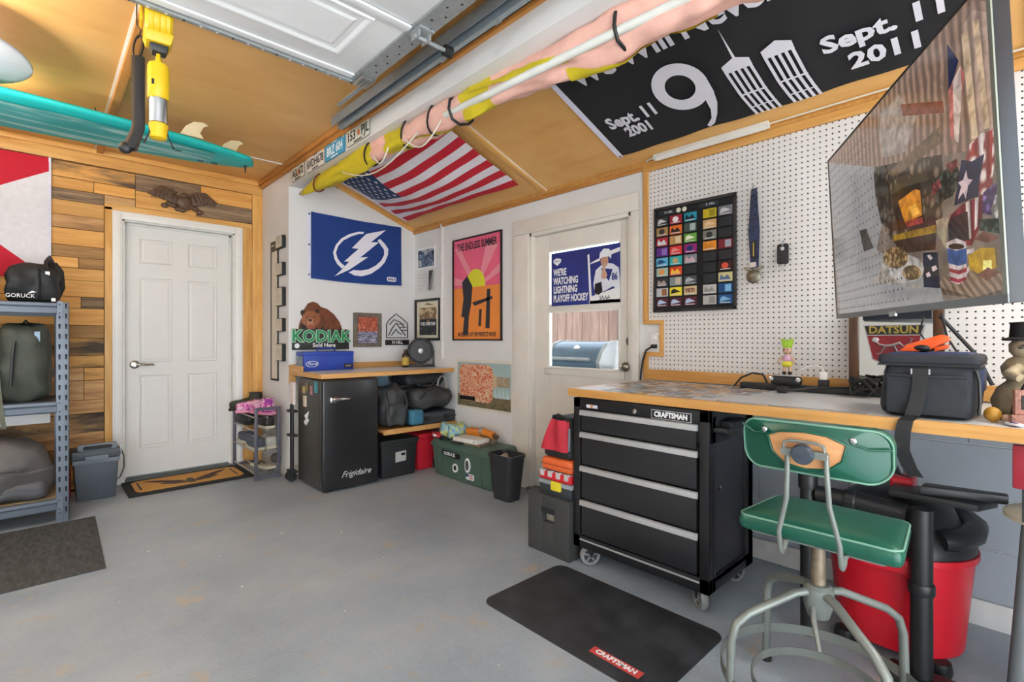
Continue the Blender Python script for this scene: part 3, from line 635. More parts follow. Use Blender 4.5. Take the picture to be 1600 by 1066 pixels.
for s in (.585, .86):
    p = axis(s); hk = T('ceiling_hook', ('black hook holding the furled sail nearer the licence plates' if s < .7 else 'black hook holding the furled sail near the black flag'), 'hook', (FS.location.x+p.x, FS.location.y+p.y, 2.352), 0, 'black hooks under the beam')
    pts = [(-.015, 0, 0), (-.035, 0, -.008), (-.075, 0, -.03), (-.082, 0, -.08), (-.06, 0, -.125), (-.01, 0, -.14), (.045, 0, -.12), (.075, 0, -.09)]
    B().tube(pts, .0075, 8).put('hook_rod', M_black, hk, smooth=60); B().lathe([(.016, 0), (.016, -.006), (.008, -.01)], (-.015, 0, 0), 12).put('hook_plate', M_black, hk)
# --- slim batten lamp on the ceiling edge above the pegboard
LS = T('strip_light', 'slim white strip light fixed above the pegboard', 'light', M=slopeM(2.612, 1.545, .002))
B().box(0, .635, -.028, 0, -.014, .02).put('housing', mat('white lamp plastic', 'e2e0da', .4), LS, bevel=.006)
B().box(.02, .615, -.031, -.028, -.01, .016).put('diffuser', mat('lamp diffuser', 'f0eee8', .3), LS)
B().tube([(-.005, -.012, 0), (-.05, -.008, -.008), (-.075, -.006, -.03), (-.08, -.006, -.06)], .005, 6).put('cable', M_cord, LS); B().tube([(.635, -.01, 0), (.9, -.008, 0), (1.6, -.008, 0)], .004, 6).put('cable', M_cord, LS)
CD = tag(B().box(-.022, .0, -.012, .012, 0, 1.23).put('cable_duct', mat('white conduit', 'dcd9d4', .5), None, (XR, 3.719, .93), bevel=.003), 'white cable conduit running up the corner wall', 'conduit')
# ================================================================= pictures and signs on the alcove walls
M_frame_b = mat('black picture frame', '17171a', .35)
# bear shop sign
KS = T('bear_sign', 'bear shaped shop sign with green lettering above the blue toolbox', 'sign', (1.493, YF-.002, 1.024))
M_bear = mat('printed brown bear fur', '6a3a22', .6, var=.35, vs=26); M_bear2 = mat('printed dark bear fur', '2c1a12', .6, var=.3, vs=30); M_bear3 = mat('printed light bear fur', '8d5636', .6, var=.2, vs=40)
B().poly([(.05, .10), (.055, .20), (.07, .245), (.085, .27), (.07, .30), (.072, .32), (.09, .325), (.105, .345), (.13, .385), (.165, .40), (.205, .392), (.235, .36), (.29, .345), (.35, .30), (.40, .235), (.43, .15), (.44, .10)], -.014, 0).put('bear_body', M_bear, KS, bevel=.002)
B().poly([(.06, .13), (.07, .22), (.10, .205), (.14, .17), (.19, .19), (.22, .17), (.26, .2), (.26, .12)], -.0165, -.014).put('bear_chest', M_bear2, KS)
B().poly([(.075, .255), (.08, .215), (.105, .20), (.125, .17), (.155, .155), (.18, .175), (.20, .21), (.225, .235), (.23, .275), (.215, .305), (.18, .32), (.13, .322), (.095, .305)], -.018, -.014).put('bear_head', M_bear3, KS, bevel=.002)
for x, z in ((.083, .31), (.205, .322)): B().poly(circ(x, z, .018, 14), -.019, -.013).put('bear_ear', M_bear2, KS)
B().poly([(.125, .255), (.115, .225), (.125, .19), (.155, .185), (.17, .215), (.165, .25), (.145, .262)], -.0205, -.018).put('bear_muzzle', mat('printed muzzle', 'a97a58', .6), KS)
B().poly(circ(.142, .245, .015, 12, .01), -.0215, -.0205).put('bear_nose', M_dark, KS); B().poly(circ(.145, .198, .02, 14, .012), -.0215, -.0205).put('bear_mouth', mat('printed pink tongue', '9a4a44', .6), KS)
for x in (.118, .178): B().poly(circ(x, .272, .006, 8), -.0205, -.018).put('bear_eye', M_dark, KS)
B().box(0, .482, -.022, -.0, 0, .172).put('sign_board', mat('dark green sign board', '232a24', .5), KS, bevel=.002)
text('outline_lettering', 'KODIAK', .135, mat('sign pale outline', 'bfe0c8', .5, var=0), KS, (.243, -.0228, .108), .98, off=.0075); text('lettering', 'KODIAK', .135, mat('sign green', '12854f', .5, var=0), KS, (.243, -.0245, .108), .98, off=.003)
text('lettering', 'Sold Here', .048, M_white, KS, (.26, -.0228, .035), off=.0012); B().poly(circ(.035, .033, .02, 16), -.0235, -.022).put('badge', M_white, KS)
# small rustic framed print
P1 = T('framed_print', 'small rustic grey framed print of red trees beside the bear sign', 'picture', (2.021, YF-.002, 1.04))
def frame(p, w, h, t, m, d=.02):
    for x0, x1, z0, z1 in ((0, t, 0, h), (w-t, w, 0, h), (t, w-t, 0, t), (t, w-t, h-t, h)): B().box(x0, x1, -d, 0, z0, z1).put('frame_rail', m, p, bevel=.002)
frame(P1, .272, .308, .038, mat('rustic grey frame', '6e645a', .75, var=.25, vs=30, bump=.3))
def art(name, stops, scale, dist=1.5, sx=(1, 1, 1)):
    if name in MATS: return MATS[name]
    m, t, b = base(name); co = N(t, 'ShaderNodeTexCoord'); mp = N(t, 'ShaderNodeMapping'); mp.inputs['Scale'].default_value = sx
    z = N(t, 'ShaderNodeTexNoise', i_Scale=scale, i_Detail=5., i_Distortion=dist); t.links.new(co.outputs['Object'], mp.inputs['Vector']); t.links.new(mp.outputs[0], z.inputs['Vector'])
    r = ramp(t, z.outputs['Fac'], stops); t.links.new(r.outputs[0], b.inputs['Base Color']); b.inputs['Roughness'].default_value = .6; MATS[name] = m; return m
B().box(.036, .236, -.008, 0, .036, .14).put('print_lower', art('print lake', [(.35, '2d3340'), (.5, '7b7f9b'), (.65, 'c3b9c4')], 28, 1, (1, 1, 3)), P1); B().box(.036, .236, -.008, 0, .14, .272).put('print_upper', art('print red forest', [(.35, '3c4a3c'), (.5, 'b0402f'), (.62, 'cf7f60')], 30, 1, (3, 1, 1)), P1)
# black pierced metal sign
MS_ = T('metal_sign', 'black cut metal house shaped sign above the bottle', 'sign', (2.349, YF-.002, 1.055))
def bars(p, L_, r=.008, nm='cut_bar', m=M_black): 
    for pts in L_: B().tube([(x, -.006, z) for x, z in pts], r, 6, flat=.5).put(nm, m, p)
bars(MS_, [[(.0, .07), (.0, .2), (.03, .24), (.10, .295), (.17, .25), (.225, .205), (.225, .07)], [(.0, .07), (.225, .07)], [(.02, .09), (.06, .16), (.10, .21), (.14, .16), (.2, .09)], [(.05, .09), (.1, .15), (.12, .12), (.16, .1)], [(.03, .19), (.08, .24), (.14, .22), (.19, .17)], [(.12, .2), (.19, .2)], [(.14, .17), (.21, .17)], [(.16, .14), (.215, .14)]])
B().box(-.012, .24, -.01, 0, .0, .05).put('name_banner', M_black, MS_, bevel=.002); text('lettering', 'N HILL', .042, M_white, MS_, (.113, -.011, .025), .9, off=.001)
# calendar
CL = T('wall_calendar', 'wall calendar with curling month sheet beside the corner', 'calendar', (XR, 4.13, 1.56), FACE)
B().box(0, .29, -.004, 0, .215, .42).put('photo_sheet', M_white, CL); B().box(.012, .278, -.0055, -.004, .235, .40).put('photo', art('calendar photo', [(.35, '20252c'), (.5, '5d7390'), (.65, 'c6c3c0')], 14), CL)
B().grid(lambda u, v: (.29*u, -.006-.05*(u**3)*(1-v)**2, .21*v), 10, 8).put('month_sheet', mat('calendar paper', 'd8d6d3', .7), CL, smooth=50)
for k in range(5): B().box(.02, .24, -.0075, -.0068, .03+.034*k, .032+.034*k).put('grid_line', mat('grey ruling', '9a9a9c', .7, var=0), CL)
B().grid(lambda u, v: (.22+.07*u, -.02-.05*u*(1-v)-.004, .01+.18*v), 4, 6).put('turned_sheet', mat('dark photo sheet', '4b4d50', .6), CL, smooth=50)
# framed poster in the corner
P2 = T('framed_poster', 'black framed movie poster hanging behind the fan', 'picture', (XR, 4.16, 1.10), FACE)
frame(P2, .415, .39, .022, M_frame_b); B().box(.02, .395, -.006, 0, .02, .37).put('poster_mount', mat('ivory mount', 'd8d2bd', .6), P2)
B().box(.07, .35, -.008, -.006, .05, .2).put('poster_block', art('poster dark', [(.3, '15171b'), (.6, '2c3038'), (.75, '8d8a83')], 26), P2); B().box(.07, .35, -.008, -.006, .2, .31).put('poster_faces', art('poster faces', [(.3, '3a2d22'), (.5, '8d7152'), (.62, 'd2bd95'), (.75, '3c5a70')], 20), P2)
text('lettering', 'THE DRIFTER', .042, M_white, P2, (.21, -.0085, .155), off=.0008); B().poly(circ(.22, .178, .014, 14), -.009, -.008).put('seal', mat('poster gold', 'b98d46', .6), P2); B().poly([(.16, .335), (.32, .325), (.2, .355)], -.0085, -.006).put('pennant', mat('poster ochre', '8b7a55', .6), P2)
# tall pink and orange poster: generic stand-in for the printed artwork
P3 = T('surf_poster', 'tall framed pink and orange poster with a yellow sun', 'poster', (XR, 3.555, 1.10), FACE)
frame(P3, .642, .878, .012, M_frame_b, .018)
B().box(.012, .63, -.006, 0, .45, .866).put('pink_field', mat('poster pink', 'e0607f', .6, var=.1, vs=4), P3); B().box(.012, .63, -.006, 0, .012, .45).put('orange_field', mat('poster orange', 'e88a3a', .6, var=.05, vs=4), P3)
for p in ([(.02, .80), (.10, .80), (.31, .50), (.27, .47)], [(.60, .78), (.45, .80), (.37, .55), (.40, .52)], [(.02, .55), (.02, .48), (.25, .47), (.25, .49)], [(.62, .62), (.62, .55), (.42, .47), (.40, .49)]): B().poly(p, -.0068, -.006).put('sun_ray', mat('poster pale ray', 'e88f9d', .6, var=0), P3)
B().poly([(.17, .45)]+circ(.31, .46, .125, 18, .14, 0, pi)[::-1]+[(.43, .45)], -.0076, -.006).put('sun_disc', mat('poster yellow', 'd9d62f', .6, var=0), P3)
M_pd = mat('poster dark ink', '2a2a33', .6, var=0)
for p in ([(.12, .20), (.15, .36), (.13, .50), (.20, .55), (.27, .46), (.25, .30), (.22, .2)], [(.27, .32), (.52, .36), (.53, .34), (.30, .29)], [(.44, .10), (.46, .42), (.50, .42), (.49, .10)], [(.35, .12), (.36, .26), (.39, .26), (.38, .12)], [(.14, .05), (.16, .2), (.22, .2), (.21, .05)]): B().poly(p, -.0085, -.006).put('dark_shape', M_pd, P3)
text('lettering', 'THE ENDLESS SUMMER', .088, M_pd, P3, (.321, -.0075, .80), .58, off=.002); text('lettering', 'IN SEARCH OF THE PERFECT WAVE', .05, M_pd, P3, (.321, -.0075, .05), .62, off=.001)
# unframed canvas with orange vehicle-like tapestry print
P4 = T('bottle_poster', 'unframed poster of an orange patterned bottle on its side', 'poster', (XR, 3.50, .525), FACE)
B().grid(lambda u, v: (.71*u, -.004-.012*u*(1-v)*.5, .415*v+.0*u), 10, 6).put('sheet', mat('poster sheet', 'd9d3c6', .7), P4, smooth=50)
B().box(.02, .69, -.012, -.010, .12, .39).put('sky_area', mat('poster pale sky', '9fb6b5', .7, var=.06), P4); B().box(.02, .69, -.012, -.010, .02, .12).put('ground_area', art('poster ground', [(.3, '4a4534'), (.6, '7a6f52'), (.8, '8f7f5c')], 40), P4)
B().poly(rrect(.045, .48, .065, .375, .06), -.0135, -.012).put('bottle_body', art('bottle tapestry', [(.42, 'c3501f'), (.5, 'd9774a'), (.54, 'dcc9ae'), (.7, 'd8c3a6')], 42, 2.2), P4)
B().poly([(.48, .19), (.53, .20), (.53, .29), (.48, .31)], -.0135, -.012).put('bottle_shoulder', mat('poster beige', 'c3ab8b', .7), P4); B().box(.53, .68, -.0135, -.012, .205, .285).put('bottle_neck', mat('poster tan rings', 'a08f78', .7, var=.3, vs=40), P4)
for k in range(4): B().poly([(.5+.045*k, .115), (.515+.045*k, .195), (.54+.045*k, .115)], -.0135, -.012).put('pale_hill', mat('poster pale blue', 'b7ccd0', .7), P4)
B().box(.05, .26, -.016, -.013, .07, .105).put('dark_tag', M_dark, P4)
# poster inside the top pane of the back door
HP = T('hockey_poster', 'blue hockey viewing poster taped inside the door window', 'poster', (XR+.024, 2.415, 1.348), FACE)
M_hb = mat('poster hockey blue', '1e2d7c', .45, var=.2, vs=5); B().box(0, .585, -.003, 0, 0, .378).put('sheet', M_hb, HP)
B().poly([(.335, .02), (.585, .02), (.585, .0), (.345, .0)], -.004, -.003).put('white_footer', M_white, HP); B().poly([(.345, .0), (.325, .33), (.34, .335), (.36, .05), (.585, .10), (.585, .0)], -.004, -.003).put('white_frame_line', M_white, HP); B().poly([(.48, .33), (.585, .35), (.585, .325), (.49, .305)], -.004, -.003).put('white_frame_line', M_white, HP)
for i, s_ in enumerate(("WE'RE", 'WATCHING', 'LIGHTNING', 'PLAYOFF HOCKEY')):
    text('lettering', s_, .068, M_white, HP, (.02, -.0042, .235-.062*i), [.62, .60, .60, .545][i], off=.0022, al='LEFT')
B().poly([(.02, .33), (.02, .31), (.055, .285), (.09, .31), (.09, .33), (.055, .34)], -.004, -.003).put('shield_badge', M_white, HP); text('lettering', 'BOLTS', .016, M_hb, HP, (.055, -.0045, .318))
B().poly([(.39, .06), (.375, .13), (.395, .22), (.44, .25), (.475, .262), (.53, .25), (.575, .22), (.585, .12), (.585, .1), (.56, .085), (.53, .105), (.47, .08)], -.005, -.003).put('player_jersey', mat('jersey white', 'd9dce6', .6), HP)
B().poly(circ(.465, .275, .03, 16, .04), -.006, -.003).put('player_face', mat('printed skin', 'b98c78', .6), HP); B().poly([(.425, .29), (.43, .33), (.46, .355), (.50, .35), (.52, .32), (.515, .285), (.5, .30), (.45, .30)], -.007, -.003).put('player_helmet', mat('helmet white', 'e2e4ea', .6), HP)
B().poly([(.44, .165), (.45, .215), (.465, .262), (.475, .26), (.473, .215), (.49, .18), (.47, .155)], -.008, -.003).put('player_hand', mat('printed hand', 'c69c86', .6), HP)
B().poly([(.385, .07), (.39, .13), (.44, .14), (.45, .08), (.42, .055)], -.0075, -.003).put('player_glove', M_dark, HP); B().poly([(.45, .2), (.44, .23), (.53, .215), (.5, .14)], -.0062, -.005).put('jersey_stripe', M_hb, HP); B().poly([(.43, .28), (.35, .265), (.36, .275), (.43, .298)], -.0075, -.003).put('stick', M_white, HP)
text('lettering', '86', .065, M_hb, HP, (.545, -.006, .165), .7, off=.002); text('lettering', 'Shhh...', .045, M_dark, HP, (.475, -.0045, .032), shear=.35)
# --- outdoors: timber fence and a gas grill seen through the lower pane
FN = T('timber_fence', 'weathered vertical board fence outside the back door', 'fence', (5.2, 5.6, 0), FACE)
M_fn = wood('fence board', [(.3, '5f4c44'), (.5, '735c52'), (.75, '866f64')], 2, 2.2, .85, 10, 0, .14)
random.seed(8)
for k in range(30):
    h = 1.95+random.uniform(-.02, .02); B().box(-.067, .067, -.02+random.uniform(-.006, .006), 0, 0, h).put('fence_board', M_fn, FN, (.14*k, 0, 0), bevel=.003)
B().box(-.1, 4.2, .0, .05, .4, .49).put('fence_rail', M_fn, FN); B().box(-.1, 4.2, .0, .05, 1.5, 1.59).put('fence_rail', M_fn, FN)
struct(B().box(2.8, 4.0, -1.7, 6.0, 2.25, 2.35).put('shade_eave', mat('shade eave paint', 'cfcac2', .7)))  # unseen eave added to keep the fence in shade
GR = T('gas_grill', 'stainless gas grill with blue grey lid outside the back door', 'grill', (3.72, 3.40, 0), FACE)
M_ss = mat('weathered stainless', '7a7d7e', .4, .5, var=.1); M_lid = mat('grill lid blue grey', '3f5262', .3, .5, var=.1)
prof = [(-.1, .84), (-.12, .90), (-.06, 1.0), (.02, 1.075), (.12, 1.10), (.3, 1.10), (.42, 1.05), (.45, .84)]
B().poly(prof, .05, .09, 'yz').poly(prof, .68, .72, 'yz').put('hood_end', M_ss, GR, bevel=.004)
B().poly([(y, z-.008) for y, z in prof], .09, .68, 'yz').put('hood', M_lid, GR, smooth=30)
B().box(-.25, 1.0, -.14, .46, .80, .842).put('side_shelf', mat('grill shelf', '9a9a97', .5, .2), GR, bevel=.006); B().box(.05, .72, -.06, .44, .06, .80).put('cabinet', mat('grill cabinet', '55595b', .45, .5), GR, bevel=.004)
B().tube([(.14, -.145, .93), (.63, -.145, .93)], .014, 10).put('lid_handle', M_ss, GR); B().lathe([(.035, 0), (.035, -.01), (.02, -.014)], (.39, -.015, 1.02), 16, 'y').put('lid_gauge', mat('gauge face', 'd8d8d4', .3), GR)
for x in (.1, .67):
    for y in (0, .4): B().cyl((x, y, -.06), (x, y, .07), .03, n=12).put('caster', M_dark, GR)
# ================================================================= alcove counter and everything on and under it
M_edge = wood('counter pine edge', [(.3, 'bb8748'), (.55, 'cf9e60'), (.8, 'dcb078')], 0, 2.6, .45, 12, 0, .05)
M_edgey = wood('counter pine edge lengthwise', [(.3, 'bb8748'), (.55, 'cf9e60'), (.8, 'dcb078')], 1, 2.6, .45, 12, 0, .05)
M_lam = mat('white laminate', 'd6d6d8', .35, var=.02)
CT = T('alcove_counter', 'pine edged white counter built across the alcove', 'counter', (XB, 3.555, 0))
B().box(.02, 1.188, .02, .63, .825, .856).put('counter_top', M_lam, CT)
B().box(-.0, 1.19, -.012, .022, .822, .858).put('front_edge', M_edge, CT, bevel=.004); B().box(-.0, .02, .022, .63, .822, .858).put('end_edge', M_edgey, CT, bevel=.004)
B().box(.0, 1.188, .612, .628, .857, .905).put('back_rail', M_edge, CT, bevel=.003); B().box(-.0, .03, .56, .63, .74, .822).put('end_cleat', M_edgey, CT); B().box(.0, .012, .35, .62, .857, .9).put('end_upstand', M_edgey, CT)
LS2 = T('alcove_shelf', 'pine edged lower shelf under the alcove counter', 'shelf', (1.95, 3.50, 0))
B().box(0, .70, .02, .68, .375, .395).put('shelf_board', wood('shelf pine', [(.3, 'a87842'), (.7, 'c99a60')], 0, 2.5, .5, 10, 0, .04), LS2); B().box(0, .70, 0, .022, .36, .40).put('front_edge', M_edge, LS2, bevel=.003); B().box(.0, .03, .5, .54, 0, .36).put('support', M_edge, LS2); B().box(.66, .70, .62, .66, 0, .36).put('support', M_edge, LS2)
# fridge
FG = T('mini_fridge', 'black retro mini fridge under the alcove counter', 'fridge', (1.466, 3.51, 0))
M_fr = mat('black fridge enamel', '222224', .3, var=.1, vs=6); M_frs = mat('dark grey fridge side', '3a3936', .4, var=.1)
B().box(.004, .438, .055, .47, .02, .812).put('cabinet', M_frs, FG, bevel=.006); B().rbox((.22, .027, .414), (.22, .027, .40), .016, 3).put('door', M_fr, FG, smooth=50, weld=True)
B().box(.006, .434, .05, .062, .02, .81).put('door_seal', M_dark, FG)
M_chr = mat('polished chrome', 'd5d6d8', .12, 1, var=0)
hh = B().rbox((.075, -.008, .672), (.026, .012, .022), .008, 2).put('handle_mount', M_chr, FG, smooth=50, weld=True)
B().tube([(.06, -.018, .675), (.1, -.028, .676), (.15, -.026, .675), (.195, -.02, .672)], [.014, .012, .009, .006], 10, flat=1.2).put('handle', M_chr, hh, smooth=50)
text('script_badge', 'Frigidaire', .062, mat('silver badge', 'c9cacb', .4, var=0), FG, (.255, -.0015, .115), 1.0, shear=.45, ext=.001)
for x, z, w, h, c in ((.1, .70, .05, .05, 'b59a62'), (.16, .72, .045, .06, '7a6a3e'), (.25, .70, .035, .065, 'a9717c'), (.12, .60, .05, .08, 'd6c9b4'), (.33, .72, .045, .08, '3f8f9a')):
    B().box(-.0, .006, .47-x-w, .47-x, z, z+h).put('magnet', mat('magnet '+c, c, .5, var=.2, vs=40), FG, (-.003, 0, 0))
B().poly([(.3, .46), (.25, .5), (.28, .52), (.25, .57), (.33, .53), (.3, .51), (.34, .48)], 0, .006, 'yz').put('bolt_sticker', M_white, FG, (-.003, 0, 0))
for x in (.05, .39):
    for y in (.08, .42): B().cyl((x, y, 0), (x, y, .022), .018, n=12).put('foot', M_dark, FG)
# rods and bottle rack standing left of fridge
RD = T('pole_bundle', 'slim black tripod poles standing between fridge and stub wall', 'poles', (1.44, 4.02, 0))
for i, (x, y, r) in enumerate(((0, 0, .012), (-.012, -.035, .009), (.008, .045, .01))): B().tube([(x, y, .03), (x, y, .56+.05*i)], r, 10).put('pole', M_black, RD, smooth=50)
for z in (.07, .35, .54): B().box(-.025, .025, -.05, .06, z, z+.018).put('clamp', M_black, RD, bevel=.003)
B().cyl((-.01, -.03, .04), (-.01, .04, .04), .035, n=16).put('base_wheel', M_black, RD, smooth=40)
WP = tag(B().rbox((0, 0, .09), (.012, .045, .09), .01, 2).put('paper_roll', mat('pale pink paper', 'd3c6c2', .7), None, (1.437, 4.0, .60), smooth=40, weld=True), 'pale narrow envelope tucked beside the fridge top', 'envelope')
# blue toolbox
TB = T('blue_toolbox', 'blue metal toolbox with white oval badge on the alcove counter', 'toolbox', (1.518, 3.99, .8575))
M_bt = mat('blue enamel', '1f3fa0', .4, var=.06, vs=5)
B().box(0, .415, 0, .16, 0, .128).put('body', M_bt, TB, bevel=.004); B().box(-.003, .418, -.003, .163, .122, .152).put('lid', M_bt, TB, bevel=.006)
B().tube([(.13, .08, .15), (.14, .08, .172), (.155, .08, .177), (.265, .08, .177), (.28, .08, .172), (.29, .08, .15)], .007, 8).put('carry_handle', M_bt, TB, smooth=50)
B().poly(circ(.065, .055, .05, 28, .024), -.0025, 0).put('oval_badge', M_white, TB); B().poly(circ(.065, .055, .046, 28, .0205), -.0032, -.0025).put('oval_field', mat('badge blue', '1d3f9c', .4, var=0), TB); text('badge_script', 'Ford', .034, M_white, TB, (.065, -.004, .056), 1.1, shear=.3)
B().box(.33, .405, -.003, 0, .015, .05).put('sticker', M_dark, TB); text('lettering', 'DRIVE', .018, M_white, TB, (.367, -.004, .032)); B().box(-.0045, -.003, .02, .14, .015, .115).put('side_sticker', mat('mixed sticker', '7d8a92', .5, var=.5, vs=40), TB)
# bottle, figurine, fan
BT = T('whiskey_bottle', 'amber glass bottle with gold label on the alcove counter', 'bottle', (2.40, 3.93, .8575))
B().lathe([(.03, 0), (.033, .005), (.033, .1), (.028, .115), (.013, .135), (.012, .165), (.0, .166)], n=20).put('glass', mat('dark amber glass', '2e2012', .12, coat=.5, var=.05), BT, smooth=50); B().lathe([(.0336, .02), (.0336, .09)], n=20).put('bottle_label', mat('gold label', 'b89a3c', .5, var=.2, vs=60), BT, smooth=50); B().cyl((0, 0, .166), (0, 0, .185), .013, n=14).put('cap', mat('silver cap', 'b9b6ae', .3, .8), BT)
FA = T('table_fan', 'round black table fan on the alcove counter', 'fan', (2.555, 3.93, .8575), -.45)
FA.scale = (.92, .92, .92)
fr_ = B()
def torus(R, r, y, n=28, k=8): return [[(R*cos(2*pi*i/n), y, .16+R*sin(2*pi*i/n)) for i in range(n)], r]
p, r = torus(.118, .012, -.04); B().tube(p, r, 8, closed=True).put('guard_ring', M_black, FA, smooth=60)
B().lathe([(.118, -.04), (.125, 0), (.118, .05), (.06, .07), (.0, .072)], (0, 0, .16), 28, 'y').put('shroud', M_black, FA, smooth=50)
for k in range(4):
    R_k = .035+.022*k; B().tube([(R_k*cos(2*pi*i/24), -.048, .16+R_k*sin(2*pi*i/24)) for i in range(24)], .0022, 5, closed=True).put('grille_ring', mat('grille grey', '4a4a4d', .4), FA)
for k in range(12): a = 2*pi*k/12; B().tube([(.02*cos(a), -.05, .16+.02*sin(a)), (.11*cos(a+.5), -.046, .16+.11*sin(a+.5))], .002, 4).put('grille_spoke', MATS['grille grey'], FA)
for k in range(5): a = 2*pi*k/5; B().poly([(.015*cos(a), .16+.015*sin(a)), (.09*cos(a-.3), .16+.09*sin(a-.3)), (.1*cos(a+.3), .16+.1*sin(a+.3)), (.03*cos(a+.6), .16+.03*sin(a+.6))], -.02, -.016).put('blade', mat('fan blade grey', '38383b', .4), FA)
B().lathe([(.03, -.052), (.024, -.058), (.0, -.06)], (0, 0, .16), 18, 'y').put('hub_cap', mat('hub silver', '8e8e90', .3, .6), FA, smooth=40)
B().box(-.13, .14, -.05, .06, 0, .02).box(-.135, -.12, -.03, .04, .0, .17).box(.125, .14, -.03, .04, 0, .17).put('stand', M_black, FA, bevel=.004); B().tube([(.12, .02, .1), (.17, .0, .04), (.2, -.02, .004), (.24, -.1, .0)], .005, 6).put('cable', M_black, FA)
FI = tag(B().lathe([(.02, 0), (.022, .03), (.012, .05), (.018, .07), (.016, .1), (0, .12)], n=14).put('glass_figurine', mat('pale glass', 'c3c7c6', .15, coat=.5), None, (2.545, 4.12, .8575), smooth=40), 'small pale glass figurine behind the fan', 'figurine')
# shelf load: packs and case
def crum(amp, sc, seed): 
    return lambda q: q+Vector((nz(q, sc, seed), nz(q, sc, seed+5), nz(q, sc, seed+9)))*amp+Vector((0, 0, abs(nz(q, sc*2.2, seed+3))*amp*.6))
M_nyl = mat('black nylon', '25262a', .6, var=.15, vs=20, bump=.25, bs=120); M_nyl2 = mat('charcoal nylon', '3a3b3d', .65, var=.12, vs=20, bump=.25, bs=120)
DB = T('dark_rucksack', 'crumpled charcoal rucksack next to the fridge on the shelf', 'bag', (2.075, 3.655, .398))
B().rbox((0, 0, .17), (.11, .12, .165), .07, 9, crum(.03, 11, 1)).put('bag_body', M_nyl2, DB, smooth=70, weld=True); B().rbox((.0, -.115, .11), (.09, .035, .09), .03, 6, crum(.02, 16, 4)).put('front_pocket', M_nyl2, DB, smooth=70, weld=True)
B().tube([(-.09, -.1, .3), (-.095, -.15, .22), (-.08, -.14, .1), (-.07, -.13, .03)], .012, 6, flat=.4).tube([(.08, -.1, .3), (.085, -.15, .2), (.06, -.14, .06)], .012, 6, flat=.4).put('strap', M_nyl, DB, smooth=50)
CA_ = T('hard_case', 'flat dark grey hard case lying on the lower shelf', 'case', (2.43, 3.68, .396))
B().rbox((0, 0, .05), (.23, .16, .05), .02, 3).put('case_shell', mat('dark slate plastic', '363c42', .5), CA_, smooth=50, weld=True); B().box(-.23, .23, -.163, .163, .047, .053).put('case_seam', M_dark, CA_); B().box(-.1, -.05, -.168, -.16, .03, .07).put('latch', M_black, CA_); B().box(.1, .15, -.168, -.16, .03, .07).put('latch', M_black, CA_)
GB = T('grey_duffel', 'slumped dark grey duffel bag on top of the flat case', 'bag', (2.44, 3.66, .51))
B().rbox((0, 0, .095), (.2, .15, .088), .08, 9, crum(.026, 9, 12)).put('bag_body', M_nyl2, GB, smooth=70, weld=True); B().tube([(-.15, -.13, .1), (-.1, -.16, .18), (0, -.16, .2), (.1, -.16, .16)], .01, 6).put('handle', M_nyl, GB, smooth=50)
BB = T('black_duffel', 'black duffel bag on top of the pile under the counter', 'bag', (2.42, 3.76, .705))
B().rbox((0, 0, .06), (.2, .14, .05), .045, 9, crum(.014, 10, 21)).put('bag_body', M_nyl, BB, smooth=70, weld=True); B().tube([(-.16, -.13, .08), (-.1, -.16, .02), (.02, -.16, .0), (.1, -.15, .06)], .012, 6, flat=.5).put('strap', M_nyl2, BB, smooth=50)
BC = T('blue_case', 'small teal blue zip case in front of the grey duffel', 'case', (2.235, 3.515, .41))
B().rbox((0, 0, .065), (.06, .05, .062), .025, 4).put('case_body', mat('teal blue fabric', '35708a', .6, var=.1), BC, smooth=60, weld=True); B().tube([(-.061, -.0, .02), (-.061, 0, .11), (.061, 0, .11), (.061, 0, .02)], .003, 6).put('zip', M_dark, BC)
FB = tag(B().rbox((0, 0, .06), (.07, .1, .06), .02, 3, crum(.006, 12, 31)).put('folded_cloth', mat('pale blue cloth', '7d97ab', .8, var=.1), None, (2.15, 3.99, .70), smooth=60, weld=True), 'pale blue folded cloth behind the dark rucksack', 'cloth')
HK = T('hose_reel', 'coiled cable hanging under the right end of the counter', 'cable', (2.56, 3.6, .60)); B().tube([(.05*cos(a), -.02+.002*a, .09+.10*sin(a)) for a in [i*.35 for i in range(40)]], .004, 6).put('coil', mat('pale cable', '9c9a94', .6), HK, smooth=50)
# bins on the floor
BK = T('black_storage_box', 'black plastic storage box with white label beside fridge', 'box', (1.955, 3.555, 0))
M_bin = mat('black bin plastic', '27282a', .4, var=.1)
B().frustum((.01, .31, .01, .23), (0, .325, 0, .25), 0, .265).put('tub', M_bin, BK, bevel=.008); B().box(-.012, .337, -.012, .262, .262, .305).put('lid', M_bin, BK, bevel=.01); B().box(.03, .3, -.016, -.01, .268, .28).put('lid_rib', M_bin, BK)
B().poly([(.125, .12), (.22, .125), (.22, .205), (.125, .20)], -.004, .004).put('paper_label', mat('grey label', 'b5b5b2', .6), BK); B().box(.175, .21, -.006, -.003, .17, .19).put('label_mark', M_dark, BK)
RB = T('red_bin', 'red plastic bin standing between black box and green trunk', 'bin', (2.315, 3.60, 0))
B().frustum((.01, .16, .01, .38), (0, .19, 0, .40), 0, .275).put('tub', mat('red plastic', 'c41f31', .4, var=.05), RB, bevel=.012); B().box(-.0, .20, -.02, .41, .272, .31).box(-.16, .0, .25, .41, .272, .31).put('lid', MATS['red plastic'], RB, bevel=.012)
GT = T('storage_locker', 'olive green plastic trunk with stickers under the bottle poster', 'trunk', (2.365, 3.46, 0), FACE)
M_gt = mat('olive green plastic', '4a6054', .5, var=.07, vs=10, bump=.15, bs=200)
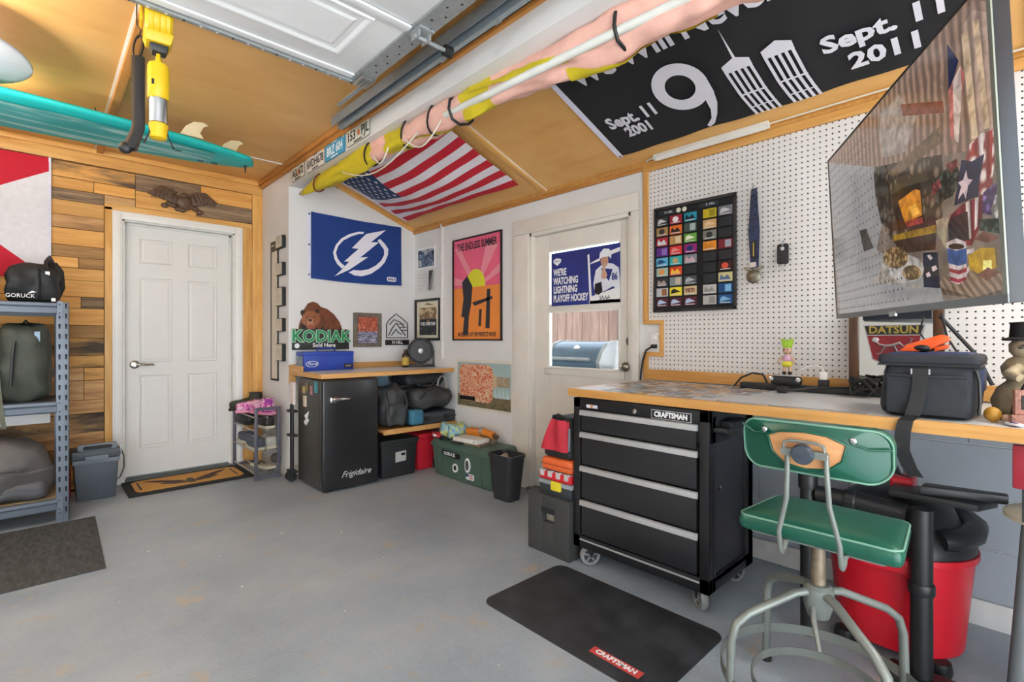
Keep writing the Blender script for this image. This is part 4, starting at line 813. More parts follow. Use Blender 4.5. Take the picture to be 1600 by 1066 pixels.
B().frustum((.015, .72, .02, .26), (0, .735, 0, .27), 0, .245).put('tub', M_gt, GT, bevel=.016, seg=3); B().frustum((-.015, .75, -.015, .28), (.01, .725, .01, .27), .24, .30).put('lid', M_gt, GT, bevel=.014, seg=3); B().box(.10, .115, -.004, .02, .02, .24).put('rib', M_gt, GT, bevel=.003); B().box(.62, .635, -.004, .02, .02, .24).put('rib', M_gt, GT, bevel=.003)
B().poly([(.15, .185), (.37, .175), (.37, .215), (.15, .225)], -.006, .004).put('black_strip_sticker', M_dark, GT); text('lettering', 'GORUCK', .036, M_white, GT, (.25, -.0075, .2), 1.0, off=.001)
B().poly(circ(.47, .15, .03, 20, .055), -.003, .008).put('oval_sticker', M_white, GT); B().poly(circ(.47, .15, .02, 18, .04), -.0045, -.003).put('oval_core', mat('sticker grey', '4c5350', .5, var=.3, vs=50), GT); B().poly(circ(.31, .10, .03, 16, .034), -.0, .012).put('helmet_sticker', M_white, GT); B().poly(circ(.315, .102, .017, 14, .02), -.0015, 0).put('helmet_core', M_dark, GT)
B().box(.455, .535, .0, .013, .045, .085).put('flag_sticker', M_white, GT); B().box(.455, .485, -.001, 0, .065, .085).put('flag_blue', M_roy, GT); B().box(.49, .535, -.001, 0, .055, .062).box(.49, .535, -.001, 0, .071, .078).put('flag_red', M_red, GT)
TC = T('waste_bin', 'black tapered waste bin at the end of the green trunk', 'bin', (2.37, 2.555, 0), FACE)
b = B(); n = 28
def rr(hx, hy, z, r): return [(x, y, z) for x, y in rrect(-hx, hx, -hy, hy, r, 6)]
L0 = [rr(.085, .06, 0, .03), rr(.118, .085, .30, .045), rr(.125, .092, .30, .05), rr(.125, .092, .315, .05), rr(.112, .08, .315, .04), rr(.082, .058, .02, .028)]
m_ = len(L0[0]); b.add([p for l in L0 for p in l], [(i*m_+j, i*m_+(j+1) % m_, (i+1)*m_+(j+1) % m_, (i+1)*m_+j) for i in range(5) for j in range(m_)]+[tuple(range(m_-1, -1, -1)), tuple(range(5*m_, 6*m_))])
b.put('bin_body', mat('charcoal bin plastic', '2b2c30', .45), TC, smooth=40); B().tube([(-.06, 0, .27), (-.03, .02, .29), (.01, -.02, .28), (.05, .02, .27)], .02, 7).put('crumpled_waste', mat('crumpled waste', '9a8f7f', .8, var=.4, vs=40), TC, smooth=60)
# clutter on the green trunk
def onT(x, y): return (2.365+y, 3.46-x, .301)
o = T('tie_dye_cloth', 'tie dye yellow and blue cloth bundle on the green trunk', 'cloth', onT(.13, .12)); B().rbox((0, 0, .055), (.09, .11, .055), .045, 8, crum(.03, 14, 41)).put('bundle', art('tie dye', [(.35, '5f93c0'), (.5, '9fc0b0'), (.58, 'd8d65a'), (.75, '8fb3c8')], 9, 2.5), o, smooth=70, weld=True)
o = T('orange_tool', 'orange hand planer lying behind the tie dye cloth', 'tool', onT(.33, .2), FACE); M_or = mat('orange plastic', 'd9822b', .45, var=.05); B().rbox((0, 0, .06), (.09, .04, .03), .012, 3).put('tool_body', M_or, o, smooth=50, weld=True); B().box(-.09, .09, -.035, .035, 0, .03).put('sole', M_steel, o, bevel=.003)
o = T('orange_cylinder_tool', 'orange and silver cylindrical tool on the green trunk', 'tool', onT(.52, .18), FACE); B().cyl((-.07, 0, .08), (.05, 0, .065), .028, n=18).put('tool_body', M_or, o, smooth=40); B().cyl((-.1, 0, .084), (-.07, 0, .08), .03, n=18).put('steel_collar', M_steel, o, smooth=40); B().cyl((.05, 0, .065), (.09, 0, .06), .018, n=14).put('nozzle', M_brass, o, smooth=40); B().box(-.06, .05, -.03, .03, 0, .04).put('rest', mat('brown card', '7c6a55', .8), o)
o = T('white_carton', 'white flat carton lying on brown card on the trunk', 'box', onT(.43, .06), FACE+.12); B().box(-.12, .14, -.07, .07, .02, .05).put('carton', mat('white card', 'd9d5ce', .7), o, bevel=.002); B().box(-.1, .15, -.05, .06, 0, .02).put('card_base', mat('brown card', '7c6a55', .8), o); B().cyl((.11, -.071, .036), (.11, -.069, .036), .006, n=8).put('hole', M_dark, o)
o = T('red_gloves', 'red and white work gloves on the trunk corner', 'gloves', onT(.06, .02)); B().rbox((0, 0, .018), (.035, .05, .018), .015, 5, crum(.014, 25, 51)).put('glove_back', mat('red glove', 'b52a3c', .7, var=.15), o, smooth=60, weld=True); B().rbox((-.03, -.0, .022), (.012, .025, .012), .01, 3, crum(.006, 30, 52)).put('glove_patch', M_white, o, smooth=60, weld=True)
o = T('black_sandal', 'dark flat pad hanging over the trunk front edge', 'pad', onT(.36, -.0), FACE); B().rbox((0, -.01, .006), (.055, .03, .006), .005, 3).put('pad_body', M_bin, o, smooth=50, weld=True)
o = T('goggles', 'black goggles with straps on the green trunk', 'goggles', onT(.17, .0)); B().tube([(.02*cos(a), .055*sin(a), .014+.008*sin(2*a)) for a in [i*pi/8 for i in range(16)]], .008, 6, closed=True).put('strap', M_dark, o, smooth=60)
# shoe rack by the door
SR = T('shoe_rack', 'grey three tier shoe rack beside the white door', 'shoe rack', (1.235, 4.22, 0))
M_rk = mat('slate grey metal', '5d5a66', .45, .3)
for y in (0, .60):
    for x in (0, .17): B().box(x-.011, x+.011, y-.011, y+.011, 0, .57).put('post', M_rk, SR, bevel=.003)
    B().box(0, .17, y-.008, y+.008, .548, .57).put('end_rail', M_rk, SR); B().box(0, .17, y-.008, y+.008, .012, .034).put('end_rail', M_rk, SR)
for z in (.05, .22, .385, .49):
    for x in (.0, .085, .165): B().tube([(x, 0, z), (x, .60, z)], .006, 8).put('tier_bar', mat('pale tier bar', 'a9a49b', .4, .5), SR)
def shoe(nm, lb, loc, rz, m, m2, tall=0, s=1.):
    q = T(nm, lb, 'shoe', loc, rz, 'shoes on the grey rack'); q.scale = (s, s, s)
    def f(p): 
        k = (p.y+.13)/.26; p.x *= (.75+.35*sin(pi*min(1, k*.9+.1))); p.z *= (1-.45*max(0, k-.35)/.65) if p.z > 0 else 1; return p
    B().rbox((0, 0, .055), (.045, .13, .045), .03, 7, f).put('upper', m, q, smooth=60, weld=True); B().rbox((0, 0, .012), (.047, .135, .012), .01, 5, lambda p: Vector((p.x*(.78+.32*sin(pi*min(1, (p.y+.13)/.26*.9+.1))), p.y, p.z))).put('sole', m2, q, smooth=60, weld=True)
    if tall: B().lathe([(.048, .05), (.05, .1), (.045, .05+tall), (.05, .06+tall), (.036, .06+tall), (.034, .1)], (0, -.07, 0), 16, sx=.9, sy=1.1).put('shaft', m, q, smooth=50)
    B().tube([(-.02, -.02, .1), (.02, .0, .1), (-.02, .02, .095), (.02, .04, .09)], .004, 5).put('laces', m2, q, smooth=50); return q
M_s1 = mat('dark olive boot', '3b3a33', .7, var=.2, vs=30); M_s2 = art('pink pattern boot', [(.4, '8a2a8e'), (.5, 'd05a9c'), (.56, 'e2c9d4'), (.7, 'a83a92')], 22, 1); M_s3 = mat('pale trainer', 'a6a59c', .7, var=.2); M_s4 = mat('slate trainer', '4d545e', .7, var=.2); M_so = mat('cream sole', 'bdb5a2', .6); M_sk = mat('dark sole', '1f1f20', .6)
shoe('ankle_boot', 'dark olive boot at the far end of the rack top', (1.30, 4.70, .50), 1.2, M_s1, M_sk, .09); shoe('rain_boot', 'pink and purple patterned boot on the rack top tier', (1.325, 4.37, .50), .3, M_s2, mat('pink sole', 'd88aa8', .6), .07); shoe('rain_boot', 'pink and purple patterned boot nearest the door on top tier', (1.31, 4.54, .50), 1.35, M_s2, MATS['pink sole'], .03)
shoe('slip_on_shoe', 'black slip on shoe on the middle tier near the door', (1.285, 4.66, .392), .1, M_sk, M_sk); shoe('slip_on_shoe', 'black slip on shoe on the middle tier toward the room', (1.34, 4.37, .392), .05, M_sk, M_so); shoe('trainer', 'slate grey trainer on the lower tier far end', (1.30, 4.68, .227), .1, M_s4, M_so); shoe('trainer', 'pale trainer on the lower tier toward the room', (1.368, 4.38, .227), 0, M_s3, M_so); shoe('trainer', 'slate trainer leaning on the lower tier beside the pale one', (1.272, 4.38, .227), 0, M_s4, M_so)
BL = tag(B().ell((0, 0, .04), (.04, .04, .04), 18, 12).put('rubber_ball', mat('dark rubber ball', '55504c', .5, var=.1), None, (1.43, 4.37, .085), smooth=60), 'small dark ball resting between shoe rack and stub wall', 'ball')
B_ = T('sandal', 'beige sandal leaning under the shoe rack', 'shoe', (1.34, 4.40, .055), .2); B().rbox((0, 0, .014), (.045, .13, .012), .01, 4).put('footbed', M_so, B_, smooth=50, weld=True); B().tube([(-.04, .03, .02), (0, .03, .05), (.04, .03, .02)], .012, 6, flat=.4).put('strap', M_s1, B_, smooth=50)
# ================================================================= workbench wall
WB = T('workbench', 'long pine edged workbench with white top along the pegboard', 'workbench', (1.909, 1.615, 0), FACE)
M_bedge = wood('bench pine edge', [(.3, 'b98443'), (.55, 'cb9654'), (.8, 'd9aa6b')], 0, 2.2, .42, 14, 0, .04)
B().box(.012, 3.2, .012, .72, .835, .867).put('bench_top', mat('worn white laminate', 'cfd0d2', .28, var=.03, vs=8), WB)
B().poly(rrect(-.0, 3.2, -.0, .025, .008, 3), .831, .8685, 'xy').put('front_edge', M_bedge, WB, bevel=.004); B().box(-.0, .018, .02, .72, .831, .8685).put('end_edge', M_edgey if False else M_bedge, WB, bevel=.004)
random.seed(21)
cc = ['8c7f78', 'b9a08a', '6d7f96', 'a8a29a', 'c9b7ad', '9a8f9f', 'd9d4cc', '75706b', 'b39a83', '8fa0ad', 'caa36a', 'a7b3bb']
for i in range(11):
    for j in range(9):
        x = .035+.066*i+random.uniform(-.006, .006); y = .04+.07*j+random.uniform(-.006, .006)
        if i > 8 and random.random() < .5: continue
        if i < 2 and j < 3: continue
        c = random.choice(cc); B().box(-.028, .028, -.027, .027, 0, .0006).put('photo_card', mat('card '+c, c, .25, var=.35, vs=35), WB, (x+.028, y+.03, .8672+random.random()*.0004), random.uniform(-.06, .06))
for k in range(5): B().box(-.05, .05, -.008, .008, 0, .0006).put('paper_strip', mat('card 8c7f78', '8c7f78', .25), WB, (.78+.1*k, .05+.01*(k % 2), .8672), .08)
# black rolling tool chest
TCH = T('tool_chest', 'black four drawer rolling tool chest under the workbench end', 'tool chest', (1.93, 1.59, 0), FACE)
M_tc = mat('black chest paint', '1b1c1f', .28, var=.05, vs=4); M_alu = mat('brushed aluminium trim', 'b4b5b6', .4, .35, var=.05)
W_, D_ = .69, .44
B().box(0, W_, .012, D_, .69, .823).box(0, .04, 0, D_, .09, .823).box(W_-.04, W_, 0, .03, .09, .823).box(0, W_, .01, D_-.02, .09, .15).box(0, W_, D_-.05, D_, .09, .823).box(.04, W_-.04, .03, D_, .15, .7).box(0, W_, 0, .02, .777, .823).box(0, W_, 0, .02, .09, .15).put('carcass', M_tc, TCH, bevel=.002)
# right side: recessed side panel with front and rear posts
B().box(W_-.03, W_-.012, .03, D_-.05, .15, .80).put('side_panel', mat('chest side panel', '2a2b30', .35), TCH); B().box(W_-.03, W_, .06, D_-.06, .125, .148).put('side_sill', M_alu, TCH, bevel=.002); B().box(W_-.02, W_, .03, .06, .09, .80).box(W_-.02, W_, D_-.08, D_, .09, .80).put('side_post', M_tc, TCH, bevel=.002)
B().tube([(W_, .05, .745), (W_+.04, .05, .745), (W_+.04, .33, .745), (W_, .33, .745)], .011, 10).put('push_bar', M_black, TCH, smooth=50); B().box(W_, W_+.05, .10, .27, .715, .775).put('tool_tray', M_black, TCH, bevel=.006); B().lathe([(.01, 0), (.01, .012), (.005, .014)], (W_-.01, .1, .5), 10, 'x').put('hook_screw', M_chr, TCH)
B().lathe([(.012, 0), (.012, .01), (.006, .013)], (W_-.02, .07, .62), 10, 'x').put('hook_screw', M_chr, TCH)
zz = [(.668, .763), (.503, .655), (.335, .49), (.158, .323)]
for i, (z0, z1) in enumerate(zz):
    d = B().box(.052, W_-.052, -.004, .02, z0, z1).put('drawer', mat('drawer front black', '222326', .3, var=.08, vs=6), TCH, bevel=.002)
    B().poly([(-.012, z1), (-.002, z1+.004), (.0, z1+.004), (.0, z1-.022), (-.014, z1-.022)], .045, W_-.045, 'yz').put('drawer_pull', M_alu, d, bevel=.001)
B().box(.04, W_-.04, -.004, .005, .128, .135).put('bottom_bead', M_alu, TCH)
B().box(.435, .617, -.004, 0, .770, .808).put('badge_rim', M_alu, TCH); B().box(.438, .614, -.005, -.004, .773, .805).put('badge_plate', M_dark, TCH); text('lettering', 'CRAFTSMAN', .031, M_white, TCH, (.526, -.0062, .789), .86, off=.0012)
B().lathe([(.011, 0), (.011, -.005), (.004, -.006)], (.35, 0, .79), 14, 'y').put('lock', M_chr, TCH); B().box(.08, .145, -.002, 0, .78, .795).put('maker_sticker', mat('sticker white', 'c9c9d6', .5), TCH); B().poly(star(.112, .788, .012), -.003, -.002).put('sticker_star', M_or, TCH)
for i, (x, y, a) in enumerate(((.07, .04, -.6), (W_-.06, .05, .85), (W_-.06, D_-.05, -.4), (.06, D_-.06, .2))):
    c = bpy.data.objects.new('caster', None); COL.objects.link(c); c.parent = TCH; c.location = (x, y, 0); c.rotation_euler = (0, 0, a); c.empty_display_size = .03
    B().lathe([(.034, -.013), (.046, -.014), (.05, -.009), (.05, .009), (.046, .014), (.034, .013), (.034, -.013)], (0, 0, .05), 28, 'x', cap=False).put('wheel', mat('grey caster tyre', '7d7e7e', .6, var=.1), c, smooth=50); B().cyl((-.008, 0, .05), (.008, 0, .05), .035, n=20).put('wheel_hub', mat('caster hub', '2b2c31', .5), c, smooth=30); B().cyl((-.016, 0, .05), (.016, 0, .05), .011, n=14).put('axle_cap', MATS['grey caster tyre'], c, smooth=30)
    for k in range(5): o_ = B().box(-.012, .012, -.004, .004, .010, .035).put('hub_spoke', MATS['grey caster tyre'], c, (0, 0, .05)); o_.rotation_euler = (2*pi*k/5, 0, 0)
    B().poly([(-.006, .044), (.006, .044), (.03, .1), (-.02, .1)], -.021, -.017, 'yz').poly([(-.006, .044), (.006, .044), (.03, .1), (-.02, .1)], .017, .021, 'yz').box(-.022, .022, -.025, .032, .1, .106).put('caster_fork', M_black, c, bevel=.002)
# box tower left of the chest
GC = T('grey_crate', 'dark grey crate with handle hole left of the tool chest', 'crate', (1.905, 1.885, 0), FACE)
M_gc = mat('dark grey moulded plastic', '3a3b3c', .55, var=.08, bump=.1)
b = B().box(0, .105, 0, .34, 0, .30).box(.185, .285, 0, .34, 0, .30).box(.105, .185, 0, .34, 0, .165).box(.105, .185, 0, .34, .235, .30).box(.105, .185, .03, .34, .165, .235)
b.put('crate_body', M_gc, GC, bevel=.004); B().box(.1, .19, -.006, .0, .213, .24).put('handle_lip', M_black, GC, bevel=.003); B().box(-.004, .289, -.004, .344, .286, .302).put('crate_lid', M_gc, GC, bevel=.004); B().box(.11, .18, .028, .031, .167, .2).put('worn_patch', mat('worn handle recess', '8a8377', .7, var=.3), GC)
def tower(nm, lb, cat, y0, w, d, z0, z1, x=1.93): return T(nm, lb, cat, (x, y0, z0), FACE), w, d, z1-z0
q, w, d, h = tower('black_tool_case', 'black and grey tool case with yellow latch on the crate', 'tool case', 1.825, .22, .36, .3025, .375)
B().box(0, w, 0, d, 0, h-.018).put('case_base', mat('slate case plastic', '2f343a', .5), q, bevel=.008); B().box(-.004, w+.004, -.004, d, h-.02, h).put('case_rim', mat('pale grey rim', '8d9298', .5), q, bevel=.004); B().box(.09, .155, -.012, .0, .03, h+.004).put('latch', mat('yellow latch', 'd9c62a', .45), q, bevel=.003)
q, w, d, h = tower('red_organizer', 'red parts organizer with clear latches on the tool case', 'organizer', 1.83, .225, .34, .3775, .425)
M_ro = mat('red organizer plastic', 'c8202c', .35, var=.04); B().box(0, w, 0, d, 0, h-.006).put('organizer_body', M_ro, q, bevel=.012); B().box(.01, w-.01, .01, d, h-.008, h).put('clear_lid', mat('clear lid grey', '9c7f7f', .2), q, bevel=.003)
for k in range(4): B().box(.015+.055*k, .04+.055*k, -.008, .012, .018, h+.002).put('clear_latch', mat('clear latch', 'b9b3b2', .25), q, bevel=.002)
q, w, d, h = tower('orange_case', 'orange drill case between red organizer and red bag', 'tool case', 1.815, .21, .3, .427, .495)
B().rbox((w/2, d/2, h/2), (w/2, d/2, h/2), .02, 3).put('case_shell', mat('orange case plastic', 'd8602c', .45, var=.04), q, smooth=50, weld=True); B().box(0, w, -.001, .0, h/2-.002, h/2+.002).put('case_seam', mat('dark orange seam', '8c3c1c', .6), q)
q, w, d, h = tower('red_tool_bag', 'red and black tool bag on top of the box stack', 'tool bag', 1.815, .21, .3, .497, .705)
M_tb = mat('black canvas', '1d1e20', .75, var=.15, bump=.2); M_tr2 = mat('red canvas', 'b01f33', .7, var=.15, vs=14, bump=.2)
def tb(p): k = (p.z+h/2)/h; p.x *= 1-.35*k; p.y *= 1-.3*k; return p+Vector((nz(p, 14, 3), nz(p, 14, 4), 0))*.008
B().rbox((w/2, d/2, h/2), (w/2, d/2, h/2), .03, 6, tb).put('bag_shell', M_tb, q, smooth=60, weld=True)
def panel(u, v): k = v; x = .012+.035*k+(w-.024-.07*k)*u; return (x, .0+.045*k-.012-.012*sin(pi*u)-.008*sin(9*u+3*v), .045+.15*k)
B().grid(panel, 12, 8).put('red_panel', M_tr2, q, smooth=60); B().tube([(.05, .05, .18), (.06, .04, .21), (.1, .03, .222), (.15, .04, .205), (.16, .05, .17)], .012, 8, flat=.6).put('carry_handle', M_tb, q, smooth=50); B().tube([(.19, .005, .05), (.2, -.005, .1), (.18, .02, .16)], .006, 6).put('grey_piping', mat('grey piping', '6a7078', .5), q, smooth=50)
# anti fatigue mat
FM = T('floor_mat', 'black anti fatigue mat with red tag before the tool chest', 'mat', (1.362, 1.625, 0), FACE)
M_mat = mat('black rubber mat', '2a2c30', .6, var=.45, vs=9, bump=.2, bs=260)
L0 = [[(x, y, 0) for x, y in rrect(0, .82, 0, .505, .05)], [(x, y, .004) for x, y in rrect(0, .82, 0, .505, .05)], [(x, y, .014) for x, y in rrect(.05, .77, .04, .465, .035)]]
m_ = len(L0[0]); b = B(); b.add([p for l in L0 for p in l], [(i*m_+j, i*m_+(j+1) % m_, (i+1)*m_+(j+1) % m_, (i+1)*m_+j) for i in range(2) for j in range(m_)]+[tuple(range(m_-1, -1, -1)), tuple(range(2*m_, 3*m_))]); b.put('mat_body', M_mat, FM, smooth=25)
B().box(.535, .735, .042, .08, .0142, .0152).put('red_tag', mat('mat tag red', 'c1453f', .6, var=.05), FM); text('lettering', 'CRAFTSMAN', .030, M_white, FM, (.635, .061, .0158), .95, 'xy', off=.001)
# green upholstered drafting stool
ST = T('drafting_stool', 'vintage green vinyl drafting stool at the workbench', 'stool', (1.66, .445, 0))
M_gv = mat('green vinyl', '0d5240', .32, var=.12, vs=9, bump=.06, bs=60, coat=.15); M_gm = mat('grey enamel steel', '7f847f', .42, .35, var=.1, vs=14)
M_lp = mat('pale piping', '6f9a86', .45)
B().rbox((-.043, -.032, .585), (.137, .195, .026), .022, 8, lambda p: Vector((p.x, p.y*(1-.12*(p.x+.137)/.27), p.z+(.010*(1-(p.x/.14)**2)*(1-(p.y/.2)**2) if p.z > 0 else 0)))).put('seat_cushion', M_gv, ST, smooth=50, weld=True)
B().tube([(x-.043, y*(1-.12*(x+.137)/.27)-.032, .604) for x, y in rrect(-.134, .134, -.192, .192, .03, 6)], .003, 6, closed=True).put('seat_piping', M_lp, ST, smooth=60)
B().box(-.16, .07, -.19, .13, .553, .567).put('seat_pan', M_gm, ST, bevel=.01)
bk = bpy.data.objects.new('backrest', None); COL.objects.link(bk); bk.parent = ST; bk.location = (-.215, -.04, .83); bk.rotation_euler = (0, R_(-6), 0); bk.empty_display_size = .03
def curve(p): return Vector((p.x-.05*(1-(p.y/.17)**2)+.03, p.y, p.z))
def bo(pts): return [(y, z) for y, z in pts]
b = B(); out = rrect(-.172, .172, -.066, .066, .045, 8)
for (dx, s_) in (): pass
rings = [(-.016, .96), (-.02, .985), (-.012, 1.0), (.012, 1.0), (.02, .985), (.024, .95)]
vs = []; m_ = len(out)
for dx, s_ in rings: vs += [tuple(curve(Vector((dx, y*s_, z*s_)))) for y, z in out]
b.add(vs, [(i*m_+(j+1) % m_, i*m_+j, (i+1)*m_+j, (i+1)*m_+(j+1) % m_) for i in range(len(rings)-1) for j in range(m_)])
def fill(dx, s_, rev):
    # domed pad faces built as rings toward the centre
    R2 = []
    for k in range(5):
        f = s_*(1-k/5); R2.append([tuple(curve(Vector((dx+(.012 if not rev else -.008)*(1-(1-k/5)**2), y*f, z*f)))) for y, z in out])
    c0 = curve(Vector((dx+(.012 if not rev else -.008), 0, 0))); v2 = [p for l in R2 for p in l]+[tuple(c0)]
    F = [(i*m_+j, i*m_+(j+1) % m_, (i+1)*m_+(j+1) % m_, (i+1)*m_+j) for i in range(4) for j in range(m_)]+[(4*m_+j, 4*m_+(j+1) % m_, 5*m_) for j in range(m_)]
    b.add(v2, [f if rev else f[::-1] for f in F])
fill(-.016, .96, True); fill(.024, .95, False); b.put('vinyl_pad', M_gv, bk, smooth=45, weld=True)
B().tube([tuple(curve(Vector((-.018, y*.99, z*.99)))) for y, z in out], .0028, 6, closed=True).put('pad_piping', M_lp, bk, smooth=60)
# folded cover edge meeting in two snaps, bare plywood showing between
oval = [(y*1.0, z) for y, z in [(.092, .032), (.06, .048), (.0, .056), (-.05, .05), (-.088, .03), (-.078, -.012), (-.05, -.036), (0, -.042), (.05, -.036), (.08, -.01)]]
def bp(y, z, e): return tuple(curve(Vector((-.0245-e, y, z))))
g = B(); o1 = [bp(y, z, .002) for y, z in oval]; c0 = bp(0, 0, .004); g.add(o1+[c0], [((i+1) % 10, i, 10) for i in range(10)]); g.put('plywood_back', wood('bare plywood', [(.3, 'b57a4c'), (.6, 'cf9a68'), (.8, 'dcae80')], 1, 3, .5, 8, 0, .02), bk, smooth=60)
B().tube([bp(y, z, .003) for y, z in oval], .0035, 6, closed=True).put('cover_hem', M_gv, bk, smooth=60)
for pts in ([(.17, .045), (.13, .03), (.096, .018+.018)], [(-.17, .02), (-.13, .02), (-.095, .034)]): B().tube([bp(y, z, .002) for y, z in pts], .003, 6).put('cover_seam', M_gv, bk)
for y, z in ((.10, .044), (-.10, .041)): B().ell(bp(y, z, .003), (.004, .008, .008)).put('snap', M_chr, bk, smooth=60)
c = bp(-.002, .004, .02); B().lathe([(.021, .0), (.026, .004), (.026, .012), (.022, .02), (.0, .022)], (0, 0, 0), 20, 'x').xf(Matrix.Translation(c) @ Matrix.Rotation(pi, 4, 'Z')).put('adjuster_knob', mat('dark slate knob', '3b434d', .35), bk, smooth=40)
B().box(c[0]-.002, c[0]+.012, -.052, -.022, -.006, .012).box(c[0]-.002, c[0]+.012, .018, .05, -.006, .012).tube([(c[0]+.004, .045, .012), (c[0]+.004, .043, .026), (c[0]+.004, .03, .032), (c[0]+.004, -.032, .032), (c[0]+.004, -.046, .026), (c[0]+.004, -.048, .012)], .004, 8).put('knob_bracket', M_gm, bk)
for sy in (.042, -.046):
    yb = .07*(1 if sy > 0 else -1)-.037; B().tube([(-.235-.03, sy-.042, .83), (-.262, sy-.042, .79), (-.25, sy*1.1-.04, .70), (-.225, yb, .60), (-.212, yb, .545), (-.2, yb, .536), (-.185, yb, .542), (-.178, yb, .556), (-.12, yb, .56)], .0065, 8).put('back_rod', M_gm, ST, smooth=50)
B().cyl((0, 0, .30), (0, 0, .553), .019, n=18).put('post', mat('worn steel post', '8b7d6a', .45, .5, var=.3, vs=40), ST, smooth=40)
B().lathe([(.028, .30), (.04, .34), (.04, .385), (.03, .395)], n=18).put('hub', M_gm, ST, smooth=40); B().tube([(-.01, .01, .36), (-.06, -.005, .31), (-.10, -.03, .25)], [.008, .008, .006], 8).put('height_lever', M_gm, ST, smooth=50)
for a in (50, 140, 230, 320):
    ux, uy = cos(R_(a)), sin(R_(a)); B().tube([(ux*.02, uy*.02, .375), (ux*.07, uy*.07, .37), (ux*.21, uy*.21, .315), (ux*.248, uy*.248, .285), (ux*.262, uy*.262, .24), (ux*.27, uy*.27, .012)], .0135, 10, flat=.85).put('leg', M_gm, ST, smooth=50)
    B().lathe([(.018, 0), (.018, .012), (.012, .016)], (ux*.27, uy*.27, 0), 12).put('foot_glide', M_black, ST)
B().lathe([(.262, .10), (.266, .10), (.266, .13), (.262, .13), (.262, .10)], n=40, cap=False).put('foot_ring', M_gm, ST, smooth=30)
B().lathe([(.175, .075), (.179, .075), (.179, .10), (.175, .10), (.175, .075)], n=40, cap=False).put('inner_foot_ring', M_gm, ST, smooth=30)
# ================================================================= shop vac and other things under the bench
VC = T('shop_vacuum', 'red drum shop vacuum with black lid and hose under the bench', 'vacuum', (2.30, .36, 0)); VC.scale = (1.1, 1.1, 1.0)
M_vr = mat('red vacuum drum', 'c01226', .35, var=.05); M_vk = mat('black vacuum plastic', '17181a', .4, var=.06)
B().lathe([(.15, .04), (.17, .05), (.195, .36), (.205, .365), (.205, .385), (.0, .386)], n=36).put('drum', M_vr, VC, smooth=35); B().box(-.215, -.19, -.06, .06, .335, .385).put('drum_handle', M_vr, VC, bevel=.006)
B().lathe([(.2, .386), (.2, .41), (.17, .45), (.14, .53), (.10, .56), (.0, .565)], n=32).put('motor_head', M_vk, VC, smooth=40); B().rbox((-.02, -.02, .595), (.045, .03, .022), .01, 2).put('power_switch', M_vr, VC, smooth=40, weld=True)
for a in (45, 135, 225, 315):
    B().lathe([(.03, 0), (.034, .02), (.03, .045), (.015, .05)], (.17*cos(R_(a)), .17*sin(R_(a)), 0), 12).put('caster', M_vk, VC, smooth=40)
hp = [(.16+.05*sin(t*.6), -.05-.16*cos(t)*.5, .44+.035*t*.3+.02*sin(t)) for t in [i*.28 for i in range(26)]]
hp = [(.02+.17*cos(t), -.05+.14*sin(t), .475+.012*t) for t in [(-2.6+i*.26) for i in range(24)]]
b = B(); b.tube(hp, [.032+.004*(i % 2) for i in range(24)], 12); b.put('hose', M_vk, VC, smooth=30)
WN = T('vacuum_wand', 'black upright vacuum wand standing in front of the red drum', 'wand', (2.045, .258, 0)); B().tube([(0, 0, .03), (0, 0, .57)], .030, 16).put('wand_tube', M_vk, WN, smooth=40); B().rbox((0, 0, .02), (.05, .09, .02), .015, 3).put('floor_nozzle', M_vk, WN, smooth=40, weld=True); B().lathe([(.034, .30), (.036, .305), (.036, .33), (.034, .335)], n=16).put('collar', M_vk, WN, smooth=40)
W2 = T('vacuum_wand', 'black upright vacuum wand between stool and wall', 'wand', (2.11, .60, 0)); B().tube([(0, 0, 0), (0, 0, .59)], .026, 16).put('wand_tube', M_vk, W2, smooth=40); B().lathe([(.032, .55), (.033, .56), (.033, .60), (.03, .605)], n=16).put('collar', M_vk, W2, smooth=40)
W3 = T('vacuum_hose_arm', 'horizontal black vacuum tube resting across the two wands', 'tube', (2.11, .60, .535)); B().tube([(.0, -.03, 0), (.0, -.15, .0), (-.01, -.30, -.01)], [.03, .033, .036], 14).put('arm_tube', M_vk, W3, smooth=40); B().lathe([(.036, -.12), (.038, -.125), (.038, -.15), (.036, -.155)], (0, 0, 0), 16, 'y').put('collar', M_vk, W3)
W4 = T('crevice_nozzle', 'flat black floor nozzle lying on the vacuum', 'nozzle', (2.10, .25, .578), -.2)
B().poly([(-.02, .10), (.10, .13), (.13, -.14), (.02, -.12)], .0, .022, 'xy').put('nozzle_plate', M_vk, W4, bevel=.006); B().poly([(.0, .02), (.07, .03), (.14, -.16), (.1, -.17)], .022, .05, 'xy').put('nozzle_wedge', M_vk, W4, bevel=.006)
RS = T('cream_stool', 'cream topped metal step stool at the right edge', 'stool', (2.10, -.055, 0)); B().lathe([(.0, .585), (.115, .585), (.13, .592), (.13, .605), (.118, .612), (0, .615)], n=28).put('round_top', mat('cream plastic', 'cfc3ac', .5), RS, smooth=40)
for a in (35, 125, 215, 305):
    B().tube([(.085*cos(R_(a)), .085*sin(R_(a)), .585), (.13*cos(R_(a)), .13*sin(R_(a)), .0)], .02, 10, flat=.5).put('leg', mat('brushed grey leg', '7e8286', .35, .8), RS, smooth=50)
BN = tag(B().box(-.015, .015, -.03, .03, 0, .12).put('red_clamp', mat('red painted clamp', '8e1526', .5), None, (1.965, .02, .7), bevel=.004), 'red clamp end hanging under the bench edge at far right', 'clamp')
B().box(-.01, .01, -.012, .012, -.09, .0).put('clamp_jaw', M_black, BN)
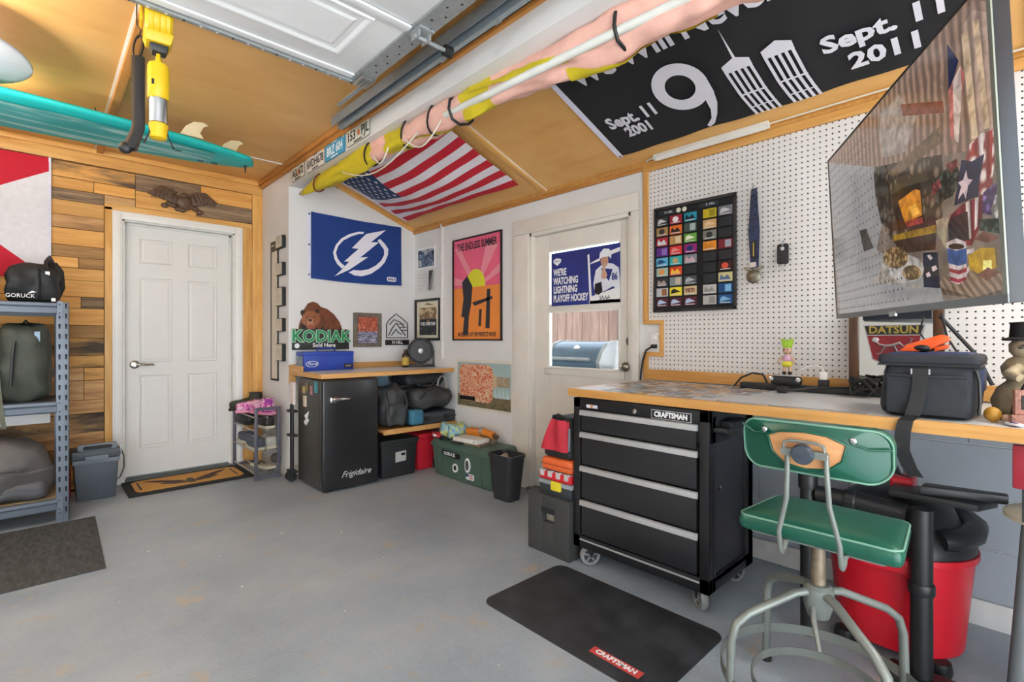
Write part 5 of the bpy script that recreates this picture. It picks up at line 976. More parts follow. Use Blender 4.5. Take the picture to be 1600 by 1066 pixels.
# ================================================================= on the bench
def onB(x, y): return (x, y, .8687)
PS = T('power_strip', 'long black power strip along the back of the bench', 'power strip', (2.565, 1.03, .8687), FACE)
B().box(0, .62, -.02, .02, 0, .03).put('strip_body', M_black, PS, bevel=.005); B().box(.19, .215, -.024, -.018, .006, .022).put('red_switch', mat('red switch', 'b01c22', .4), PS)
for k in range(5): B().box(.05+.1*k, .075+.1*k, -.0205, -.019, .008, .022).put('socket', M_dark, PS)
B().tube([(-.03, -.02, .004), (.0, .0, .05), (.05, .01, .075), (.1, .01, .07), (.12, .01, .03)], .005, 6).put('cord', M_black, PS, smooth=50)
SPK = T('small_speaker', 'small black bluetooth speaker supporting the doll', 'speaker', (2.53, .86, .899), FACE); B().rbox((.05, 0, .02), (.065, .02, .02), .012, 3).put('speaker_body', M_black, SPK, smooth=50, weld=True)
for x in (-.01, .105): B().lathe([(.011, 0), (.011, -.003), (.006, -.004)], (x, -.018, .026), 14, 'y').put('speaker_bolt', M_chr, SPK)
B().box(.0, .1, -.006, .014, .04, .046).put('silver_plate', M_alu, SPK, bevel=.001)
DL = T('doll', 'small doll with green hair and yellow shorts on the speaker', 'doll', (2.53, .806, .946), FACE)
M_sk_ = mat('doll skin', 'c9a288', .5); M_yl = mat('doll yellow shorts', 'd9cf3a', .6); M_pk = mat('doll pink top', 'd3a3bd', .6)
b = B()
for s_ in (-1, 1): b.tube([(s_*.012, 0, .012), (s_*.012, 0, .05)], .007, 8).tube([(s_*.014, 0, .085), (s_*.03, -.004, .07), (s_*.036, -.012, .055)], [.006, .006, .005], 8)
b.ell((0, 0, .115), (.02, .018, .02)).tube([(0, 0, .085), (0, 0, .105)], .008, 8); b.put('doll_body', M_sk_, DL, smooth=60)
for s_ in (-1, 1): B().ell((s_*.012, -.004, .008), (.009, .014, .008)).put('shoe', M_dark, DL, smooth=60)
B().ell((0, 0, .05), (.025, .016, .016)).put('shorts', M_yl, DL, smooth=60); B().ell((0, 0, .075), (.02, .014, .018)).put('top', M_pk, DL, smooth=60)
for k in range(14): a = 2*pi*k/14; B().tube([(.012*cos(a), .008*sin(a), .125), (.02*cos(a), .012*sin(a), .15), (.028*cos(a+.3), .014*sin(a), .168)], [.007, .006, .001], 5).put('hair_tuft', mat('green doll hair', '9fc43a', .8), DL, smooth=60)
for s_ in (-1, 1): B().ell((s_*.007, -.017, .118), (.003, .002, .003)).put('eye', M_dark, DL)
CHG = T('phone_charger', 'white charger plug with looping cable on the power strip', 'charger', (2.56, .665, .8995), FACE); B().box(-.02, .02, -.015, .015, 0, .03).put('adapter_block', M_black, CHG, bevel=.003); B().box(-.014, .014, -.012, .012, .03, .065).put('plug', M_trimw, CHG, bevel=.003); B().tube([(0, 0, .065), (-.005, 0, .085), (-.03, -.01, .095), (-.06, -.02, .088), (-.085, -.03, .07)], .0025, 6).put('cable', M_trimw, CHG, smooth=50)
ADP = T('power_adapter', 'black plug adapter with cord lying on the bench', 'adapter', (2.45, .80, .8687), FACE); B().rbox((0, 0, .014), (.022, .014, .014), .006, 2).put('adapter_body', M_black, ADP, smooth=40, weld=True); B().tube([(.02, 0, .012), (.08, .05, .02), (.16, .09, .03), (.3, .09, .035), (.5, .09, .03)], .004, 6).put('cord', M_black, ADP, smooth=50)
CBL = T('cable_tangle', 'tangled black cable heap beside the cooler bag', 'cable', (2.50, .50, .8687)); random.seed(4)
B().tube([(.05*cos(i*.9)*random.uniform(.5, 1), .06*sin(i*1.1)*random.uniform(.5, 1), .01+.07*abs(sin(i*.7))) for i in range(34)], .006, 6).put('coil', M_black, CBL, smooth=50)
MR = T('logo_mirror', 'wood framed bar mirror with red crest leaning on the pegboard', 'mirror', (2.602, .575, .8687), FACE)
M_wal = wood('walnut frame', [(.3, '3a2213'), (.6, '5c3a20'), (.8, '744d2c')], 2, 3, .4, 10, 0, .03)
for x0, x1, z0, z1 in ((0, .035, 0, .42), (.285, .32, 0, .42), (.035, .285, 0, .035), (.035, .285, .385, .42)): B().box(x0, x1, -.02, 0, z0, z1).put('frame_rail', M_wal, MR, bevel=.005)
B().box(.033, .287, -.006, -.001, .033, .387).put('mirror_glass', mat('mirror glass', 'c9c9c4', .06, 1, var=0), MR)
M_crr = mat('crest dark red', '7c1420', .35, var=.1); M_gold = mat('crest gold', 'b09a4a', .4, .4); M_sil = mat('crest silver', 'b9b9bb', .35, .5, var=.1)
B().poly([(.05, .305), (.262, .305), (.235, .155), (.155, .118), (.082, .155)], -.0075, -.006).put('crest_rim', M_sil, MR); B().poly([(.056, .30), (.256, .30), (.246, .262), (.066, .262)], -.009, -.0075).put('crest_name_band', mat('crest black', '1e1c18', .4, var=0), MR); B().poly([(.066, .258), (.246, .258), (.230, .16), (.155, .124), (.086, .16)], -.009, -.0075).put('crest_field', M_crr, MR)
text('lettering', 'DATSUN', .042, M_gold, MR, (.156, -.0098, .281), 1.02, off=.001)
B().tube([(.095, -.01, .235), (.11, -.01, .22), (.13, -.01, .215), (.155, -.01, .218), (.178, -.01, .228), (.19, -.01, .215)], [.006, .01, .013, .014, .011, .004], 8, flat=.4).tube([(.13, -.01, .215), (.115, -.01, .185), (.098, -.01, .18)], [.008, .006, .005], 6, flat=.4).tube([(.16, -.01, .215), (.175, -.01, .18), (.165, -.01, .16)], [.008, .007, .005], 6, flat=.4).tube([(.19, -.01, .215), (.21, -.01, .225), (.22, -.01, .245), (.205, -.01, .248)], [.004, .004, .005, .003], 6, flat=.4).ell((.095, -.01, .24), (.013, .004, .011)).put('crest_beast', M_sil, MR, smooth=60)
B().box(.05, .28, -.008, -.006, .325, .372).put('dark_band', mat('mirror dark band', '24262e', .2), MR)
# cooler bag
CB_ = T('cooler_bag', 'black soft cooler bag with shoulder strap on the bench', 'bag', (1.985, .355, .8687), FACE)
M_cb = mat('black navy canvas', '20242b', .7, var=.12, vs=14, bump=.2, bs=300); M_nv = mat('navy panel', '1c2f57', .6, var=.1)
B().rbox((.117, .14, .085), (.117, .14, .085), .03, 8, lambda p: p+Vector((.006*sin(pi*p.z/.085*.5), -.006*(1-(p.x/.12)**2) if p.y < 0 else 0, nz(p, 14, 7)*.004))).put('bag_body', M_cb, CB_, smooth=60, weld=True)
B().rbox((.117, .14, .178), (.123, .148, .018), .015, 5).put('bag_lid', M_cb, CB_, smooth=60, weld=True); B().rbox((.117, .14, .193), (.1, .12, .008), .007, 4).put('lid_panel', M_nv, CB_, smooth=60, weld=True); B().box(-.005, .239, -.009, .289, .160, .166).put('zip', M_black, CB_)
def pk(u, v): return (.02+.19*u, -.012-.006*sin(pi*u)-.004*abs(sin(14*u+5*v))*v, .012+.118*v)
B().grid(pk, 18, 8).put('front_pocket', M_cb, CB_, smooth=60); B().tube([(.02, -.014, .13), (.07, -.019, .128), (.14, -.02, .128), (.21, -.014, .13)], .005, 6).put('pocket_hem', M_cb, CB_, smooth=60); B().box(.229, .239, .03, .25, .08, .15).put('side_panel', M_nv, CB_, bevel=.004)
B().tube([(.235, -.0, .02), (.238, -.004, .06), (.236, -.004, .12), (.23, 0, .15)], .005, 6).put('piping', M_black, CB_, smooth=50)
for x in (.084, .127): B().box(x-.002, x+.002, -.026, -.016, .135, .152).put('buckle_side', M_chr, CB_)
def ribbon(pts, w, nm, par, m):
    pts = [Vector(p) for p in pts]; vs = []
    for p in pts: vs += [(p.x-w/2, p.y, p.z), (p.x+w/2, p.y, p.z)]
    for p in pts: vs += [(p.x-w/2, p.y+.0025, p.z), (p.x+w/2, p.y+.0025, p.z)]
    n = len(pts); F = []
    for i in range(n-1): F += [(2*i, 2*i+1, 2*i+3, 2*i+2), (2*n+2*i+2, 2*n+2*i+3, 2*n+2*i+1, 2*n+2*i), (2*i, 2*i+2, 2*n+2*i+2, 2*n+2*i), (2*i+1, 2*n+2*i+1, 2*n+2*i+3, 2*i+3)]
    B().add(vs, F).put(nm, m, par, smooth=50)
ribbon([(.106, -.026, .152), (.105, -.028, .10), (.098, -.03, .05), (.088, -.04, .01), (.078, -.086, -.003), (.072, -.092, -.04), (.07, -.09, -.09), (.085, -.082, -.14), (.10, -.075, -.17)], .038, 'shoulder_strap', CB_, M_black)
ribbon([(.075, -.088, -.05), (.052, -.095, -.09), (.045, -.095, -.13), (.06, -.09, -.165), (.09, -.08, -.175)], .02, 'strap_loop', CB_, M_black)
OT = T('orange_clamp', 'orange plastic spring clamp lying on the cooler bag', 'clamp', (2.09, .27, 1.0715), FACE); M_oc = mat('bright orange plastic', 'ee5a1c', .4, var=.03)
B().poly([(-.05, .0), (-.03, .022), (.055, .055), (.075, .05), (.078, .035), (.05, .02), (.03, .005), (.0, -.0)], -.014, .014).put('clamp_arm', M_oc, OT, bevel=.004); B().poly([(.04, .0), (.072, .01), (.075, .024), (.04, .014)], -.012, .012).put('clamp_jaw', M_oc, OT, bevel=.003)
B().ell((.01, 0, .012), (.03, .02, .014)).put('clamp_pivot', M_black, OT, smooth=60)
# carved snowman figurine
SN = T('snowman_figure', 'carved stone coloured snowman in black top hat on the bench', 'figurine', (2.165, .022, .8687), -.9); SN.scale = (.93, .93, .93)
M_st = mat('carved stone', 'a8987c', .8, var=.2, vs=25, bump=.5, bs=60)
B().lathe([(.055, 0), (.082, .02), (.09, .06), (.075, .10), (.05, .125), (.062, .145), (.066, .17), (.05, .195), (.034, .205), (.045, .22), (.046, .245), (.03, .265), (0, .27)], n=24).put('snow_body', M_st, SN, smooth=50)
B().lathe([(.0, .258), (.06, .256), (.064, .262), (.045, .268), (.042, .31), (.046, .316), (.0, .32)], n=22).put('top_hat', mat('felt black', '1d1a1b', .8), SN, smooth=40); B().tube([(-.03, -.03, .24), (-.06, -.05, .235), (-.07, -.055, .238)], [.007, .005, .001], 8).put('nose', mat('dark nose', '2a2422', .6), SN, smooth=50)
B().tube([(-.05, -.03, .17), (-.085, -.04, .15), (-.08, -.075, .14)], [.018, .016, .013], 10).put('arm', M_st, SN, smooth=50); B().tube([(-.02, -.075, .215), (-.06, -.085, .14), (-.10, -.085, .06), (-.11, -.09, .03)], .008, 8).put('broom_stick', M_black, SN, smooth=50)
for a, z in ((-2.2, .243), (-1.7, .246)): B().ell((.045*cos(a), .045*sin(a), z), (.005, .005, .005)).put('eye', M_dark, SN)
BG = T('beach_figurine', 'small resting figurine with golden hair on the bench edge', 'figurine', (2.045, .075, .8687), .4)
B().ell((0, .02, .022), (.022, .02, .022)).put('golden_hair', mat('golden paint', 'b8862d', .5, var=.2), BG, smooth=60); B().ell((-.006, -.008, .012), (.014, .012, .012)).put('figure_body', M_sk_, BG, smooth=60)
PB = T('oval_pin', 'white oval enamel pin with blue motif on the bench edge', 'pin', (1.985, .048, .871), .5); B().poly(circ(0, 0, .03, 24, .016), 0, .006, 'xy').put('pin_disc', mat('enamel white', 'd9d6dc', .3), PB, bevel=.002); B().poly([(-.02, .0), (-.005, .01), (.01, .006), (.02, -.004), (.0, .0)], .006, .0075, 'xy').put('pin_motif', mat('enamel blue', '30387c', .3), PB)
PC = T('photo_frame', 'small reddish frame leaning beside the snowman', 'frame', (2.03, .01, .8687), -.9); B().box(-.05, .05, -.006, .006, .03, .1).box(-.06, .06, -.008, .004, .0, .03).put('frame_body', mat('reddish bead frame', '8d5f52', .6, var=.5, vs=60), PC, bevel=.004); B().box(-.035, .04, -.008, -.006, .045, .085).put('frame_picture', M_dark, PC)
# ================================================================= on the pegboard
OU = T('wall_outlet', 'white wall outlet with black plug in the pegboard notch', 'outlet', (2.652, 1.595, 1.035), FACE)
B().box(0, .075, -.006, 0, 0, .115).put('cover_plate', M_trimw, OU, bevel=.003)
for z in (.03, .085): B().poly(circ(.037, z, .017, 16, .014), -.008, -.006).put('socket_face', M_trimw, OU)
B().box(.02, .05, -.035, -.006, .022, .046).put('black_plug', M_black, OU, bevel=.004); B().tube([(.03, -.03, .034), (-.01, -.035, .01), (-.035, -.03, -.05), (-.045, -.03, -.12), (-.05, -.03, -.17)], .006, 8).put('black_cord', M_black, OU, smooth=50); B().box(.025, .06, -.03, -.006, .07, .1).put('night_light', M_trimw, OU, bevel=.004)
PP = T('patch_panel', 'black hanging panel covered with rows of colourful patches', 'patch panel', (2.636, 1.556, 1.27), FACE)
B().grid(lambda u, v: (.475*u+.006*(1-v)*(1-u)*-1, -.004-.003*sin(6*u+3*v)-.008*(1-v)**2, .605*v), 12, 12).put('cloth_backing', mat('black felt', '151517', .85, var=.1, bump=.2, bs=300), PP, smooth=60)
for x0, x1, z0, z1 in ((0, .475, .59, .607), (0, .475, -.002, .012), (.462, .476, 0, .6), (0, .012, 0, .6)): B().box(x0, x1, -.014, -.003, z0, z1).put('binding', M_black, PP)
for x in (.155, .19): B().lathe([(.014, -.010), (.014, -.013), (.006, -.015)], (x, 0, .572), 16, 'y').put('snap_badge', mat('ivory badge', 'c9c2b0', .5), PP)
for x, s_ in ((.085, 'K. HILL'), (.33, 'K. HILL')): B().box(x-.055, x+.055, -.0125, -.010, .558, .585).put('name_tape', mat('name tape', '24282c', .8), PP); text('name_lettering', s_, .016, M_white, PP, (x+.01, -.0135, .571))
pc = {(0, 0): ('2a2a2e', 'b9b9bb'), (0, 1): ('8e1d33', 'e2dada'), (0, 2): ('1c8296', '0f2530'), (0, 3): ('c2ad22', '8f801a'), (0, 4): ('6d7078', 'c3c3c8'),
      (1, 0): ('9a7a48', '3a2f35'), (1, 1): ('d8651c', '241a18'), (1, 2): ('3d4a44', '9fb0a8'), (1, 3): ('c39b6a', 'd4b58b'),
      (2, 0): ('a32536', 'cfd0cf'), (2, 1): ('b58a58', 'd9c09a'), (2, 2): ('5f9a3a', 'e2e0c8'), (2, 3): ('7d7a70', '2f2e2b'),
      (3, 0): ('5d2a80', '8a68b4'), (3, 1): ('cc3030', 'e08080'), (3, 2): ('8a1d6a', '1c2c6a'), (3, 3): ('d88a2a', 'c87a1c'), (3, 4): ('7a2030', '9aa0ac'),
      (4, 0): ('58a8cf', '234a74'), (4, 1): ('28a8a8', 'b8a070'), (4, 2): ('7d8088', 'c9a0ac'), (5, 0): ('9ab0a0', 'd88a4a'), (5, 1): ('c8401c', 'f0b83a'), (5, 4): ('3a1818', 'd8503a'),
      (6, 0): ('2c3038', 'a08f86'), (6, 1): ('7d8a8c', 'b8a898'), (6, 2): ('44484c', 'a8b0b4'), (6, 4): ('c9c08a', '5a6a8a'), (7, 0): ('b8b8bc', '8a5a38'), (7, 1): ('e0d030', '2a2818'), (7, 2): ('c9b48a', '6a1a1a'), (7, 3): ('b0aca8', '8a8884'), (7, 4): ('1c4c80', '7ab0d8'),
      (8, 0): ('501a2c', 'a8bcd8'), (8, 1): ('501a2c', 'a8bcd8'), (8, 2): ('501a2c', 'a8bcd8'), (8, 3): ('b0aca8', '8a8884'), (8, 4): ('1c4c80', '7ab0d8')}
xs_ = [.018, .103, .19, .30, .385]
for r in range(9):
    for c in range(5):
        x0, z0 = xs_[c], .497-.0585*r
        a, d_ = pc.get((r, c), ('26272a', '2c2d30'))
        p = B().box(x0, x0+.073, -.0165, -.010, z0, z0+.049).put('patch', mat('patch '+a, a, .8, var=.08), PP, bevel=.002)
        if (r, c) in pc:
            k = (r*5+c) % 4; m_ = mat('patch motif '+d_, d_, .8, var=.1)
            if (r, c) == (7, 2): text('patch_lettering', 'YETI', .03, m_, p, (x0+.036, -.0178, z0+.025), .95, off=.001)
            elif r == 8 and c < 3 or k == 0: B().poly([(x0+.008, z0+.012), (x0+.066, z0+.022), (x0+.03, z0+.04), (x0+.014, z0+.034)], -.0175, -.0165).put('patch_motif', m_, p)
            elif k == 1: B().poly(circ(x0+.036, z0+.025, .018, 14, .016), -.0175, -.0165).put('patch_motif', m_, p)
            elif k == 2: B().poly([(x0+.006, z0+.01), (x0+.067, z0+.01), (x0+.05, z0+.036), (x0+.03, z0+.022), (x0+.015, z0+.04)], -.0175, -.0165).put('patch_motif', m_, p)
            else: B().poly([(x0+.036, z0+.006), (x0+.067, z0+.006), (x0+.067, z0+.043), (x0+.036, z0+.043)], -.0175, -.0165).put('patch_motif', m_, p)
            if k != 3: B().box(x0+.01, x0+.063, -.0175, -.0165, z0+.005, z0+.009).put('patch_text_bar', mat('patch text', 'cfcfcf', .8, var=0), p)
LN = T('lanyard_medal', 'navy patterned lanyard with silver winged medal on the pegboard', 'medal', (2.63, .993, 1.40), FACE)
M_ln = mat('navy pattern ribbon', '2c3350', .7, var=.9, vs=70); B().poly([(-.012, .07), (-.024, .26), (-.010, .47), (.016, .475), (.03, .26), (.024, .07)], -.010, -.004).put('ribbon', M_ln, LN); B().box(-.006, .012, -.013, -.010, .12, .21).put('gold_lettered_tag', mat('dark tag', '17181d', .6), LN); B().box(.0, .006, -.0145, -.013, .13, .2).put('gold_print', M_gold, LN); B().box(-.012, .016, -.014, -.008, .075, .1).put('clip', M_chr, LN)
B().lathe([(.034, .0), (.036, -.005), (.03, -.010), (0, -.011)], (.002, -.004, .03), 20, 'y').put('medal_disc', mat('antique silver', '8a8578', .35, .9, var=.3, vs=60), LN, smooth=40)
for s_ in (-1, 1): B().poly([(.002, .06), (s_*.035+.002, .08), (s_*.05+.002, .076), (s_*.03+.002, .058)], -.014, -.006).put('medal_wing', MATS['antique silver'], LN, bevel=.002)
B().tube([(.0, 0, .49), (.0, -.014, .485), (0, -.018, .475)], .003, 6).put('peg_hook', M_steel, LN)
KY = T('car_key', 'black car key fob hanging on the pegboard', 'key', (2.63, .88, 1.475), FACE); B().poly(rrect(0, .052, .0, .1, .012), -.016, -.004).put('fob', M_black, KY, bevel=.004); B().poly([(.022, -.03), (.03, -.03), (.03, .03), (.022, .03)], -.014, -.01).put('key_blade', M_chr, KY)
B().lathe([(.01, 0), (.01, -.004), (.004, -.005)], (.026, -.016, .075), 12, 'y').put('fob_button', M_chr, KY); B().tube([(.026, 0, .115), (.026, -.016, .11), (.026, -.016, .09)], .003, 6).put('peg_hook', M_steel, KY)
TCB = T('tv_cable', 'black cables hanging from the television to the bench', 'cable', (2.60, .25, .90)); B().tube([(-.35, -.02, .30), (-.2, -.02, .22), (-.1, -.06, .12), (-.02, -.1, .02)], .004, 6).put('power_cord', M_black, TCB, smooth=50); B().tube([(-.32, .03, .29), (-.2, .06, .24), (-.12, .03, .17), (-.08, -.02, .1), (-.1, -.08, .02)], .003, 6).put('signal_cord', M_black, TCB, smooth=50)
SB = T('speaker_pole', 'slim black arm slanting under the television', 'bracket', (2.50, .26, 1.18)); B().tube([(.0, .0, .02), (.06, -.1, -.13), (.09, -.14, -.24)], .007, 8).put('rod', M_black, SB, smooth=50)
# ================================================================= television on an arm
P0 = [Vector(p) for p in ((2.38, .611, 1.840), (2.330, .547, 1.197), (1.334, .0195, 1.185), (1.383, .084, 1.828))]   # TL BL BR TR
ex = ((P0[3]-P0[0])+(P0[2]-P0[1])).normalized(); ezv = ((P0[0]-P0[1])+(P0[3]-P0[2])); ezv = (ezv-ex*ezv.dot(ex)).normalized(); ey = ezv.cross(ex)
w_ = ((P0[3]-P0[0]).length+(P0[2]-P0[1]).length)/2; h_ = ((P0[0]-P0[1]).length+(P0[3]-P0[2]).length)/2; c_ = sum(P0, Vector())/4
MT = Matrix((ex, ey, ezv)).transposed().to_4x4(); MT.translation = c_
TV = T('television', 'large flat television on a wall arm showing a fireside picture', 'television', M=MT)
B().box(-w_/2, w_/2, 0, .028, -h_/2, h_/2).put('tv_shell', mat('tv dark shell', '1c222c', .35), TV, bevel=.003); B().box(-w_/2, w_/2, -.003, .0, -h_/2, -h_/2+.018).put('bottom_bezel', mat('tv grey bezel', '6c7072', .4, .5), TV)
for x0, x1, z0, z1 in ((-w_/2, -w_/2+.006, -h_/2+.018, h_/2), (w_/2-.014, w_/2, -h_/2+.018, h_/2), (-w_/2+.006, w_/2-.014, h_/2-.006, h_/2)): B().box(x0, x1, -.003, 0, z0, z1).put('side_bezel', mat('tv side bezel', '8a9086', .4, .4) if x0 > 0 else M_black, TV)
B().box(-.25, .25, .028, .06, -.2, .15).put('rear_housing', M_black, TV, bevel=.01); B().box(-.015, .03, -.006, .0, -h_/2-.008, -h_/2+.006).put('logo_tab', mat('tv tab silver', '9aa0a2', .3, .6), TV)
ARM = T('tv_wall_arm', 'black folding wall arm behind the television', 'bracket', (XR-.02, .25, 1.5)); B().box(-.03, .0, -.1, .1, -.2, .2).put('wall_plate', M_black, ARM, bevel=.003); cl_ = MT @ Vector((0, .055, 0)); B().tube([(-.03, 0, 0), (-.22, .12, .0), tuple(cl_-Vector(ARM.location))], .022, 8).put('arm_tube', M_black, ARM, smooth=40)
def scr(name, hx, var=.25, vs=18, e=.5):
    return mat('screen '+name, hx, .15, var=var, vs=vs, emis=0) if not e else screen(name, hx, var, vs, e)
def screen(name, hx, var, vs, e, dots=False):
    k = 'screen '+name
    if k in MATS: return MATS[k]
    m, t, b = base(k); c = lin(hx); co = N(t, 'ShaderNodeTexCoord'); dk = tuple(x*(1-var) for x in c); lt = tuple(min(1, x*(1+var)) for x in c)
    nzt = N(t, 'ShaderNodeTexNoise', i_Scale=vs, i_Detail=6., i_Distortion=.6); t.links.new(co.outputs['Object'], nzt.inputs['Vector']); fac = nzt.outputs['Fac']; lo, hi = .34, .66
    if 'haze' in name: dk = tuple(x*.9 for x in c); lt = tuple(x*1.1 for x in c)
    if any(q in name for q in ('stone', 'bloom', 'leaf', 'foliage', 'cookie')):      # cobbles, petals and leaves in the broadcast picture
        vo = N(t, 'ShaderNodeTexVoronoi', i_Scale=38. if 'stone' in name else 75.); t.links.new(co.outputs['Object'], vo.inputs['Vector']); sc_ = N(t, 'ShaderNodeSeparateColor'); t.links.new(vo.outputs['Color'], sc_.inputs[0])
        mu = N(t, 'ShaderNodeMath', operation='MULTIPLY_ADD'); mu.inputs[1].default_value = -1.1 if 'stone' in name else -.8; t.links.new(vo.outputs['Distance'], mu.inputs[0]); t.links.new(sc_.outputs[0], mu.inputs[2]); fac = mu.outputs[0]; lo, hi = -.3, .75
        lt = tuple(min(1, x*1.9+.03) for x in c); dk = tuple(x*.35 for x in c)
    elif any(q in name for q in ('plaid', 'wicker', 'curtain', 'brown wall')):
        wv = N(t, 'ShaderNodeTexWave', i_Scale=9. if 'wicker' not in name else 22., i_Distortion=3., i_Detail=3.); wv.bands_direction = 'X' if 'wicker' not in name else 'DIAGONAL'; t.links.new(co.outputs['Object'], wv.inputs['Vector'])
        mu = N(t, 'ShaderNodeMath', operation='MULTIPLY'); t.links.new(wv.outputs['Fac'], mu.inputs[0]); t.links.new(nzt.outputs['Fac'], mu.inputs[1]); fac = mu.outputs[0]; lo, hi = .1, .55
        if 'plaid grey' in name:
            w2 = N(t, 'ShaderNodeTexWave', i_Scale=8., i_Distortion=.5); w2.bands_direction = 'Z'; t.links.new(co.outputs['Object'], w2.inputs['Vector']); m2 = N(t, 'ShaderNodeMath', operation='MULTIPLY'); t.links.new(w2.outputs['Fac'], m2.inputs[0]); t.links.new(wv.outputs['Fac'], m2.inputs[1]); fac = m2.outputs[0]; lt = lin('d8c8c0'); dk = lin('7a3a38'); lo, hi = .05, .7
    r = ramp(t, fac, [(max(0, lo), dk), (hi, lt)])
    b.inputs['Base Color'].default_value = (.01, .01, .01, 1); b.inputs['Roughness'].default_value = .12
    t.links.new(r.outputs[0], b.inputs['Emission Color']); b.inputs['Emission Strength'].default_value = e; MATS[k] = m; return m
SX, SZ = w_, h_
def sp(u, v): return (-w_/2+.006+(w_-.02)*u, -h_/2+.018+(h_-.024)*v)   # screen coordinates 0..1
LV = [0]
def spic(nm, pts, m):
    LV[0] += 1; B().add([(*[(q := sp(*p))[0]], -.0012-.00004*LV[0], q[1]) for p in pts], [tuple(range(len(pts)))]).put(nm, m, TV)
def box4(u0, u1, v0, v1): return [(u0, v0), (u1, v0), (u1, v1), (u0, v1)]
spic('screen_backdrop', box4(0, 1, 0, 1), screen('mixed beige', '7d6e62', .35, 14, .8))
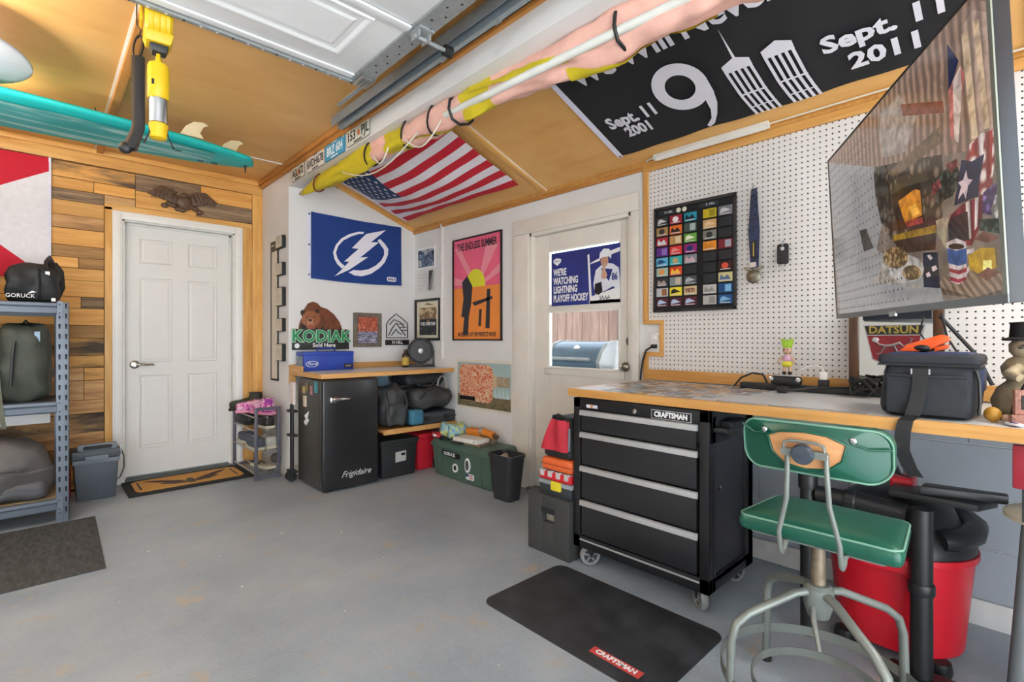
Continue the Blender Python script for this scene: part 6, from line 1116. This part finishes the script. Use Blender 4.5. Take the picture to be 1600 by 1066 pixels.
TVP = [
('grey_haze','grey haze','858382',[(0,1),(0.451,0.725),(0.468,0.424),(0.415,0.306),(0.778,0.053),(0.782,0),(0.032,0)]),
('upper_wall','brown wall','82695a',[(0.648,0.999),(0.942,0.998),(1,0.929),(1,0.51),(0.901,0.513),(0.537,0.658),(0,0.991)]),
('pale_streak','pale streak','8d7f75',[(0.478,0.94),(0.624,0.939),(0.706,0.774),(0.643,0.672),(0.497,0.73)]),
('curtain','curtain tan','9a8274',[(0.915,0.936),(0.957,0.949),(1,0.894),(1,0.526),(0.948,0.523),(0.913,0.705)]),
('window_bar','cream bar','b59c80',[(0.913,0.914),(0.937,0.902),(0.949,0.529),(0.926,0.538)]),
('window_bar','cream bar','b59c80',[(0.954,0.912),(0.973,0.903),(0.987,0.536),(0.969,0.543)]),
('flag_canton','navy','1d2440',[(0.86,0.932),(0.899,0.834),(0.873,0.785),(0.855,0.763)]),
('flag_stripe','pale red','a8605a',[(0.855,0.763),(0.873,0.785),(0.867,0.577),(0.851,0.593)]),
('flag_stripe','pale white','b8a49a',[(0.873,0.785),(0.904,0.812),(0.905,0.734),(0.882,0.555),(0.867,0.577)]),
('flag_stripe','pale red','a8605a',[(0.904,0.812),(0.917,0.771),(0.896,0.682),(0.905,0.734)]),
('ribbon_swag','red swag','6d3a2c',[(0.63,0.889),(0.83,0.746),(0.834,0.699),(0.635,0.833)]),
('stonework','stone','5d4c3c',[(0.436,0.719),(0.646,0.631),(0.812,0.556),(0.818,0.41),(0.794,0.295),(0.721,0.267),(0.538,0.307),(0.468,0.424),(0.439,0.591)]),
('mantel','mantel wood','64503c',[(0.52,0.64),(0.819,0.664),(0.819,0.599),(0.574,0.598)]),
('stone_patch','stone light','77654f',[(0.561,0.595),(0.741,0.548),(0.746,0.491),(0.568,0.529)]),
('firebox','firebox','2a160e',[(0.549,0.525),(0.615,0.528),(0.709,0.502),(0.718,0.335),(0.572,0.346)]),
('fire_glow','fire glow','b8741c',[(0.582,0.479),(0.678,0.489),(0.706,0.471),(0.709,0.366),(0.615,0.37)]),
('fire_core','ember','d89a3c',[(0.641,0.427),(0.678,0.428),(0.7,0.378),(0.659,0.378)]),
('log','log','8a3a30',[(0.615,0.374),(0.708,0.359),(0.714,0.332),(0.624,0.345)]),
('hearth','hearth gold','8a6a22',[(0.541,0.338),(0.769,0.304),(0.771,0.272),(0.538,0.312)]),
('hearth_shade','dark wood','3a2a20',[(0.538,0.312),(0.771,0.272),(0.763,0.207),(0.582,0.241)]),
('garland','dark foliage','2c3328',[(0.754,0.471),(0.807,0.489),(0.87,0.496),(0.884,0.426),(0.848,0.381),(0.783,0.382)]),
('red_flowers','red bloom','7a3030',[(0.758,0.462),(0.798,0.471),(0.804,0.439),(0.768,0.418)]),
('red_flowers','red bloom','7a3030',[(0.825,0.508),(0.871,0.506),(0.877,0.478),(0.846,0.467)]),
('chair_back','plaid grey red','8d7670',[(0.906,0.492),(0.922,0.525),(0.961,0.535),(1,0.523),(1,0.441),(0.984,0.355),(0.956,0.338),(0.901,0.357)]),
('plaid_line','plaid red','8a3430',[(0.928,0.521),(0.948,0.531),(0.942,0.474),(0.922,0.482)]),
('plaid_line','plaid white','bdb0aa',[(0.955,0.53),(0.97,0.532),(0.963,0.464),(0.95,0.472)]),
('plaid_line','plaid red','8a3430',[(0.982,0.527),(0.997,0.525),(0.986,0.391),(0.97,0.375)]),
('pillow','pillow navy','1c2038',[(0.89,0.49),(0.925,0.464),(0.968,0.465),(0.948,0.393),(0.94,0.338),(0.852,0.343)]),
('pillow_star','star pale','b9a3a4',[(0.905,0.446),(0.908,0.414),(0.925,0.401),(0.908,0.388),(0.897,0.345),(0.89,0.375),(0.868,0.358),(0.883,0.399),(0.873,0.418),(0.892,0.418)]),
('chair_arm','plaid maroon','6d2028',[(0.836,0.315),(0.89,0.338),(0.957,0.336),(0.946,0.246),(0.908,0.18),(0.822,0.22)]),
('plaid_line','plaid white','bdb0aa',[(0.896,0.335),(0.91,0.336),(0.909,0.206),(0.895,0.204)]),
('plaid_line','plaid white','bdb0aa',[(0.93,0.336),(0.942,0.334),(0.931,0.238),(0.921,0.229)]),
('chair_shadow','wicker dark','2e201c',[(0.824,0.306),(0.901,0.303),(0.902,0.201),(0.823,0.227)]),
('footstool','stool beige','8f8068',[(0.773,0.319),(0.836,0.315),(0.815,0.265),(0.811,0.194),(0.776,0.272)]),
('purple_flowers','purple bloom','5d4272',[(0.957,0.343),(1,0.354),(1,0.273),(0.976,0.259),(0.949,0.276)]),
('white_flowers','white bloom','9a938c',[(0.993,0.308),(1,0.33),(1,0.216),(0.991,0.229),(0.977,0.278)]),
('leaves','leaf green','38473a',[(0.939,0.261),(1,0.24),(1,0.192),(0.937,0.223)]),
('wicker_table','wicker','7d6856',[(1,0.027),(1,0.01),(0.993,0),(0.956,0),(0.91,0),(0.86,0.002),(0.814,0.021),(0.781,0.044),(0.771,0.069),(0.784,0.09),(0.819,0.102),(0.866,0.104),(0.916,0.098),(0.961,0.084),(0.996,0.066),(1,0.046)]),
('table_rim','wicker dark2','5a483a',[(0.778,0.053),(0.91,0),(1,0.016),(1,0),(0.909,0),(0.785,0.025)]),
('mug','mug white','b9aaa8',[(0.812,0.219),(0.853,0.224),(0.89,0.199),(0.884,0.071),(0.854,0.055),(0.822,0.071)]),
('mug_blue','mug blue','2c4878',[(0.814,0.2),(0.852,0.179),(0.89,0.178),(0.888,0.124),(0.858,0.121),(0.817,0.141)]),
('mug_stripe','mug red','8a2c38',[(0.818,0.123),(0.857,0.105),(0.887,0.11),(0.886,0.094),(0.856,0.09),(0.82,0.108)]),
('mug_stripe','mug red','8a2c38',[(0.82,0.09),(0.855,0.074),(0.884,0.077),(0.884,0.067),(0.854,0.059),(0.822,0.073)]),
('coffee','coffee','20140f',[(0.883,0.185),(0.881,0.181),(0.874,0.18),(0.864,0.18),(0.852,0.183),(0.84,0.187),(0.83,0.192),(0.823,0.198),(0.821,0.203),(0.824,0.207),(0.831,0.208),(0.842,0.208),(0.854,0.205),(0.865,0.2),(0.875,0.195),(0.881,0.19)]),
('mug_handle','mug white','b9aaa8',[(0.891,0.171),(0.917,0.17),(0.912,0.112),(0.885,0.084),(0.887,0.104),(0.903,0.124),(0.905,0.157),(0.89,0.154)]),
('lantern_glow','lantern glow','a8841c',[(0.896,0.149),(0.94,0.164),(0.984,0.151),(0.984,0.089),(0.934,0.074),(0.896,0.102)]),
('candle','candle','e8d880',[(0.945,0.12),(0.972,0.114),(0.97,0.076),(0.942,0.082)]),
('lantern_roof','lantern brown','6a4438',[(0.919,0.2),(0.955,0.217),(0.992,0.179),(0.959,0.174)]),
('lantern_base','lantern brown','6a4438',[(0.922,0.077),(0.96,0.094),(0.991,0.069),(0.952,0.05)]),
('star_runner','runner navy','1a1d2c',[(0.705,0.212),(0.775,0.195),(0.776,0.053),(0.699,0.069)]),
('runner_star','star pale','b9a3a4',[(0.725,0.194),(0.739,0.195),(0.752,0.176),(0.738,0.172)]),
('runner_star','star pale','b9a3a4',[(0.742,0.143),(0.763,0.146),(0.77,0.129),(0.748,0.123)]),
('runner_star','star pale','b9a3a4',[(0.713,0.122),(0.73,0.127),(0.738,0.109),(0.719,0.105)]),
('plate','plate white','a39c96',[(0.707,0.143),(0.697,0.122),(0.671,0.108),(0.632,0.101),(0.583,0.105),(0.53,0.119),(0.484,0.142),(0.452,0.171),(0.442,0.201),(0.456,0.226),(0.492,0.24),(0.54,0.243),(0.593,0.234),(0.64,0.216),(0.678,0.193),(0.701,0.168)]),
('bowl_cookies','cookie','7d6440',[(0.626,0.21),(0.619,0.194),(0.602,0.182),(0.577,0.177),(0.547,0.18),(0.516,0.191),(0.489,0.208),(0.471,0.23),(0.466,0.251),(0.474,0.27),(0.495,0.281),(0.523,0.284),(0.554,0.279),(0.584,0.267),(0.607,0.249),(0.622,0.23)]),
('plate_cookies','cookie','7d6440',[(0.692,0.13),(0.687,0.119),(0.676,0.111),(0.659,0.107),(0.639,0.108),(0.618,0.114),(0.601,0.125),(0.59,0.138),(0.586,0.152),(0.592,0.164),(0.605,0.173),(0.623,0.176),(0.644,0.174),(0.663,0.167),(0.679,0.156),(0.689,0.143)]),
('napkin','napkin','8d8378',[(0.385,0.143),(0.464,0.206),(0.571,0.102),(0.688,0.083),(0.677,0.068)]),
('lamp_shape','dark shape','2a2622',[(0.29,0.448),(0.348,0.438),(0.401,0.32),(0.321,0.322)]),
('left_shade','left stone','4a4036',[(0.434,0.701),(0.517,0.683),(0.532,0.547),(0.53,0.365),(0.468,0.424),(0.438,0.572)])]
for nm_, mn_, hx_, pl_ in TVP: spic(nm_, pl_, screen(mn_, hx_, .4, 34, 1.0))
# dots of the board behind, painted over the left half of the picture
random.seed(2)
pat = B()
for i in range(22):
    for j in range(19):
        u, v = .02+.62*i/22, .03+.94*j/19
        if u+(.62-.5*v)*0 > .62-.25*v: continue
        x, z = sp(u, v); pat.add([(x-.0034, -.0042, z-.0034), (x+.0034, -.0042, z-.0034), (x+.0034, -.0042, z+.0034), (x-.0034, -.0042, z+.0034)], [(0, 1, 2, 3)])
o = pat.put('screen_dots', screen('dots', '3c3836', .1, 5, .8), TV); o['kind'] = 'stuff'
# ================================================================= steel shelving at the left
SH = T('steel_shelving', 'grey steel boltless shelving unit at the left edge', 'shelving', (0, 4.085, 0))
M_sg = mat('blue grey powder coat', '67707c', .45, .35, var=.06); M_dk = mat('slot shadow', '15171b', .8, var=0)
def post(x0, y0, front=True):
    p = B().box(x0, x0+.06, y0, y0+.004, 0, 1.335).box(x0+.056, x0+.06, y0, y0+.04, 0, 1.335).put('upright_post', M_sg, SH, bevel=.001)
    if front:
        for k in range(21):
            z = .06+.062*k
            for dx in (.012, .042): B().poly([(x0+dx, z), (x0+dx+.007, z-.003), (x0+dx+.009, z+.028), (x0+dx-.002, z+.030)], y0-.0012, y0-.0002).put('post_slot', M_dk, p)
post(.075, 0); post(.075, .46, False); post(-1.25, 0); post(-1.25, .46, False)
for z in (1.262, .665, .075):
    b_ = B().poly([(-.0, z), (-.006, z+.008), (-.006, z+.04), (-.014, z+.05), (-.014, z+.066), (-.004, z+.07), (.02, z+.07), (.02, z)], -1.2, .078, 'yz').put('shelf_beam', M_sg, SH, bevel=.001)
    B().poly(rrect(.079, .104, z-.01, z+.08, .006), -.005, -.001).put('beam_end_plate', M_sg, b_)
    for zz_ in (z+.008, z+.06): B().cyl((.091, -.008, zz_), (.091, -.005, zz_), .004, n=8).put('rivet', M_dk, b_)
    B().box(-1.2, .078, .45, .47, z, z+.07).put('shelf_beam', M_sg, SH); B().box(.085, .125, .02, .46, z+.01, z+.06).put('side_beam', M_sg, SH)
    B().box(-1.22, .1, .01, .46, z+.058, z+.070).put('shelf_deck', wood('particle board', [(.3, '7a6a52'), (.7, '9a8766')], 0, 14, .8, 2, 0, .02) if z < .3 else mat('dark deck', '3a3b3e', .7), SH)
# black rucksacks on the top shelf
def pack(nm, lb, x, w, z, m, seed, h=.29):
    q = T(nm, lb, 'backpack', (x, 4.30, z), 0)
    def f(p): p = Vector(p); k = (p.z+h/2)/h; p.y -= .03*sin(pi*k) if p.y < 0 else 0; p.x *= 1-.12*k; return p+Vector((nz(p, 9, seed), nz(p, 9, seed+1), nz(p, 9, seed+2)))*.026+Vector((0, nz(p, 22, seed+6)*.012, 0))
    B().rbox((0, 0, h/2), (w/2, .13, h/2), .06, 9, f).put('pack_body', m, q, smooth=70, weld=True)
    return q
q = pack('black_backpack', 'black rucksack with white lettering on the shelving top', -.03, .25, 1.3335, mat('black cordura', '26272a', .65, var=.15, vs=12, bump=.2, bs=250), 3, .24)
B().tube([(.03, -.15, .02), (.035, -.165, .1), (.03, -.14, .2)], .012, 8, flat=.5).put('compression_strap', M_black, q, smooth=50); B().tube([(.06, -.12, .18), (.06, -.10, .25), (.07, -.05, .28), (.09, .0, .24)], .026, 8, flat=.35).put('shoulder_strap', M_black, q, smooth=50); B().tube([(.10, -.07, .03), (.125, -.02, .1), (.12, .0, .2), (.09, .02, .25)], .03, 8, flat=.5).put('hip_pad', M_black, q, smooth=50)
B().box(.058, .078, -.152, -.146, .15, .19).put('white_tag', M_white, q); text('lettering', 'GORUCK', .033, M_white, q, (-.05, -.168, .035), .9); B().poly([(-.02, .05), (.02, .06), (-.0, .067)], -.168, -.166).put('white_arrow', M_white, q); B().poly(rrect(.085, .105, .01, .03, .004), -.13, -.12).put('corner_patch', M_white, q)
q = pack('black_backpack', 'black rucksack at the far left of the shelving top', -.30, .25, 1.3335, MATS['black cordura'], 8, .24); B().tube([(.06, -.12, .18), (.06, -.10, .24), (.05, -.03, .27), (.04, .02, .22)], .03, 8, flat=.35).put('shoulder_strap', M_black, q, smooth=50)
M_og = mat('dark olive nylon', '3a3f37', .65, var=.15, vs=12, bump=.2, bs=250)
q = pack('olive_backpack', 'dark olive backpack on the middle shelf', -.06, .24, .737, M_og, 13, .47); B().tube([(-.04, -.14, .4), (-.05, -.18, .3), (-.06, -.17, .1)], .008, 6).put('zip_line', M_black, q, smooth=50); B().box(.04, .065, -.153, -.147, .36, .42).put('blue_patch', mat('pale blue patch', '8ea5bd', .7), q); B().tube([(-.02, -.0, .45), (.0, -.02, .49), (.03, 0, .45)], .008, 6).put('grab_handle', M_black, q, smooth=50)
ribbon([(-.115, -.16, .20), (-.112, -.20, .12), (-.10, -.235, .0), (-.09, -.24, -.10), (-.085, -.24, -.14)], .022, 'hanging_strap', q, mat('olive webbing', '55584a', .8))
q = pack('green_backpack', 'green backpack with yellow tag left on the middle shelf', -.335, .24, .737, M_og, 17, .45); B().box(.02, .06, -.17, -.15, .3, .36).put('olive_patch', mat('olive patch', '6d7a52', .8), q); ribbon([(.13, -.17, .16), (.135, -.19, .1), (.14, -.2, .05)], .016, 'yellow_tag', q, mat('hi vis yellow', 'd8dc2a', .6))
q = T('grey_gear_bag', 'large slumped grey gear bag on the bottom shelf', 'bag', (-.22, 4.30, .147), 0)
def f(p): p = Vector(p); k = (p.x+.3)/.6; return p+Vector((0, -.02*sin(pi*(p.z+.2)/.4), -.1*max(0, k-.55)*(1 if p.z > 0 else 0)))+Vector((nz(p, 6, 2), nz(p, 6, 3), nz(p, 6, 4)))*.045+Vector((0, nz(p, 16, 8)*.02, nz(p, 14, 9)*.02))
B().rbox((0, 0, .185), (.29, .17, .185), .12, 10, f).put('bag_body', mat('warm grey nylon', '54504f', .65, var=.15, vs=8, bump=.2), q, smooth=70, weld=True); B().poly([(.0, .2), (.06, .215), (.085, .2), (.06, .175), (.0, .165)], -.195, -.185).put('white_logo', M_white, q); B().poly([(.0, .195), (.045, .2), (.03, .185), (.0, .175)], -.197, -.195).put('logo_core', M_navy, q); B().rbox((.13, -.12, .06), (.13, .06, .06), .04, 6, lambda p: p+Vector((0, 0, nz(p, 12, 9)*.02))).put('side_pocket', mat('grey pocket nylon', '4a4a4e', .6, var=.1), q, smooth=60, weld=True)
WPN = tag(B().box(-.5, .085, -.004, .004, .0, .10).put('foam_board', M_trimw, None, (-.03, 4.53, .555), bevel=.002), 'white foam board behind the shelving above the gear bag', 'board')
# bucket organiser by the door
BU = T('slate_cooler', 'slate grey hard cooler box beside the white door', 'cooler', (.168, 4.475, 0))
M_cl = mat('slate cooler plastic', '454b54', .5, var=.06, bump=.1); M_cl2 = mat('slate cooler light', '6d757f', .5, var=.05)
B().frustum((.02, .228, .012, .19), (.0, .243, 0, .2), 0, .265).put('cooler_body', M_cl, BU, bevel=.01); B().box(-.006, .249, -.006, .206, .255, .285).put('body_rim', M_cl2, BU, bevel=.005); B().box(-.008, .251, -.008, .208, .287, .345).put('cooler_lid', M_cl, BU, bevel=.008); B().box(.06, .185, -.016, .0, .272, .31).put('front_latch', M_cl2, BU, bevel=.006)
B().poly(rrect(.02, .235, .345, .39, .015), -.004, .02).put('handle_frame', M_cl2, BU, bevel=.003); B().poly(rrect(.05, .205, .352, .378, .01), -.006, -.003).put('handle_gap', M_dark, BU); B().box(.25, .262, .02, .05, .29, .37).put('side_clip', M_steel, BU, bevel=.002); B().tube([(.255, .03, .34), (.272, .02, .28), (.272, .01, .2), (.25, 0, .14), (.235, 0, .125)], .0045, 8).put('bungee', M_black, BU, smooth=50)
RC = T('red_fuel_can', 'red plastic can squeezed between shelving and cooler', 'can', (.105, 4.68, 0)); B().rbox((0, 0, .11), (.055, .08, .11), .02, 4).put('can_body', mat('red can plastic', 'b5202a', .45, var=.05), RC, smooth=50, weld=True); B().cyl((0, 0, .22), (0, 0, .25), .02, n=14).put('can_cap', M_black, RC)
# mats
RM = T('runner_mat', 'dark ribbed rubber runner mat on the left floor', 'mat', (-1.2, 3.10, 0))
m, t, b = base('ribbed rubber'); co = N(t, 'ShaderNodeTexCoord'); wv = N(t, 'ShaderNodeTexNoise', i_Scale=60., i_Detail=2.); mp = N(t, 'ShaderNodeMapping'); mp.inputs['Scale'].default_value = (1, .25, 1); t.links.new(co.outputs['Object'], mp.inputs[0]); t.links.new(mp.outputs[0], wv.inputs['Vector']); r = ramp(t, wv.outputs['Fac'], [(.3, '2e2e2e'), (.7, '4a4a49')]); t.links.new(r.outputs[0], b.inputs['Base Color']); b.inputs['Roughness'].default_value = .8; bp_ = N(t, 'ShaderNodeBump', i_Strength=.6, i_Distance=.004); t.links.new(wv.outputs['Fac'], bp_.inputs['Height']); t.links.new(bp_.outputs[0], b.inputs['Normal'])
B().poly([(0, 0), (1.435, .01), (1.455, .96), (0, .955)], 0, .006, 'xy').put('mat_sheet', m, RM)
DM = T('door_mat', 'black and tan door mat with winged emblem before the white door', 'mat', (.455, 4.365, 0))
B().poly(rrect(0, .81, 0, .455, .01), 0, .012, 'xy').put('mat_base', mat('black coir border', '1f1e1d', .9, var=.3, vs=80, bump=.4), DM)
B().poly([(.075, .06), (.72, .06), (.76, .1), (.76, .37), (.72, .41), (.09, .41), (.05, .37), (.05, .1)], .0125, .0155, 'xy').put('tan_field', mat('tan coir', 'c4904a', .9, var=.2, vs=90, bump=.4), DM)
for x in (.085, .715): B().box(x-.006, x+.006, .11, .35, .0156, .017).put('field_line', M_dark, DM)
M_wg = mat('maroon coir', '4a2a28', .9, var=.4, vs=60); M_wg2 = mat('dark coir print', '4e463c', .9, var=.4, vs=70)
for s_ in (-1, 1):
    B().poly([(.405+s_*x, y) for x, y in ((.03, .20), (.1, .25), (.2, .33), (.28, .36), (.24, .30), (.17, .23), (.08, .18))], .0156, .0172, 'xy').put('wing', M_wg, DM); B().poly([(.405+s_*x, y) for x, y in ((.01, .17), (.08, .18), (.17, .22), (.2, .2), (.12, .14), (.03, .12))], .0156, .0172, 'xy').put('wing_feathers', M_wg2, DM)
B().poly([(.385, .1), (.425, .1), (.43, .22), (.405, .26), (.38, .22)], .0156, .0174, 'xy').put('emblem_body', M_wg2, DM)
# ================================================================= hanging from the garage ceiling
SB_ = T('teal_surfboard', 'teal longboard surfboard slung fins up below the ceiling', 'surfboard', (1.055, 3.66, 2.30))
def hw(s): # half width by distance from tail
    return .29*(1-math.exp(-s*2.2))*(1 if s < 1.2 else 1)+.0
LB = 2.7
def bd(u, v):
    s = LB*u; w = max(.0, min(.30, .085+.215*(1-math.exp(-s*2.0)))) if s < 2 else .30*math.sqrt(max(0, 1-((s-2)/.7)**2)*1)+.001
    w *= min(1, (s/.045)**.5) if s < .045 else 1
    a = 2*pi*v; th = .036*min(1, .62+s*1.2)*(1 if s < 2.3 else max(.15, 1-(s-2.3)/.5)); rk = .05*max(0, (s-1.9))**2
    y = w*cos(a); z = th*sin(a)*(abs(sin(a))**-.25 if abs(sin(a)) > 1e-3 else 1)
    return (-s, y, z+rk-.03*(1-min(1, s/.9))**2*0)
M_teal = art('teal board', [(.3, '12a7a6'), (.6, '18b4b0'), (.8, '2abcb8')], 2, .3); M_tealw = art('wax worn teal deck', [(.36, '1b9b9b'), (.5, '3aa3a2'), (.6, '9ccac6'), (.72, '46a5a4')], 2.6, 1.6, (.6, 2.4, 1))
B().grid(bd, 60, 32).put('board_hull', M_teal, SB_, smooth=60, weld=True)
def dk(u, v):
    s = .25+(LB-.5)*u; p0 = bd(s/LB, .75); w = abs(bd(s/LB, 0)[1])*.72; yy = -w+2*w*v; q = bd(s/LB, .75); return (-s, yy*.95-.02, q[2]-.0008+.01*(yy/.3)**2)
B().grid(dk, 40, 6).put('waxed_deck', M_tealw, SB_, smooth=60)
for s, y in ((.10, 0.0), (.34, .16), (.34, -.16)):
    B().poly([(-s-.11, .03), (-s+.015, .03), (-s-.005, .06), (-s+.012, .10), (-s+.04, .118), (-s+.01, .13), (-s-.04, .12), (-s-.08, .085)], y-.004, y+.004).put('fin', mat('ivory fin', 'd3c6a4', .45), SB_, bevel=.002)
for s, y in ((.05, 0), (.22, .06), (.30, .06), (.44, -.05), (.62, -.11)): B().poly(circ(-s, y, .018, 14, .009), -.040+.015*(s < .1), -.030+.015*(s < .1), 'xy').put('plug', mat('dark plug', '21484a', .5), SB_)
B().tube([(-.05, 0, -.022), (-.045, .01, -.05), (-.05, .0, -.07), (-.056, -.005, -.045), (-.052, 0, -.022)], .003, 6).put('leash_loop', M_black, SB_)
for x in (.25,):
    o = T('board_strap', {.25: 'black webbing sling under the teal surfboard near the batten', -.75: 'black webbing sling under the teal surfboard, middle', -1.4: 'black webbing sling at the far end of the surfboard'}[x], 'strap', (x, 3.66, 2.30), 0, 'slings holding the boards')
    if x < 0: B().tube([(0, .34, .23), (0, .33, .02), (0, .2, -.034), (0, -.2, -.034), (0, -.33, .02), (0, -.34, .23)], .012, 6, flat=.2).put('webbing', M_black, o)
    else: B().tube([(0, .30, .225), (0, .30, .0)], .003, 6).put('webbing', M_black, o)
WS = T('white_surfboard', 'white board nose hanging at the upper left edge', 'surfboard', (-.02, 3.33, 2.405))
def wb(u, v):
    s = 2.2*u*u; w = .385*math.sqrt(max(0, 1-max(0, 1-s/.42)**2.2)); a = 2*pi*v; return (-s, w*cos(a), .05*sin(a)*min(1, .1+s*2.5)*(abs(sin(a))**-.2 if abs(sin(a)) > 1e-3 else 1))
B().grid(wb, 50, 28).put('board_hull', mat('white board foam', 'bdbfc3', .4, var=.03), WS, smooth=60, weld=True)
RL = T('cord_reel', 'yellow retractable cord reel hanging from the ceiling', 'cord reel', (.345, 2.42, 2.53), R_(-5))
M_ry = mat('yellow reel plastic', 'e0b712', .4, var=.05)
B().lathe([(.0, -.045), (.075, -.045), (.085, -.035), (.085, .035), (.075, .045), (0, .045)], (0, 0, -.155), 30, 'x').put('reel_drum', M_ry, RL, smooth=35)
for x in (-.02, 0, .02): B().lathe([(.086, x-.004), (.0875, x), (.086, x+.004)], (0, 0, -.155), 30, 'x', cap=False).put('drum_rib', M_ry, RL)
B().box(-.058, -.05, -.04, .04, -.18, -.01).box(-.058, .02, -.02, .02, -.02, -.0).put('hanger_bracket', M_ry, RL, bevel=.004); B().frustum((-.04, .04, -.05, .03), (-.05, .05, -.06, .05), -.255, -.215).put('cord_outlet', M_ry, RL, bevel=.006); B().frustum((-.02, .025, -.035, .015), (-.03, .035, -.04, .02), -.285, -.255).put('cord_stop', M_black, RL, bevel=.005)
B().tube([(-.05, 0, -.02), (-.2, .02, -.012), (-.5, -.05, -.012), (-.9, -.1, -.012)], .005, 6).put('yellow_cord', M_ry, RL, smooth=50)
WL = T('work_light', 'yellow hanging work light with steel reflector below the reel', 'work light', (.345, 2.41, 1.905))
B().lathe([(.02, 0), (.029, .006), (.033, .06), (.028, .065)], n=20).put('end_cap', M_ry, WL, smooth=40); B().lathe([(.031, .065), (.031, .165)], n=22, cap=False).put('steel_reflector', M_chr, WL, smooth=40)
B().lathe([(.034, .16), (.037, .165), (.037, .285), (.032, .298), (.012, .302), (.008, .33), (.006, .335)], n=20).put('handle', M_ry, WL, smooth=40); B().box(-.026, -.014, -.032, -.028, .205, .225).put('switch', M_black, WL); B().tube([(0, 0, .33), (0, 0, .345)], .007, 8).put('cord', M_ry, WL)
for s_ in (-1, 1): B().tube([(s_*.029, 0, .06), (s_*.03, -.01, .02), (s_*.045, -.015, -.02), (s_*.05, -.02, -.03), (s_*.042, -.02, -.028)], .0025, 6).put('wire_hook', M_black, WL, smooth=50)
BS = T('hanging_strap', 'black padded strap with carabiner hanging beside the reel', 'strap', (.30, 2.58, 1.90), R_(-20))
def stp(u, v): z = .39*(1-u); x = -.022+.044*v-(.03*(1-z/.09) if z < .09 else 0); return (x, -.003-.006*sin(pi*v)-(.015*(1-z/.09) if z < .09 else 0), z)
g = B().grid(stp, 16, 6); g.grid(lambda u, v: (lambda p: (p[0], -p[1]+.004, p[2]))(stp(u, 1-v)), 16, 6); g.put('padded_webbing', M_black, BS, smooth=60); B().ell((-.04, -.01, .0), (.025, .016, .025)).put('strap_end', M_black, BS, smooth=60)
B().tube([(.0+.016*cos(a)+.006*sin(a), 0, .428+.05*sin(a)) for a in [i*pi/9 for i in range(18)]], .004, 6, closed=True).put('carabiner', M_black, BS, smooth=60); B().tube([(.0, 0, .465), (.01, 0, .5), (-.005, 0, .52), (-.005, 0, .62)], .0025, 6).put('hook_wire', M_black, BS)
# ================================================================= ceiling bulb and added fill lamps
def fill_tube(nm, lb, loc, rz, ln, power, M=None):  # builds an invented fill fixture with its own area lamp
    o = T(nm, lb, 'light', loc, rz, M=M); B().box(-ln/2, ln/2, -.05, .05, -.03, 0).put('housing', M_trimw, o, bevel=.004)
    B().box(-ln/2+.02, ln/2-.02, -.04, .04, -.036, -.03).put('diffuser', mat('fill glow diffuser', 'fff6e8', .4, var=0, emis=6), o)
    lamp('fill_tube_lamp', 'AREA', (0, 0, -.045), power, (1, 1, .98), (0, 0, 0), ln-.05, .08, o)
fill_tube('fill_tube', 'added fill tube hung over the garage floor', (-1.1, 2.9, 2.0), 0, 1.2, 8)  # added out of view to brighten floor and far wall
HT = bpy.data.objects['fill_tube']
B().box(-.58, .58, -.04, .04, .002, .008).put('fill_top_diffuser', mat('fill glow diffuser', 'fff6e8', .4, var=0, emis=6), HT)
for x in (-.45, .45): B().cyl((x, 0, 0), (x, 0, .53), .003, n=6).put('hanger_wire', M_steel, HT)
lamp('fill_uplight_lamp', 'AREA', (0, 0, .015), 75, (1, .98, .95), (pi, 0, 0), 1.15, .08, HT)  # added upward fill that brightens the plywood ceiling
fill_tube('fill_tube', 'added fill tube on the sloped ceiling behind the bench', None, 0, 1.2, 24, slopeM(2.15, -.75) @ Matrix(((1, 0, 0, 0), (0, 0, 1, 0), (0, -1, 0, 0), (0, 0, 0, 1))))  # unseen fill added to brighten the bench side
BU_ = T('bulb_holder', 'bare warm bulb in a porcelain holder on the ceiling', 'light', (-.26, 3.82, 2.53)); B().lathe([(.05, 0), (.05, -.02), (.03, -.04), (.02, -.045)], n=18).put('holder', M_trimw, BU_, smooth=40); B().cyl((0, 0, -.04), (0, 0, -.07), .006, n=8).put('pendant_cord', M_trimw, BU_); B().ell((0, 0, -.105), (.03, .03, .042)).put('bulb', mat('lit bulb', 'ffd79a', .4, var=0, emis=12), BU_, smooth=60)
lamp('bulb_lamp', 'POINT', (0, 0, -.11), 55, (1, .82, .6), size=.035, parent=BU_)
B2_ = dup(BU_); B2_.location = (-.55, 2.62, 2.53); B2_['label'] = 'added fill bulb nearer the raised door'  # extra bulb added to soften the white board's shadow on the ceiling
BU_['label'] = 'bare warm bulb nearer the plank wall'
for o_ in (BU_, B2_): o_['group'] = 'bare ceiling bulbs'
